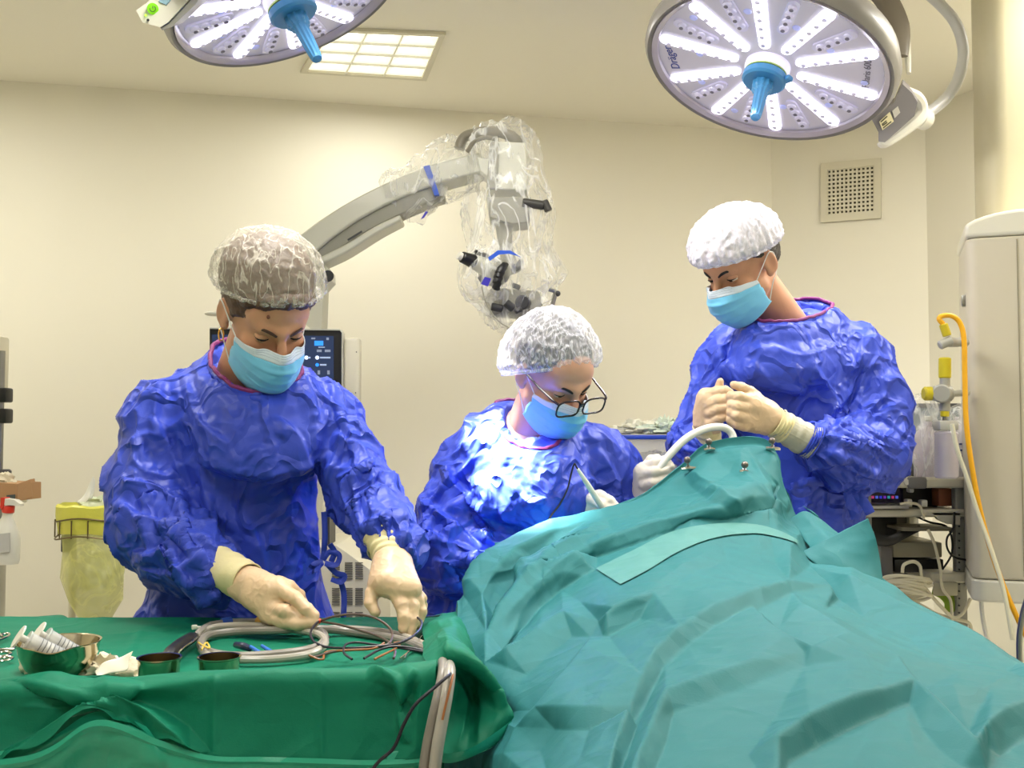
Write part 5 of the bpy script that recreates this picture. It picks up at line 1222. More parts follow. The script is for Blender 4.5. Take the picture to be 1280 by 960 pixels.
def cup(px, Y, label, w=.029):
    c = at(px, 830, Y); c = np.array([c[0], Y, zt+.003]); t = thing('steel_cup', label, 'cup', c, 'small steel cups on the green table')
    b = MB(); b.lathe([(.0001, 0), (w*.9, 0), (w*.94, .003), (w, .030), (w*1.06, .0315), (w*1.06, .033), (w*.96, .0325), (w*.92, .004), (.0001, .0035)], c, (0, 0, 1), 48); b.build('cup_body', MATS['bowl_steel'], t); return t, c
_, cc = cup(199, 1.47, 'small round steel cup between the bowl and the other cup'); cup(274, 1.475, 'small round steel cup beside the black handle, right of its twin', .0285)
# crumpled gauze
def rumple(name, px, py, Y, r, m, seed, label, cat='gauze', zz=None, grp=None):
    c = at(px, py, Y); c[2] = zt+.006+r[2]*.3 if zz is None else zz
    b = MB(); b.ell(c, r, None, 36, 24); V = np.vstack(b.V); d = V-c; d /= np.linalg.norm(d, axis=1)[:, None]+1e-9
    V = V+d*((ridged(V*38+seed, .8)-.4)*r[0]*.40+perlin(V*24+seed)[:]*r[0]*.3)[:, None]; V[:, 2] = np.maximum(V[:, 2], c[2]-r[2]*.5); b.V = [V]
    o = b.build(name, m); tag(o, label, cat, grp); return o
M_GAUZE = mat('gauze', (226, 216, 190), .8, bump=(200, .4, .002))
rumple('gauze', 44, 836, 1.52, (.026, .02, .014), M_GAUZE, 3, 'crumpled cream gauze left of the steel bowl')
rumple('gauze', 133, 836, 1.50, (.046, .03, .016), M_GAUZE, 8, 'crumpled cream gauze right of the steel bowl')
b = MB(); G0 = [[at(118, 840, 1.47), at(130, 828, 1.48), at(150, 822, 1.49), at(166, 814, 1.49)], [at(122, 846, 1.46), at(136, 842, 1.47), at(158, 838, 1.47), at(160, 828, 1.48)]]
rowsg = [[p for p in r] for r in G0]; S = bsurf(rowsg, 6, 6); b.grid(S, *S.shape[:2]); tag(b.build('gauze', mat('white_gauze', (238, 232, 214), .8), solid=.001), 'folded white gauze corner sticking up beside the small steel cup', 'gauze')
# scissors and forceps loops at far left
def ringtool(name, pts_list, rings, label, cat):
    t = thing(name, label, cat, ontab(*rings[0][:2])); b = MB()
    for p in pts_list: b.tube([ontab(x, y, zt+.01+z) for x, y, z in p], .0022, 8, 5)
    b.build('blades', M_CHROME, t)
    for (x, y, rx, ry, a) in rings:
        c = ontab(x, y, zt+.009); b = MB(); ca, sa = math.cos(R_(a)), math.sin(R_(a))
        b.tube([c+np.array([rx*math.cos(q)*ca-ry*math.sin(q)*sa, rx*math.cos(q)*sa+ry*math.sin(q)*ca, 0]) for q in np.linspace(0, 2*math.pi, 20)[:-1]], .0022, 8, closed=True); b.build('finger_ring', M_CHROME, t)
    return t
ringtool('surgical_scissors', [[(-30, 806, 0), (-5, 812, 0), (8, 812, 0), (20, 809, 0)], [(-30, 814, .002), (0, 812, .002), (18, 812, .002)]], [(1, 818, .014, .018, 10), (4, 824, .011, .014, -20)], 'steel scissors lying on the green drape at the lower left edge', 'scissors')
ringtool('surgical_forceps', [[(-25, 778, 0), (-6, 788, 0), (3, 796, 0)]], [(-1, 797, .010, .035, 5)], 'steel forceps at the left edge above the scissors', 'forceps')
# coiled grey tube bundle
M_GTUBE = mat('grey_tube', (138, 132, 124), .35, spec=.5); M_GTUBEC = mat('clear_grey_tube', (170, 164, 154), .25, spec=.6)
zz = zt+.010
def tabtube(pts, r, m, label, name='tube', cat='tube', grp=None, sm=8):
    b = MB(); b.tube([atz(x, y, z) for x, y, z in pts], r, 10, sm); o = b.build(name, m); tag(o, label, cat, grp); return o
tabtube([(262, 782, zz), (290, 778, zz), (330, 778, zz), (372, 781, zz+.004), (402, 790, zz+.004), (404, 803, zz+.006), (382, 813, zz+.004), (330, 819, zz), (290, 820, zz), (262, 815, zz), (251, 805, zz), (262, 794, zz), (300, 789, zz+.002), (340, 788, zz+.008), (395, 786, zz+.008), (440, 790, zz), (500, 800, zz), (536, 814, zz+.002)], .0068, M_GTUBE, 'thick grey tube coiled on the green table under the gloved hand')
tabtube([(248, 798, zz), (256, 789, zz), (275, 783, zz+.006), (318, 782, zz+.010), (360, 786, zz+.008), (398, 793, zz+.010), (406, 806, zz+.006), (385, 818, zz+.002), (340, 824, zz), (295, 824, zz), (262, 820, zz), (252, 812, zz)], .0060, M_GTUBEC, 'second paler grey tube looped beside the thick coil')
tabtube([(395, 786, zz), (440, 786, zz), (492, 792, zz), (530, 806, zz+.004), (540, 818, zz+.004)], .0058, M_GTUBEC, 'grey tube running from the coil to the right end of the table')
b = MB(); b.tube([atz(277, 778.5, zz+.001), atz(289, 777.2, zz+.001)], .0090, 14); tag(b.build('blue_tape', mat('blue_tape', (50, 84, 170), .4)), 'blue tape wrapped round the grey tube', 'tape')
b = MB(); b.tube([atz(321, 777.5, zz+.001), atz(327, 777.7, zz+.001)], .0090, 14); tag(b.build('yellow_band', mat('amber_band', (196, 150, 70), .4)), 'amber band wrapped round the grey tube', 'band')
# tubes going over the table end and hanging down
for k, (pts, r, m, lab) in enumerate([
    ([(536, 814, 1.60), (546, 818, 1.52), (553, 826, 1.43), (554, 840, 1.378), (548, 870, 1.35), (540, 905, 1.34), (533, 940, 1.335), (527, 990, 1.34), (520, 1080, 1.35)], .0072, M_GTUBE, 'left grey tube hanging over the end of the green table'),
    ([(540, 816, 1.60), (552, 822, 1.51), (560, 830, 1.43), (562, 842, 1.37), (558, 872, 1.34), (552, 905, 1.33), (546, 940, 1.325), (541, 990, 1.33), (536, 1080, 1.34)], .0080, M_GTUBEC, 'right paler grey tube hanging over the end of the green table')]):
    b = MB(); b.tube([at(*p) for p in pts], r, 12, 8); tag(b.build('hanging_tube', m), lab, 'tube')
M_BCAB = mat('dark_cable', (30, 26, 40), .4); M_OCAB = mat('copper_cable', (150, 90, 40), .4); M_BRCAB = mat('brown_cable', (84, 66, 56), .4)
b = MB(); b.tube([at(568, 838, 1.40), at(560, 845, 1.345), at(545, 858, 1.325), at(520, 880, 1.318), at(505, 905, 1.315), at(492, 935, 1.315), at(470, 956, 1.315), at(440, 1000, 1.33)], .0022, 8, 8); tag(b.build('hanging_cable', M_BCAB), 'thin dark blue cable hanging diagonally down the green drape', 'cable')
b = MB(); b.tube([at(566, 836, 1.40), at(566, 845, 1.355), at(562, 862, 1.335), at(557, 882, 1.325), at(553, 900, 1.318)], .0016, 8, 8); tag(b.build('hanging_cable', M_OCAB), 'thin orange cable beside the hanging grey tubes', 'cable')
# thin cables on the table
def cable(pts, r, m, label, name='cable'):
    b = MB(); b.tube([at(*p) for p in pts], r, 8, 8); return tag(b.build(name, m), label, 'cable')
cable([(398, 777, 1.745), (420, 770, 1.74), (445, 768, 1.74), (470, 773, 1.72), (487, 785, 1.70), (490, 797, 1.66), (483, 806, 1.62), (460, 811, 1.60), (420, 814, 1.58), (398, 820, 1.56), (388, 822, 1.55)], .0020, M_BRCAB, 'thin brown cable looping up between the two gloved hands')
cable([(400, 775, 1.745), (392, 783, 1.72), (388, 793, 1.68), (394, 803, 1.64), (410, 809, 1.62), (440, 810, 1.60), (470, 808, 1.60), (494, 805, 1.61), (512, 798, 1.64), (524, 788, 1.69), (527, 778, 1.74), (522, 772, 1.76)], .0020, M_BCAB, 'thin dark cable held by the right-hand glove')
cable([(402, 777, 1.745), (425, 781, 1.72), (450, 788, 1.69), (474, 796, 1.66), (490, 806, 1.62), (494, 815, 1.58), (492, 823, 1.55)], .0020, M_BRCAB, 'thin brown cable running straight from the red tip to the table')
cable([(455, 823, 1.55), (475, 812, 1.59), (495, 808, 1.60), (520, 811, 1.59), (535, 815, 1.58)], .0020, M_BCAB, 'thin dark cable lying flat towards the table end')
cable([(440, 824, 1.55), (430, 816, 1.57), (432, 806, 1.61), (446, 803, 1.63), (470, 806, 1.62), (500, 810, 1.60), (530, 815, 1.58)], .0019, M_BCAB, 'thin dark cable in a small loop on the green table')
cable([(468, 824, 1.55), (482, 817, 1.57), (496, 810, 1.60), (500, 803, 1.63), (492, 804, 1.63)], .0018, M_OCAB, 'thin copper cable curling beside the steel clip')
cable([(404, 824, 1.55), (408, 815, 1.58), (430, 813, 1.58), (465, 811, 1.59), (480, 804, 1.62)], .0018, M_OCAB, 'thin copper cable lying under the dark loops')
cable([(386, 819, 1.55), (398, 824, 1.545), (405, 824, 1.545)], .0016, M_OCAB, 'short copper cable end near the tube coil')
cable([(522, 772, 1.78), (545, 770, 1.88), (570, 766, 1.95), (590, 765, 2.0)], .0016, M_BCAB, 'thin dark cable leading off towards the patient drape')
b = MB(); b.cyl(at(394, 774, 1.745), at(401, 777, 1.742), .0042, 14, .0008); tag(b.build('cable_tip', mat('red_plug', (220, 70, 40), .4)), 'small red plug pinched between gloved fingertips', 'plug')
# steel clip
b = MB(); b.tube([atz(x, y, zt+.008) for x, y in [(500, 823), (512, 814), (524, 806), (533, 798), (538, 794), (535, 792), (527, 796), (522, 804), (510, 815), (506, 823)]], .0013, 7, 5); tag(b.build('steel_clip', M_CHROME), 'bent steel wire clip at the right end of the green table', 'clip')
# black handle with steel bar
t = thing('coagulator_handle', 'black instrument handle with a steel lever beside the small cups', 'instrument', ontab(226, 810))
b = MB(); b.tube([ontab(207, 822, zt+.016), ontab(214, 816, zt+.018), ontab(226, 806, zt+.018), ontab(238, 798, zt+.016), ontab(245, 795, zt+.014)], [.007, .011, .0105, .0095, .005], 14, 5); b.build('grip', M_BLACK, t)
b = MB(); b.tube([ontab(223, 828, zt+.01), ontab(223, 818, zt+.02), ontab(228, 811, zt+.026), ontab(240, 802, zt+.026), ontab(246, 797, zt+.02)], .0028, 8, 5, flat=.6); b.build('lever', M_CHROME, t)
b = MB(); b.tube([ontab(245, 795, zt+.016), ontab(252, 787, zt+.016), ontab(262, 782, zz), ontab(272, 779, zz)], .0056, 10, 6); b.build('hose', M_GTUBEC, t)
b = MB(); b.box(ontab(243, 784, zt+.012), (.010, .008, .008), rz(20), .002); b.tube([ontab(246, 784, zt+.012), ontab(258, 785, zt+.012)], .0025, 8); tag(b.build('connector', M_WHITE), 'small white connector behind the black handle', 'connector')
# blue tweezers, yellow tie
M_BLT = mat('blue_plastic', (40, 110, 200), .35)
for k, (p, q, lab) in enumerate([((313, 808), (335, 823), 'left blue plastic pin beside the grey coil'), ((327, 807), (350, 822), 'right blue plastic pin beside the grey coil')]):
    b = MB(); b.tube([ontab(*p, zt+.016), ontab((p[0]+q[0])/2, (p[1]+q[1])/2, zt+.010), ontab(*q, zt+.006)], [.0026, .0034, .0012], 8, 5); tag(b.build('blue_pin', M_BLT), lab, 'pin', 'blue plastic pins')
b = MB(); b.tube([ontab(295, 806, zt+.010), ontab(305, 808, zt+.014), ontab(315, 812, zt+.010)], [.005, .006, .004], 10, 5); tag(b.build('dark_connector', mat('navy_plastic', (30, 40, 70), .35)), 'dark blue connector inside the tube coil', 'connector')
b = MB(); b.tube([ontab(252, 812, zt+.020), ontab(258, 803, zt+.022), ontab(262, 810, zt+.020), ontab(254, 807, zt+.022), ontab(248, 803, zt+.020)], .0014, 7, 6); tag(b.build('yellow_tie', mat('yellow_tie', (226, 190, 80), .5)), 'small yellow tie knotted round the tube coil', 'tie')

# ------------------------------------------------------------------ microscope
t = thing('surgical_microscope', 'tall surgical microscope with curved cream arm and optics wrapped in clear plastic', 'microscope', (-.60, 3.25, 0))
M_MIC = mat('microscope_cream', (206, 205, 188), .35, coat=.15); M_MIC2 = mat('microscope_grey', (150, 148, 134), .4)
Ym = 3.2
def armpart(up, lo, th, name, m, Y=Ym, bev=None):
    U = catmull([at(x, y, Y) for x, y in up], 8); W = catmull([at(x, y, Y) for x, y in lo], 8); n = len(U)
    V = np.concatenate([U, W, W+[0, th, 0], U+[0, th, 0]]); Fc = []
    for i in range(n-1):
        for a, c_ in ((0, 1), (1, 2), (2, 3), (3, 0)): Fc.append((a*n+i, a*n+i+1, c_*n+i+1, c_*n+i))
    Fc += [(0, n, 2*n, 3*n), (n-1, 4*n-1, 3*n-1, 2*n-1)]
    b = MB(); b.add(V, Fc); o = b.build(name, m, t, sharp=40)
    md = o.modifiers.new('bevel', 'BEVEL'); md.width = .006; md.segments = 2; md.limit_method = 'ANGLE'; return o
armpart([(372, 296), (400, 275), (440, 250), (490, 225), (540, 205), (600, 190)], [(388, 320), (415, 297), (455, 270), (505, 245), (552, 228), (606, 214)], .13, 'upper_arm', M_MIC)
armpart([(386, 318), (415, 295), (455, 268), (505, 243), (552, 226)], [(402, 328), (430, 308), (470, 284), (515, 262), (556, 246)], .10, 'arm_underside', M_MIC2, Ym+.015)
armpart([(390, 326), (430, 306), (470, 282), (500, 268)], [(396, 333), (432, 316), (472, 291), (502, 275)], .11, 'arm_lower_cover', M_MIC, Ym+.008)
b = MB(); b.prism([at(x, y, Ym-.002) for x, y in [(434, 299), (452, 288), (453, 290), (435, 301)]], (0, .004, 0)); b.build('arm_slot', M_DGREY, t)
b = MB(); b.prism([at(x, y, Ym+.03) for x, y in [(360, 300), (380, 300), (412, 338), (413, 350), (404, 360), (402, 412), (398, 420), (376, 400), (340, 420)]], (0, .10, 0)); b.build('elbow', M_MIC, t)
b = MB(); b.cyl(at(410, 345, Ym+.0), at(410, 345, Ym+.08), .018, 20, .003); b.build('elbow_knob', M_DGREY, t)
b = MB(); q = at(375, 420, Ym+.1); b.lathe([(.075, .25), (.075, 1.45), (.06, 1.5)], (q[0], Ym+.12, 0), (0, 0, 1), 28); b.build('column', M_MIC, t)
# base unit with vents
b = MB(); b.prism([at(x, y, 3.0) for x, y in [(360, 690), (420, 682), (432, 690), (462, 712), (470, 960), (360, 1000)]], (0, .45, 0)); o = b.build('base_unit', M_CREAM, t, sharp=30)
for (x0, y0) in [(415, 703), (431, 703), (444, 703), (415, 735), (431, 735), (444, 735), (415, 765), (431, 765), (444, 765)]:
    v_ = MB()
    for k in range(8):
        p = at(x0, y0+2.8*k, 2.996); q = at(x0+9.5, y0+2.8*k, 2.996); v_.prism([p, q, q-np.array([0, 0, .003]), p-np.array([0, 0, .003])], (0, .003, 0))
    v_.build('vent_slots', mat('vent_dark', (110, 106, 92), .7), o, smooth=False)
b = MB(); b.prism([at(x, y, 3.05) for x, y in [(404, 640), (412, 640), (412, 694), (404, 694)]], (0, .1, 0)); b.build('dark_post', M_DGREY, t)
for x in (-.1, .25):
    for y in (3.02, 3.4):
        b = MB(); b.cyl((-.75+x*1.2-.02, y, .05), (-.75+x*1.2+.02, y, .05), .05, 24, .01); b.build('caster', M_DGREY, t)
# monitor
P = lambda x, y, Y=2.95: at(x, y, Y)
mo = MB(); mo.prism([P(262, 410), P(424, 412), P(427, 416), P(427, 525), P(262, 525)], (0, .035, 0)); mon = mo.build('monitor', M_BLACK, t, sharp=30)
b = MB(); b.prism([P(265, 418, 2.947), P(417, 420, 2.947), P(417, 520, 2.947), P(265, 520, 2.947)], (0, .002, 0)); b.build('screen', mat('screen_navy', (26, 38, 62), .2, emit=(40, 58, 96), es=.55), mon, smooth=False)
def scr(rects, name, m):
    b = MB()
    for x0, y0, x1, y1 in rects: b.prism([P(x0, y0, 2.9455), P(x1, y0, 2.9455), P(x1, y1, 2.9455), P(x0, y1, 2.9455)], (0, .001, 0))
    b.build(name, m, mon, smooth=False)
scr([(393, 426, 404, 432)], 'screen_button', mat('scr_blue', (40, 130, 240), .3, emit=(40, 130, 240), es=1))
scr([(396, 437, 402, 440), (406, 437, 413, 440), (389, 422, 394, 424), (408, 422, 411, 425), (397, 463, 400, 468), (409, 463, 412, 468)], 'screen_icon', mat('scr_grey', (120, 130, 150), .3, emit=(120, 130, 150), es=.6))
scr([(400, 446, 413, 448), (400, 455, 408, 457), (398, 433.5, 406, 434.5), (384, 446, 388, 448)], 'screen_text', mat('scr_text', (150, 165, 190), .3, emit=(150, 165, 190), es=.7))
b = MB()
for (x, y) in [(396.5, 447), (383, 447)]: b.cyl(P(x, y, 2.945), P(x, y, 2.947), .0055, 16)
b.build('toggle', mat('scr_white', (210, 225, 250), .3, emit=(210, 225, 250), es=1), mon)
b = MB(); b.cyl(P(396.5, 456, 2.945), P(396.5, 456, 2.947), .005, 16); b.build('toggle', MATS['scr_blue'], mon)
b = MB(); b.prism([P(262, 409.5, 2.945), P(425, 411.5, 2.945), P(428, 416, 2.945), P(428, 525, 2.945), P(427, 525, 2.945), P(427, 416, 2.945), P(424.5, 413, 2.945), P(262, 411, 2.945)], (0, .04, 0)); b.build('monitor_edge', mat('edge_silver', (190, 190, 180), .3), mon, smooth=False)
b = MB(); b.box((P(436, 466)+P(440, 466))/2+np.array([0, .04, 0]), (.046, .05, .205), None, .010, 3); rp = b.build('rear_panel', M_CREAM, t)
for (x, y) in [(447, 440), (446, 491)]:
    b = MB(); b.cyl(P(x-1.5, y, 2.962), P(x-1.5, y, 2.97), .0018, 10); b.build('screw', M_DGREY, rp)
b = MB(); b.ell(at(268, 392, 3.1), (.03, .02, .008)); b.build('monitor_handle', M_WHITE, t)
# head box hanging from the arm
Yh_ = 3.15
def pbox(pts, th, name, m, par, Y=Yh_, sharp=30, bev=.004):
    b = MB(); b.prism([at(x, y, Y) for x, y in pts], (0, th, 0)); o = b.build(name, m, par, sharp=sharp); md = o.modifiers.new('bevel', 'BEVEL'); md.width = bev; md.segments = 2; md.limit_method = 'ANGLE'; return o
pbox([(612, 176), (657, 178), (660, 238), (608, 236)], .14, 'head_box', M_MIC, t)
pbox([(612, 176), (624, 178), (622, 236), (608, 236)], .02, 'head_box_cover', M_MIC2, t, Y=Yh_-.01)
pbox([(608, 246), (664, 246), (662, 278), (640, 280), (612, 272)], .12, 'lower_box', M_MIC2, t)
pbox([(596, 196), (618, 200), (616, 226), (600, 214)], .10, 'shoulder_joint', M_MIC, t, Y=Yh_+.02)
pbox([(640, 170), (656, 168), (657, 180), (640, 180)], .08, 'cable_port', M_MIC2, t, Y=Yh_+.03)
b = MB(); b.tube([at(574, 186, Yh_+.05), at(580, 172, Yh_+.05), at(598, 166, Yh_+.04), at(622, 165, Yh_+.03), at(640, 171, Yh_+.02), at(650, 182, Yh_+.05)], .017, 12, 8); b.build('cable_hose', mat('hose_taupe', (120, 114, 98), .5), t)
b = MB(); b.tube([at(584, 190, Yh_+.0), at(592, 178, Yh_+.0), at(606, 172, Yh_+.0), at(620, 174, Yh_)], .007, 8, 6); b.build('thin_hose', MATS['hose_taupe'], t)
b = MB(); b.cyl(at(653, 253, Yh_-.05), at(680, 257, Yh_-.05), .014, 20, .002); b.cyl(at(680, 251, Yh_-.05), at(686, 264, Yh_-.05), .012, 16, .002); b.build('side_handle', mat('handle_dark', (60, 58, 54), .4), t)
b = MB(); b.tube([at(630, 278, Yh_+.05), at(632, 310, Yh_+.05), at(640, 340, Yh_+.04)], [.03, .02, .03], 14, 6); b.build('suspension_neck', M_MIC2, t)
# optics cluster
b = MB(); b.cyl(at(577, 321, Yh_-.09), at(592, 327, Yh_-.06), .017, 24, .003, r2=.021); b.build('eyepiece', M_BLACK, t)
b = MB(); b.cyl(at(592, 318, Yh_-.04), at(608, 326, Yh_-.02), .017, 24, .003, r2=.02); b.build('eyepiece', M_BLACK, t)
b = MB(); b.cyl(at(592, 327, Yh_-.06), at(612, 336, Yh_-.02), .022, 24, .003, r2=.03); b.build('binocular_tube', M_MIC, t)
b = MB(); b.cyl(at(573, 319, Yh_-.095), at(577, 321, Yh_-.09), .012, 20); b.build('eyecup', M_WHITE, t)
b = MB(); b.ell(at(618, 340, Yh_), (.05, .05, .045)); b.build('optics_head', M_MIC2, t)
b = MB(); b.cyl(at(612, 378, Yh_-.02), at(672, 382, Yh_+.04), .045, 28, .008); b.build('objective_body', M_MIC2, t)
b = MB(); b.cyl(at(652, 378, Yh_-.06), at(656, 379, Yh_-.03), .022, 20, .003); b.build('knob', M_DGREY, t)
b = MB(); b.tube([at(632, 330, Yh_-.10), at(626, 338, Yh_-.11), at(622, 350, Yh_-.11), at(620, 362, Yh_-.10)], [.010, .014, .014, .011], 12, 8)
V = np.vstack(b.V); V += np.sin(V[:, 2:3]*420)*.0016; b.V = [V]; b.build('hand_grip', M_BLACK, t)
b = MB(); b.tube([at(652, 326, Yh_-.06), at(646, 334, Yh_-.07), at(640, 334, Yh_-.07)], [.008, .012, .01], 10, 6); b.build('hand_grip', M_DGREY, t)
for (x0, y0, x1, y1, r) in [(614, 383, 628, 386, .012), (632, 378, 642, 386, .013), (644, 390, 652, 386, .008), (640, 356, 650, 360, .008), (600, 345, 604, 352, .009)]:
    b = MB(); b.cyl(at(x0, y0, Yh_-.06), at(x1, y1, Yh_-.055), r, 16, .002); b.build('knob', M_DGREY, t)
b = MB(); b.tube([at(686, 362, Yh_-.02), at(694, 366, Yh_-.02), at(691, 382, Yh_-.02), at(692, 397, Yh_-.02)], .006, 8, 6); b.build('side_bracket', M_STEEL, t)
b = MB(); b.ell(at(697, 367, Yh_-.02), (.009,)*3); b.build('bracket_knob', M_DGREY, t); b = MB(); b.ell(at(692, 398, Yh_-.02), (.009,)*3); b.build('bracket_knob', M_DGREY, t)
M_TB = mat('blue_sterile_tape', (34, 84, 200), .35)
b = MB(); b.tube([at(534, 207, Ym+.06), at(539, 226, Ym+.06), at(545, 244, Ym+.06)], .006, 8, 6)
b = MB(); b.prism([at(x, y, Ym-.006) for x, y in [(529, 208), (537, 206), (549, 243), (543, 244)]], (0, .14, 0)); tag(b.build('tape_band', M_TB), 'wide blue tape wrapped round the microscope arm', 'tape')
# clear plastic covers
M_FILM = film('clear_plastic_film', (252, 252, 246), (.13, .55), 7, .6, .25, (1.5, 1.5, .5), .05, .006)
def plastic(prims, name, label, seed, amp=.02, res=.012, cat='plastic cover'):
    V, Q = field([(.05, prims)], res); V, Q = subdivide(V, Q, 1); N = vnormals(V, Q); wp = V+np.stack([perlin(V*7+s) for s in (1, 20, 40)], 1)*.04
    V = V+N*((ridged(wp*np.array([13, 13, 4.])+seed, .8)-.3)*amp+ridged(wp*np.array([26, 26, 12.])+seed, .8)*amp*.2)[:, None]
    o = link_mesh(name, V, Q, M_FILM, None); tag(o, label, cat); return o
plastic([s_cone(at(632, 190, Yh_+.07), at(636, 270, Yh_+.07), .10, .12, (1, .9, 1)), s_cone(at(636, 270, Yh_+.06), at(645, 350, Yh_+.04), .13, .12), s_cone(at(645, 350, Yh_+.04), at(640, 378, Yh_+.03), .12, .09), s_ell(at(605, 345, Yh_-.02), (.07, .07, .08)), s_cone(at(600, 190, Yh_+.06), at(615, 230, Yh_+.06), .06, .05), s_cone(at(665, 280, Yh_+.05), at(685, 340, Yh_+.03), .035, .04)], 'plastic_cover', 'clear crinkled plastic bag hanging over the microscope optics', 3)
plastic([s_cone(at(505, 240, Ym+.06), at(570, 208, Ym+.06), .075, .08), s_cone(at(570, 208, Ym+.06), at(600, 195, Ym+.06), .08, .07), s_cone(at(520, 250, Ym+.05), at(524, 272, Ym+.05), .04, .015)], 'plastic_sleeve', 'clear crinkled plastic sleeve taped round the microscope arm', 9)
b = MB(); b.prism([at(x, y, Yh_-.13) for x, y in [(610, 322), (622, 313), (638, 313), (652, 322), (648, 320), (636, 317), (624, 318), (612, 326)]], (0, .004, 0)); b.build('blue_tape', M_TB, t)
b = MB(); b.prism([at(x, y, Yh_-.13) for x, y in [(601, 355), (606, 346), (614, 348), (610, 358)]], (0, .004, 0)); b.build('blue_label', mat('violet_tape', (50, 40, 170), .35), t)
b = MB(); b.prism([at(x, y, Ym-.03) for x, y in [(526, 274), (532, 264), (535, 265), (530, 272)]], (0, .004, 0)); b.build('blue_label', MATS['violet_tape'], t)
b = MB(); b.tube([at(602, 358, Yh_-.08), at(608, 380, Yh_-.08), at(622, 400, Yh_-.08), at(640, 410, Yh_-.08), at(660, 405, Yh_-.08), at(668, 392, Yh_-.08)], .0022, 8, 8); b.build('cover_hoop', M_MIC2, t)

# ------------------------------------------------------------------ left side: post, box, spray bottle, waste bag
t = thing('equipment_stand', 'grey wheeled stand pole at the left edge with black clamps', 'stand', (at(2, 500, 3.2)[0], 3.2, 0))
x0 = at(-1, 500, 3.2)[0]
b = MB(); b.cyl((x0+.004, 3.2, .9), (x0+.004, 3.2, 1.45), .011, 20); b.build('pole', M_STEEL, t)
b = MB(); b.cyl((x0-.01, 3.22, .03), (x0-.01, 3.22, .95), .030, 20); b.build('lower_pole', mat('pole_cream', (170, 166, 148), .35), t)
for y in (494, 520):
    q = at(3, y, 3.2); b = MB(); b.box((q[0], 3.2, q[2]), (.046, .05, .045), None, .006); b.build('clamp', M_BLACK, t)
q = at(0, 595, 3.2); b = MB(); b.cyl((x0+.005, 3.2, q[2]-.02), (x0+.005, 3.2, q[2]+.02), .035, 20, .005); b.build('collar', M_DGREY, t)
q = at(-6, 460, 3.25); b = MB(); b.box((q[0], 3.25, q[2]-.0), (.06, .07, .20), None, .012); b.build('monitor_module', M_CREAM, t)
b = MB(); b.lathe([(.22, .0), (.22, .03), (.05, .06)], (x0-.02, 3.22, 0), (0, 0, 1), 24); b.build('base', M_DGREY, t)
q = at(6, 640, 3.12); b = MB(); b.box((x0-.06, 3.12, at(6, 628, 3.12)[2]), (.28, .22, .015), None, .004); b.build('shelf', M_CREAM, t)
t = thing('cardboard_box', 'small brown cardboard box with white wipes at the left edge', 'box', at(15, 626, 3.1))
pb_ = [at(-30, 602, 3.05), at(22, 605, 3.05), at(22, 626, 3.05), at(-30, 628, 3.05)]
b = MB(); b.prism(pb_, (.01, .13, 0)); b.prism([at(22, 605, 3.05), at(38, 599, 3.12), at(40, 621, 3.12), at(22, 626, 3.05)], (-.01, .05, 0)); b.build('carton', mat('cardboard', (178, 138, 98), .8), t, smooth=False)
b = MB(); b.prism([at(8, 619, 3.048), at(19, 618, 3.048), at(19, 626, 3.048), at(8, 627, 3.048)], (0, .001, 0)); b.build('carton_label', mat('dark_label', (70, 84, 84), .6), t, smooth=False)
rumple('wipes', 4, 600, 3.1, (.035, .03, .022), M_GAUZE, 4, 'white wipes bulging out of the cardboard box', 'wipes', zz=at(4, 602, 3.1)[2])
t = thing('spray_bottle', 'white spray bottle with a red collar hanging at the left edge', 'bottle', at(8, 705, 3.0))
pts = [(-6, 705), (14, 705), (18, 698), (20, 672), (16, 655), (14, 640), (16, 638), (6, 638), (6, 645), (-4, 662), (-8, 690)]
V = []; cc = [(9, 705.5, .001), (8, 705, .040), (8, 700, .044), (9, 672, .044), (11, 655, .026), (12, 646, .015), (13, 639, .014), (13, 638, .001)]
for (x, y, r) in cc:
    c = at(x-3, y, 3.0)
    for k in range(24): a = 2*math.pi*k/24; V.append(c+np.array([r*math.cos(a), r*.7*math.sin(a), 0]))
b = MB(); b.add(V, [(i*24+k, i*24+(k+1) % 24, (i+1)*24+(k+1) % 24, (i+1)*24+k) for i in range(len(cc)-1) for k in range(24)]); b.build('bottle_body', M_WHITE, t)
b = MB(); b.cyl(at(10, 641, 3.0), at(11, 632, 3.0), .017, 20, .002); b.build('collar', mat('red_plastic', (214, 52, 34), .35), t)
b = MB(); b.prism([at(x, y, 2.985) for x, y in [(4, 623), (18, 625), (24, 630), (24, 633), (15, 631), (6, 632), (3, 628)]], (0, .03, 0)); b.build('spray_head', M_WHITE, t)
b = MB(); b.prism([at(x, y, 2.984) for x, y in [(1, 622), (6, 622), (5, 631), (2, 638), (0, 634)]], (0, .03, 0)); b.build('trigger', MATS['red_plastic'], t)
b = MB(); b.prism([at(x, y, 2.965) for x, y in [(-6, 668), (12, 666), (12, 690), (-6, 692)]], (0, .003, 0)); b.build('label', mat('label_grey', (196, 194, 190), .6), t, smooth=False)
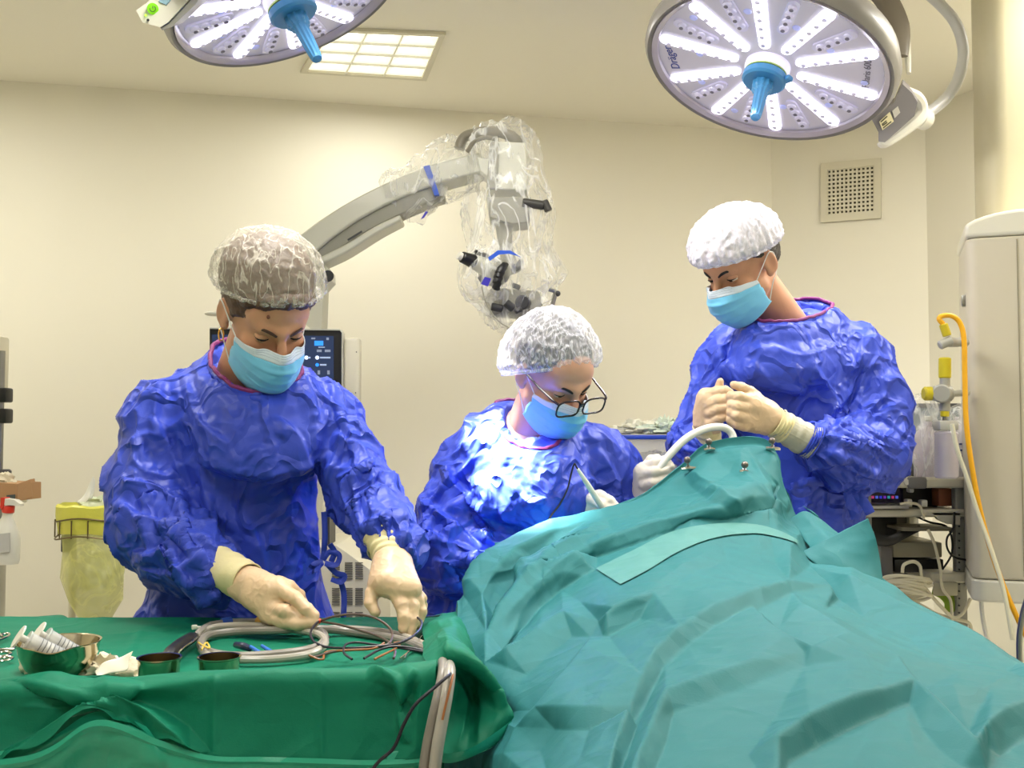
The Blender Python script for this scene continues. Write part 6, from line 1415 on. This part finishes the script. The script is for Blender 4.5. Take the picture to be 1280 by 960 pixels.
# yellow waste bag on a wire stand
Yw = 3.0
t = thing('waste_bin', 'yellow clinical waste bag on a wire basket stand left of the nurse', 'waste bin', (at(118, 640, Yw)[0], Yw, 0))
cx = at(118, 640, Yw)[0]; zr = at(118, 632, Yw)[2]; rb = .092
M_YEL = mat('yellow_bag', (226, 222, 90), .35, alpha=.94, bump=(30, .4, .01)); M_YELT = film('thin_yellow_bag', (222, 222, 130), (.52, .72), 10, .5, .3)
b = MB(); b.lathe([(rb*1.02, zr-.075), (rb*1.08, zr-.03), (rb*1.10, zr), (rb*1.04, zr+.006), (rb*.98, zr-.02), (rb*.95, zr-.06)], (cx, Yw, 0), (0, 0, 1), 64, cap=False)
V = np.vstack(b.V); d = V-[cx, Yw, 0]; d[:, 2] = 0; d /= np.linalg.norm(d, axis=1)[:, None]+1e-9; V += d*(ridged(V*np.array([40, 40, 10.]))*.004)[:, None]+np.array([0, 0, 1])*(perlin(V*20)*.006)[:, None]; b.V = [V]; b.build('bag_rim', M_YEL, t)
b = MB(); prof = [(rb*.98, zr-.06), (rb*1.0, zr-.12), (rb*.95, zr-.20), (rb*.78, zr-.27), (rb*.45, zr-.32), (rb*.12, zr-.345), (rb*.10, zr-.36), (rb*.30, zr-.40)]
b.lathe([(r, z) for r, z in prof], (cx+.005, Yw, 0), (0, 0, 1), 64, cap=False); V = np.vstack(b.V)
V += np.stack([perlin(V*14), perlin(V*14+9), 0*V[:, 0]], 1)*.014; b.V = [V]; b.build('hanging_bag', M_YELT, t)
rumple('waste_paper', 122, 700, Yw, (.062, .05, .07), mat('paper_waste', (226, 224, 190), .7), 6, 'crumpled pale waste inside the hanging yellow bag', 'waste', zz=zr-.20)
b = MB()
for zz_ in (zr-.035, zr-.085): b.tube([np.array([cx+rb*1.12*math.cos(a), Yw+rb*1.12*math.sin(a), zz_+(.006*math.sin(a*3))]) for a in np.linspace(0, 2*math.pi, 40)[:-1]], .0024, 6, closed=True)
for a in np.linspace(0, 2*math.pi, 15)[:-1]: b.tube([np.array([cx+rb*1.12*math.cos(a), Yw+rb*1.12*math.sin(a), zr-.035]), np.array([cx+rb*1.12*math.cos(a), Yw+rb*1.12*math.sin(a), zr-.085])], .002, 6)
b.build('wire_basket', mat('wire_brown', (110, 96, 60), .4, .6), t)
b = MB(); q = at(86, 690, Yw+.02)[0]; b.cyl((q, Yw+.05, .02), (q, Yw+.05, zr-.08), .010, 14); b.build('post', M_CREAM, t)
b = MB(); b.box((q-.002, Yw+.02, at(84, 680, Yw)[2]), (.03, .04, .05), None, .006); b.build('bracket', M_DGREY, t)
b = MB(); b.lathe([(.16, 0), (.16, .02), (.02, .03)], (cx, Yw+.05, 0), (0, 0, 1), 24); b.build('base', M_DGREY, t)
sp = MB(); R0 = [[at(96, 628, Yw-.02), at(106, 618, Yw-.02), at(112, 604, Yw-.03), at(117, 595, Yw-.03)], [at(103, 632, Yw-.03), at(110, 624, Yw-.04), at(115, 614, Yw-.03), at(118, 598, Yw-.03)], [at(112, 632, Yw-.01), at(114, 626, Yw-.01), at(117, 615, Yw-.02), at(119, 600, Yw-.03)]]
S = bsurf(R0, 5, 5); sp.grid(S, *S.shape[:2]); tag(sp.build('tissue', mat('tissue', (232, 230, 222), .8), solid=.001), 'white tissue sticking up from the yellow waste bag', 'tissue')
rumple('waste_paper', 128, 628, Yw, (.055, .05, .02), mat('film_waste', (214, 220, 190), .4), 12, 'pale film waste heaped at the mouth of the yellow bag', 'waste', zz=zr+.005)

# ------------------------------------------------------------------ middle: clear crate with blue rim
t = thing('storage_crate', 'clear plastic crate with a blue rim between the seated and standing people', 'crate', at(810, 660, 3.3))
Yc = 3.3
q0, q1 = at(757, 545, Yc), at(862, 545, Yc)
wd = q1[0]-q0[0]; cxx = (q0[0]+q1[0])/2; ztop = q0[2]
b = MB()
for sx, sy, dx, dy in ((0, -1, wd, .02), (0, 1, wd, .02), (-1, 0, .02, .34), (1, 0, .02, .34)): b.box((cxx+sx*(wd/2-.01), Yc+.16+sy*.16, ztop-.004), (dx, dy, .014), None, .004)
b.build('rim', mat('blue_rim', (48, 78, 190), .35), t)
M_CLR = mat('clear_crate', (222, 224, 226), .1, alpha=.28, spec=.6)
b = MB()
for sx, sy, dx, dy in ((0, -1, wd*.96, .004), (0, 1, wd*.96, .004), (-1, 0, .004, .32), (1, 0, .004, .32)): b.box((cxx+sx*(wd*.48), Yc+.16+sy*.155, ztop-.14), (dx, dy, .26))
b.box((cxx, Yc+.16, ztop-.27), (wd*.96, .32, .004)); b.build('crate_body', M_CLR, t, smooth=False)
rumple('packet', 780, 585, Yc+.1, (.07, .05, .07), mat('packet_blue', (110, 125, 160), .5), 2, 'blue grey packet inside the clear crate, left end', 'packet', zz=ztop-.12)
rumple('packet', 815, 585, Yc+.14, (.07, .05, .07), mat('packet_cream', (206, 196, 168), .5), 5, 'cream packet inside the clear crate, in the middle', 'packet', zz=ztop-.13)
rumple('packet', 846, 590, Yc+.1, (.06, .05, .06), mat('packet_grey', (150, 152, 160), .5), 7, 'grey packet inside the clear crate, right end', 'packet', zz=ztop-.12)
rumple('wrapping', 800, 536, Yc+.15, (.10, .08, .022), mat('wrap_white', (226, 224, 206), .45), 9, 'crumpled white wrapping on top of the crate, left part', 'wrapping', zz=ztop+.016)
rumple('wrapping', 832, 532, Yc+.12, (.09, .07, .026), mat('wrap_green', (214, 226, 208), .4), 19, 'crumpled pale green wrapping on top of the crate, right part', 'wrapping', zz=ztop+.02)
t = thing('side_table', 'low cream side table carrying the clear crate', 'table', (cxx, Yc+.16, 0))
b = MB(); b.box((cxx, Yc+.16, ztop-.29), (.5, .42, .03), None, .006); b.build('tabletop', M_CREAM, t)
for sx in (-1, 1):
    for sy in (-1, 1):
        b = MB(); b.cyl((cxx+sx*.22, Yc+.16+sy*.18, 0), (cxx+sx*.22, Yc+.16+sy*.18, ztop-.305), .014, 12); b.build('leg', M_STEEL, t)

# ------------------------------------------------------------------ right: supply column, cart, regulator, hoses
M_COLM = mat('column_paint', (196, 188, 158), .4); M_PEND = mat('pendant_panel', (206, 198, 178), .35, coat=.1); M_PENDT = mat('pendant_cap', (224, 220, 204), .3, coat=.2)
Yp = 2.75
xa = at(1209, 400, Yp)[0]; zt_, zb_ = at(1209, 281, Yp)[2], at(1209, 752, Yp)[2]
t = thing('ceiling_pendant', 'tall cream ceiling supply column at the right edge with a rounded lower cabinet', 'supply column', (xa+.2, Yp+.15, zb_))
def rr(x0, x1, y0, y1, z0, z1, rad, name, m, par, n=6):
    pts = []
    for cx_, cy_, a0 in ((x1-rad, y1-rad, 0), (x0+rad, y1-rad, 90), (x0+rad, y0+rad, 180), (x1-rad, y0+rad, 270)):
        for k in range(n+1): a = R_(a0+90*k/n); pts.append((cx_+rad*math.cos(a), cy_+rad*math.sin(a), z0))
    b = MB(); b.prism(pts, (0, 0, z1-z0)); o = b.build(name, m, par, sharp=35); md = o.modifiers.new('bevel', 'BEVEL'); md.width = .006; md.segments = 2; md.limit_method = 'ANGLE'; md.angle_limit = R_(50); return o
zc = at(1209, 298, Yp)[2]
rr(xa, xa+.40, Yp, Yp+.34, zb_+.06, zc, .03, 'cabinet', M_PEND, t); rr(xa-.002, xa+.402, Yp-.002, Yp+.342, zb_, zb_+.058, .035, 'cabinet_foot', M_PENDT, t)
V = []; n = 24; pts = []
b = MB(); xs = np.linspace(xa-.002, xa+.402, 17)
prof_top = [np.interp(x, [xa, xa+.02, xa+.06, xa+.12, xa+.28, xa+.36, xa+.4], [zt_, zt_+.012, zt_+.026, zt_+.034, zt_+.034, zt_+.02, zt_]) for x in xs]
pl = [(x, Yp-.002, z) for x, z in zip(xs, prof_top)]+[(xs[-1], Yp-.002, zc+.002), (xs[0], Yp-.002, zc+.002)]
b.prism(pl, (0, .344, 0)); o = b.build('cabinet_cap', M_PENDT, t, sharp=50); md = o.modifiers.new('bevel', 'BEVEL'); md.width = .01; md.segments = 3; md.limit_method = 'ANGLE'
b = MB(); s = at(1267, 400, Yp)[0]; b.box((s, Yp-.001, (zb_+zc)/2+.03), (.0025, .004, zc-zb_-.08)); b.build('panel_seam', mat('seam_shadow', (150, 142, 120), .6), t)
xd = at(1238, 200, Yp+.12)[0]; rr(xd, xd+.26, Yp+.12, Yp+.26, zt_-.02, CEIL, .05, 'drop_tube', M_COLM, t)
b = MB(); q = at(1206, 372, Yp-.01); b.box((xa-.004, Yp+.06, q[2]), (.012, .03, .03), None, .003); b.build('side_button', M_STEEL, t)
cA, sA = math.cos(R_(-20)), math.sin(R_(-20))
for ch in list(t.children):      # the column is turned so that its front faces the operating field
    if ch.name.startswith('drop_tube'): continue
    for v_ in ch.data.vertices:
        x_, y_ = v_.co.x+t.location.x-xa, v_.co.y+t.location.y-Yp
        v_.co.x, v_.co.y = cA*x_-sA*y_+xa-t.location.x, sA*x_+cA*y_+Yp-t.location.y
# yellow hose
M_YH = mat('yellow_hose', (236, 172, 20), .4)
b = MB(); b.tube([at(1179, 405, 2.66), at(1174, 399, 2.66), at(1178, 395, 2.66), at(1190, 395, 2.66), at(1200, 404, 2.66), at(1205, 425, 2.655), at(1206, 470, 2.65), at(1208, 530, 2.64), at(1216, 590, 2.63), at(1228, 650, 2.62), at(1246, 710, 2.60), at(1266, 760, 2.58), at(1285, 800, 2.56)], .0066, 12, 8)
hs = b.build('gas_hose', M_YH); tag(hs, 'thin yellow hose looping down the front of the supply column', 'hose')
b = MB(); b.cyl(at(1179, 405, 2.66), at(1184, 420, 2.66), .011, 18, .002); b.build('hose_plug', mat('olive_yellow', (196, 176, 30), .4), hs)
b = MB(); b.cyl(at(1174, 432, 2.66), at(1190, 425, 2.66), .012, 18, .003); b.cyl(at(1186, 428, 2.66), at(1207, 428, 2.72), .012, 18, .003); b.build('socket', mat('socket_grey', (170, 168, 158), .4), hs)
b = MB(); b.tube([at(1190, 530, 2.6), at(1196, 560, 2.6), at(1208, 595, 2.6), at(1222, 640, 2.6), at(1240, 690, 2.58), at(1255, 740, 2.56), at(1266, 800, 2.54)], .0055, 10, 8); tag(b.build('clear_hose', mat('milky_hose', (226, 222, 196), .3, alpha=.8)), 'pale translucent hose crossing the supply column beside the yellow hose', 'hose')
b = MB(); b.tube([at(1226, 740, 2.8), at(1228, 770, 2.8), at(1234, 800, 2.8)], .006, 8, 6); tag(b.build('white_cable', M_WHITE), 'white cable hanging under the supply column', 'cable')
b = MB(); b.tube([at(1285, 745, 2.5), at(1278, 770, 2.5), at(1274, 800, 2.5), at(1275, 840, 2.5)], .007, 8, 6); tag(b.build('steel_rail', M_STEEL), 'grey bent metal rail at the lower right edge', 'rail')
# vacuum regulator with yellow knobs
t = thing('vacuum_regulator', 'grey suction regulator with yellow knobs above the clear canister', 'regulator', at(1181, 490, 2.68))
M_YK = mat('yellow_knob', (206, 188, 30), .35)
b = MB(); b.cyl(at(1181, 447, 2.68), at(1181, 473, 2.68), .0155, 24, .003); b.build('upper_knob', M_YK, t)
b = MB(); b.cyl(at(1154, 492, 2.68), at(1166, 492, 2.68), .018, 24, .004); b.build('side_knob', M_YK, t)
b = MB(); b.cyl(at(1181, 512, 2.68), at(1181, 521, 2.68), .011, 18, .002); b.build('lower_knob', M_YK, t)
b = MB(); b.cyl(at(1181, 472, 2.68), at(1181, 514, 2.68), .013, 20, .002); b.cyl(at(1166, 492, 2.68), at(1190, 492, 2.68), .020, 24, .004); b.cyl(at(1177, 492, 2.655), at(1177, 492, 2.70), .024, 24, .004); b.cyl(at(1188, 492, 2.68), at(1209, 491, 2.74), .009, 14); b.build('regulator_body', mat('regulator_grey', (168, 166, 156), .35), t)
b = MB(); b.cyl(at(1183, 493, 2.652), at(1183, 493, 2.656), .007, 14); b.build('red_dot', MATS['red_plastic'], t)
b = MB(); b.cyl(at(1181, 520, 2.68), at(1181, 530, 2.68), .006, 12); b.build('outlet', M_STEEL, t)
t = thing('suction_canister', 'clear suction canister with grey lid hanging beneath the yellow knobs', 'canister', at(1182, 598, 2.68))
b = MB(); b.box(at(1182, 532, 2.68), (.05, .05, .026), None, .006); b.build('lid', mat('lid_grey', (186, 184, 176), .35), t)
b = MB(); b.cyl(at(1183, 539, 2.68), at(1183, 598, 2.68), .030, 28, .005); b.build('canister_body', mat('canister_clear', (214, 206, 214), .15, alpha=.5, spec=.6), t)
b = MB(); b.cyl(at(1183, 539, 2.68), at(1183, 552, 2.68), .010, 14); b.cyl(at(1183, 556, 2.68), at(1183, 597, 2.68), .024, 20); b.build('inner_liner', mat('liner_mauve', (206, 196, 210), .4), t)
# equipment cart
Yk = 3.0
def cpt(x, y, Y=Yk): return at(x, y, Y)
t = thing('equipment_cart', 'cream multi-shelf equipment cart at right behind the standing man, cables underneath', 'cart', (cpt(1150, 700)[0], 3.2, 0))
xl, xr = cpt(1072, 600)[0], cpt(1212, 600)[0]
def shelf(y, th, x0=xl, x1=xr, name='shelf', m=M_CREAM, d=.42, rad=.03, Y0=Yk):
    z = at(1150, y, Y0)[2]; return rr(x0, x1, Y0, Y0+d, z-th, z, rad, name, m, t), z
_, z1 = shelf(597, .030); _, z2 = shelf(637, .022); _, z3 = shelf(716, .03, x0=cpt(1166, 700)[0])
b = MB(); b.box((cpt(1146, 600)[0], Yk+.004, z1-.015), (.055, .03, .034), None, .008); b.build('corner_bumper', M_GREYP, t)
b = MB(); b.cyl((cpt(1133, 600)[0], Yk-.006, z1-.013), (cpt(1133, 600)[0], Yk+.01, z1-.013), .008, 14); b.build('bolt', M_WHITE, t)
for xx, nm in ((cpt(1203, 600)[0], 'upright'), (xl+.03, 'upright')):
    b = MB(); b.box((xx, Yk+.03, z1/2), (.03, .03, z1-.06), None, .004); b.box((xx, Yk+.38, z1/2), (.03, .03, z1-.06), None, .004); o = b.build(nm, mat('upright_grey', (152, 150, 138), .4), t)
b = MB()
for k in range(16): q = at(1199, 640+9*k, Yk+.013); b.cyl((q[0], Yk+.012, q[2]), (q[0], Yk+.018, q[2]), .0028, 8)
b.build('upright_holes', M_DGREY, t)
b = MB(); b.prism([cpt(x, y, 3.0) for x, y in [(1165, 641), (1200, 641), (1200, 656), (1185, 655), (1174, 650)]], (0, .02, 0)); b.build('shelf_bracket', M_CREAM, t)
b = MB(); b.box((cpt(1140, 700)[0], Yk+.41, z1/2), (.34, .01, z1-.1)); b.build('back_panel', mat('cart_back', (88, 84, 76), .6), t)
b = MB()
for x in (xl+.05, xr-.05):
    for y in (Yk+.05, Yk+.36): b.cyl((x-.012, y, .04), (x+.012, y, .04), .04, 20, .006)
b.build('casters', M_DGREY, t)
def bx(name, x0, y0, x1, y1, Y, d, m, label, cat, par=None, bev=.004, grp=None):
    p, q = at(x0, y0, Y), at(x1, y1, Y); b = MB(); b.box(((p[0]+q[0])/2, Y+d/2, (p[2]+q[2])/2), (abs(q[0]-p[0]), d, abs(q[2]-p[2])), None, bev)
    o = b.build(name, m, par, sharp=30)
    if par is None: tag(o, label, cat, grp)
    return o
# upper shelf: bottles in plastic
t_ = thing('plastic_bottle', 'pale lilac plastic bottle inside the clear bag on the cart', 'bottle', at(1160, 597, 3.05))
V = MB(); c = at(1160, 597, 3.08); V.lathe([(.001, .0), (.038, .001), (.040, .006), (.040, .11), (.030, .135), (.014, .15), (.014, .165), (.001, .166)], c, (0, 0, 1), 28); V.build('bottle_body', mat('lilac_liquid', (206, 196, 206), .3, alpha=.9), t_)
V = MB(); V.cyl(c+[0, 0, .166], c+[0, 0, .182], .016, 18, .003); V.build('cap', M_WHITE, t_)
t_ = thing('plastic_bottle', 'white jug with marked label behind the clear canister', 'bottle', at(1200, 597, 3.05))
c = at(1202, 597, 3.10); V = MB(); V.lathe([(.001, .0), (.042, .001), (.045, .006), (.045, .12), (.034, .15), (.016, .165), (.016, .18), (.001, .181)], c, (0, 0, 1), 28); V.build('bottle_body', mat('jug_white', (220, 214, 214), .35), t_)
V = MB()
for k in range(3): V.box(c+np.array([-.01+.0*k, -.0455, .10-.018*k]), (.03-.006*k, .001, .005))
V.build('label_writing', mat('label_ink', (60, 70, 120), .6), t_)
plastic([s_cone(at(1150, 580, 3.04), at(1156, 515, 3.06), .045, .055), s_cone(at(1156, 590, 3.06), at(1172, 560, 3.08), .05, .04), s_cone(at(1132, 592, 3.02), at(1150, 560, 3.04), .02, .04)], 'plastic_bag', 'clear crinkled plastic bag draped over the bottles on the cart', 15, .012, .009, 'plastic bag')
plastic([s_cone(at(1190, 560, 3.12), at(1200, 525, 3.12), .05, .05)], 'plastic_bag', 'clear plastic bag behind the canister on the cart', 25, .012, .009, 'plastic bag')
t_ = thing('wall_monitor', 'black monitor behind the bottles on the cart', 'monitor', at(1150, 560, 3.35)); p, q = at(1120, 504, 3.35), at(1206, 570, 3.35)
V = MB(); V.box(((p[0]+q[0])/2, 3.37, (p[2]+q[2])/2), (q[0]-p[0], .03, p[2]-q[2]), None, .004); V.build('casing', M_BLACK, t_)
V = MB(); V.box(((p[0]+q[0])/2, 3.353, (p[2]+q[2])/2), (q[0]-p[0]-.03, .002, p[2]-q[2]-.03)); V.build('screen', mat('screen_grey', (92, 104, 108), .25), t_)
bx('black_tray', 1120, 580, 1208, 597, 3.10, .2, M_BLACK, 'flat black case on the upper shelf of the cart', 'case')
# middle shelf
t_ = thing('laptop', 'laptop with lit dark screen on the middle shelf of the cart', 'laptop', at(1100, 634, 3.05)); p, q = at(1072, 606, 3.12), at(1127, 632, 3.12)
V = MB(); V.box(((p[0]+q[0])/2, 3.12, (p[2]+q[2])/2), (q[0]-p[0], .008, p[2]-q[2]), None, .002); V.build('lid', mat('silver_shell', (170, 170, 168), .3, .5), t_)
V = MB(); V.box(((p[0]+q[0])/2, 3.114, (p[2]+q[2])/2), (q[0]-p[0]-.008, .002, p[2]-q[2]-.006)); V.build('screen', mat('laptop_screen', (10, 8, 16), .2, emit=(20, 14, 30), es=.4), t_)
V = MB(); cols5 = [(60, 60, 200), (120, 50, 180), (60, 160, 170), (190, 60, 120), (90, 110, 220)]
for k in range(10):
    V = MB(); cxy = at(1076+5*k, 621.5, 3.111); V.box(cxy, (.008, .001, .008)); V.build('dock_icon', mat('icon%d' % (k % 5), cols5[k % 5], .4, emit=cols5[k % 5], es=.6), t_)
V = MB(); c = at(1098, 634, 3.05); V.box((c[0], 3.05, z2+.008), (q[0]-p[0], .13, .010), None, .002); V.build('base', MATS['silver_shell'], t_)
bx('wooden_box', 1173, 611, 1196, 633, 3.05, .2, mat('box_wood', (150, 84, 50), .5), 'reddish wooden block at the right of the middle shelf', 'box')
bx('black_unit', 1128, 606, 1173, 634, 3.10, .2, M_BLACK, 'black electronic unit in the middle of the middle shelf', 'electronic unit')
bx('power_plug', 1134, 624, 1141, 634, 3.02, .03, M_WHITE, 'white plug on the middle shelf beside the laptop, the left one', 'plug', grp='white plugs on the middle shelf'); bx('power_plug', 1152, 625, 1160, 634, 3.02, .03, M_WHITE, 'white plug on the middle shelf beside the wooden block, the right one', 'plug', grp='white plugs on the middle shelf')
bx('power_plug', 1137, 610, 1143, 616, 3.02, .03, M_WHITE, 'white plug hanging just under the upper shelf', 'plug')
def cb(pts, r, m, label, Y=3.0, nm='cable'):
    b = MB(); b.tube([at(x, y, Y+.0) if len(p_) == 2 else at(*p_) for p_ in pts for x, y in [p_[:2]]], r, 8, 8); tag(b.build(nm, m), label, 'cable')
M_WCAB = mat('white_cable', (218, 210, 180), .4)
cb([(1125, 630), (1140, 629), (1150, 633), (1155, 649)], .004, M_WCAB, 'white cable dropping from the middle shelf', 2.985)
cb([(1084, 631), (1100, 632), (1118, 630), (1124, 630)], .005, M_BLACK, 'black cable end lying on the middle shelf', 2.99)
cb([(1160, 662), (1168, 680), (1175, 710), (1178, 735), (1188, 750), (1190, 775)], .0045, M_WCAB, 'white cable hanging straight down in front of the cart', 2.97)
cb([(1193, 640), (1192, 660), (1184, 672), (1184, 685), (1192, 696), (1208, 700)], .003, M_BLACK, 'black cable curling round the cart upright', 2.98)
cb([(1134, 640), (1160, 652), (1185, 660), (1190, 690), (1178, 712)], .003, M_BLACK, 'black cable sagging below the middle shelf', 3.03)
# keyboard tray and dark gear
t_ = thing('keyboard_tray', 'dark pull-out tray with a black arm below the middle shelf', 'tray', at(1130, 670, 3.0))
V = MB(); V.box(at(1148, 659, 3.05), (.15, .14, .010), None, .003); V.build('tray', mat('tray_olive', (110, 104, 84), .4), t_)
V = MB(); V.tube([at(1090, 672, 3.0), at(1110, 676, 3.0), at(1130, 668, 3.0), at(1150, 660, 3.02)], [.02, .016, .012, .008], 10, 6, flat=.6); V.build('arm', M_BLACK, t_)
bx('black_unit', 1075, 645, 1122, 680, 3.10, .18, M_BLACK, 'black electronic unit at the left below the middle shelf', 'electronic unit')
bx('silver_unit', 1116, 678, 1178, 697, 3.06, .22, mat('olive_unit', (160, 154, 130), .4), 'flat silver electronic unit low in the cart', 'electronic unit')
bx('dark_unit', 1118, 699, 1180, 716, 3.08, .2, M_BLACK, 'flat black electronic unit low in the cart', 'electronic unit')
bx('grey_unit', 1101, 684, 1117, 740, 3.04, .2, M_GREYP, 'tall grey unit low in the cart at the left', 'electronic unit')
# bundle of white cables
rng = random.Random(5)
for k in range(9):
    y = 722+k*2.6; x0_ = 1103+rng.random()*4; x1_ = 1150+rng.random()*10
    pts = [(x0_+6, y+6, 3.0), (x0_, y, 2.98), (x0_+18, y-5+rng.random()*3, 2.96), (x1_-6, y-3+rng.random()*4, 2.955), (x1_+4, y+3, 2.97), (x1_-12, y+8, 2.985), (x0_+12, y+8, 2.99)]
    b = MB(); b.tube([at(*p) for p in pts], .0052, 8, 6, closed=True)
    tag(b.build('cable_coil', M_WCAB), 'cream cable loop in the bundle on the cart floor, ' + ['topmost of all', 'second from top', 'third from top', 'fourth from top', 'the middle one', 'fourth from bottom', 'third from bottom', 'second from bottom', 'lowest of all'][k], 'cable', 'cream cable loops at the bottom of the cart')
for k, pts in enumerate([[(1128, 716), (1130, 706), (1142, 702), (1150, 708), (1152, 722), (1158, 732), (1166, 731)], [(1150, 726), (1162, 742), (1178, 760), (1192, 772), (1204, 766), (1213, 748)], [(1128, 748), (1150, 756), (1172, 768), (1195, 774), (1212, 780), (1214, 800)]]):
    b = MB(); b.tube([at(x, y, 2.96+.01*k) for x, y in pts], .005, 8, 8); tag(b.build('loose_cable', M_WCAB), ['cream cable arching above the cable bundle', 'cream cable swinging from the bundle up to the cart upright', 'cream cable trailing along the floor of the cart'][k], 'cable')
b = MB(); b.tube([at(1166, 738, 3.05), at(1180, 742, 3.05), at(1188, 752, 3.04), at(1186, 765, 3.04)], [.012, .02, .02, .012], 10, 6, flat=.3); tag(b.build('green_ribbon', mat('lime_wire', (150, 180, 50), .4)), 'lime green earth wire bundle low in the cart', 'wire')
bx('cart_panel', 1167, 728, 1198, 745, 2.99, .01, mat('panel_beige', (176, 170, 146), .4), 'beige metal plate low on the cart upright', 'plate')
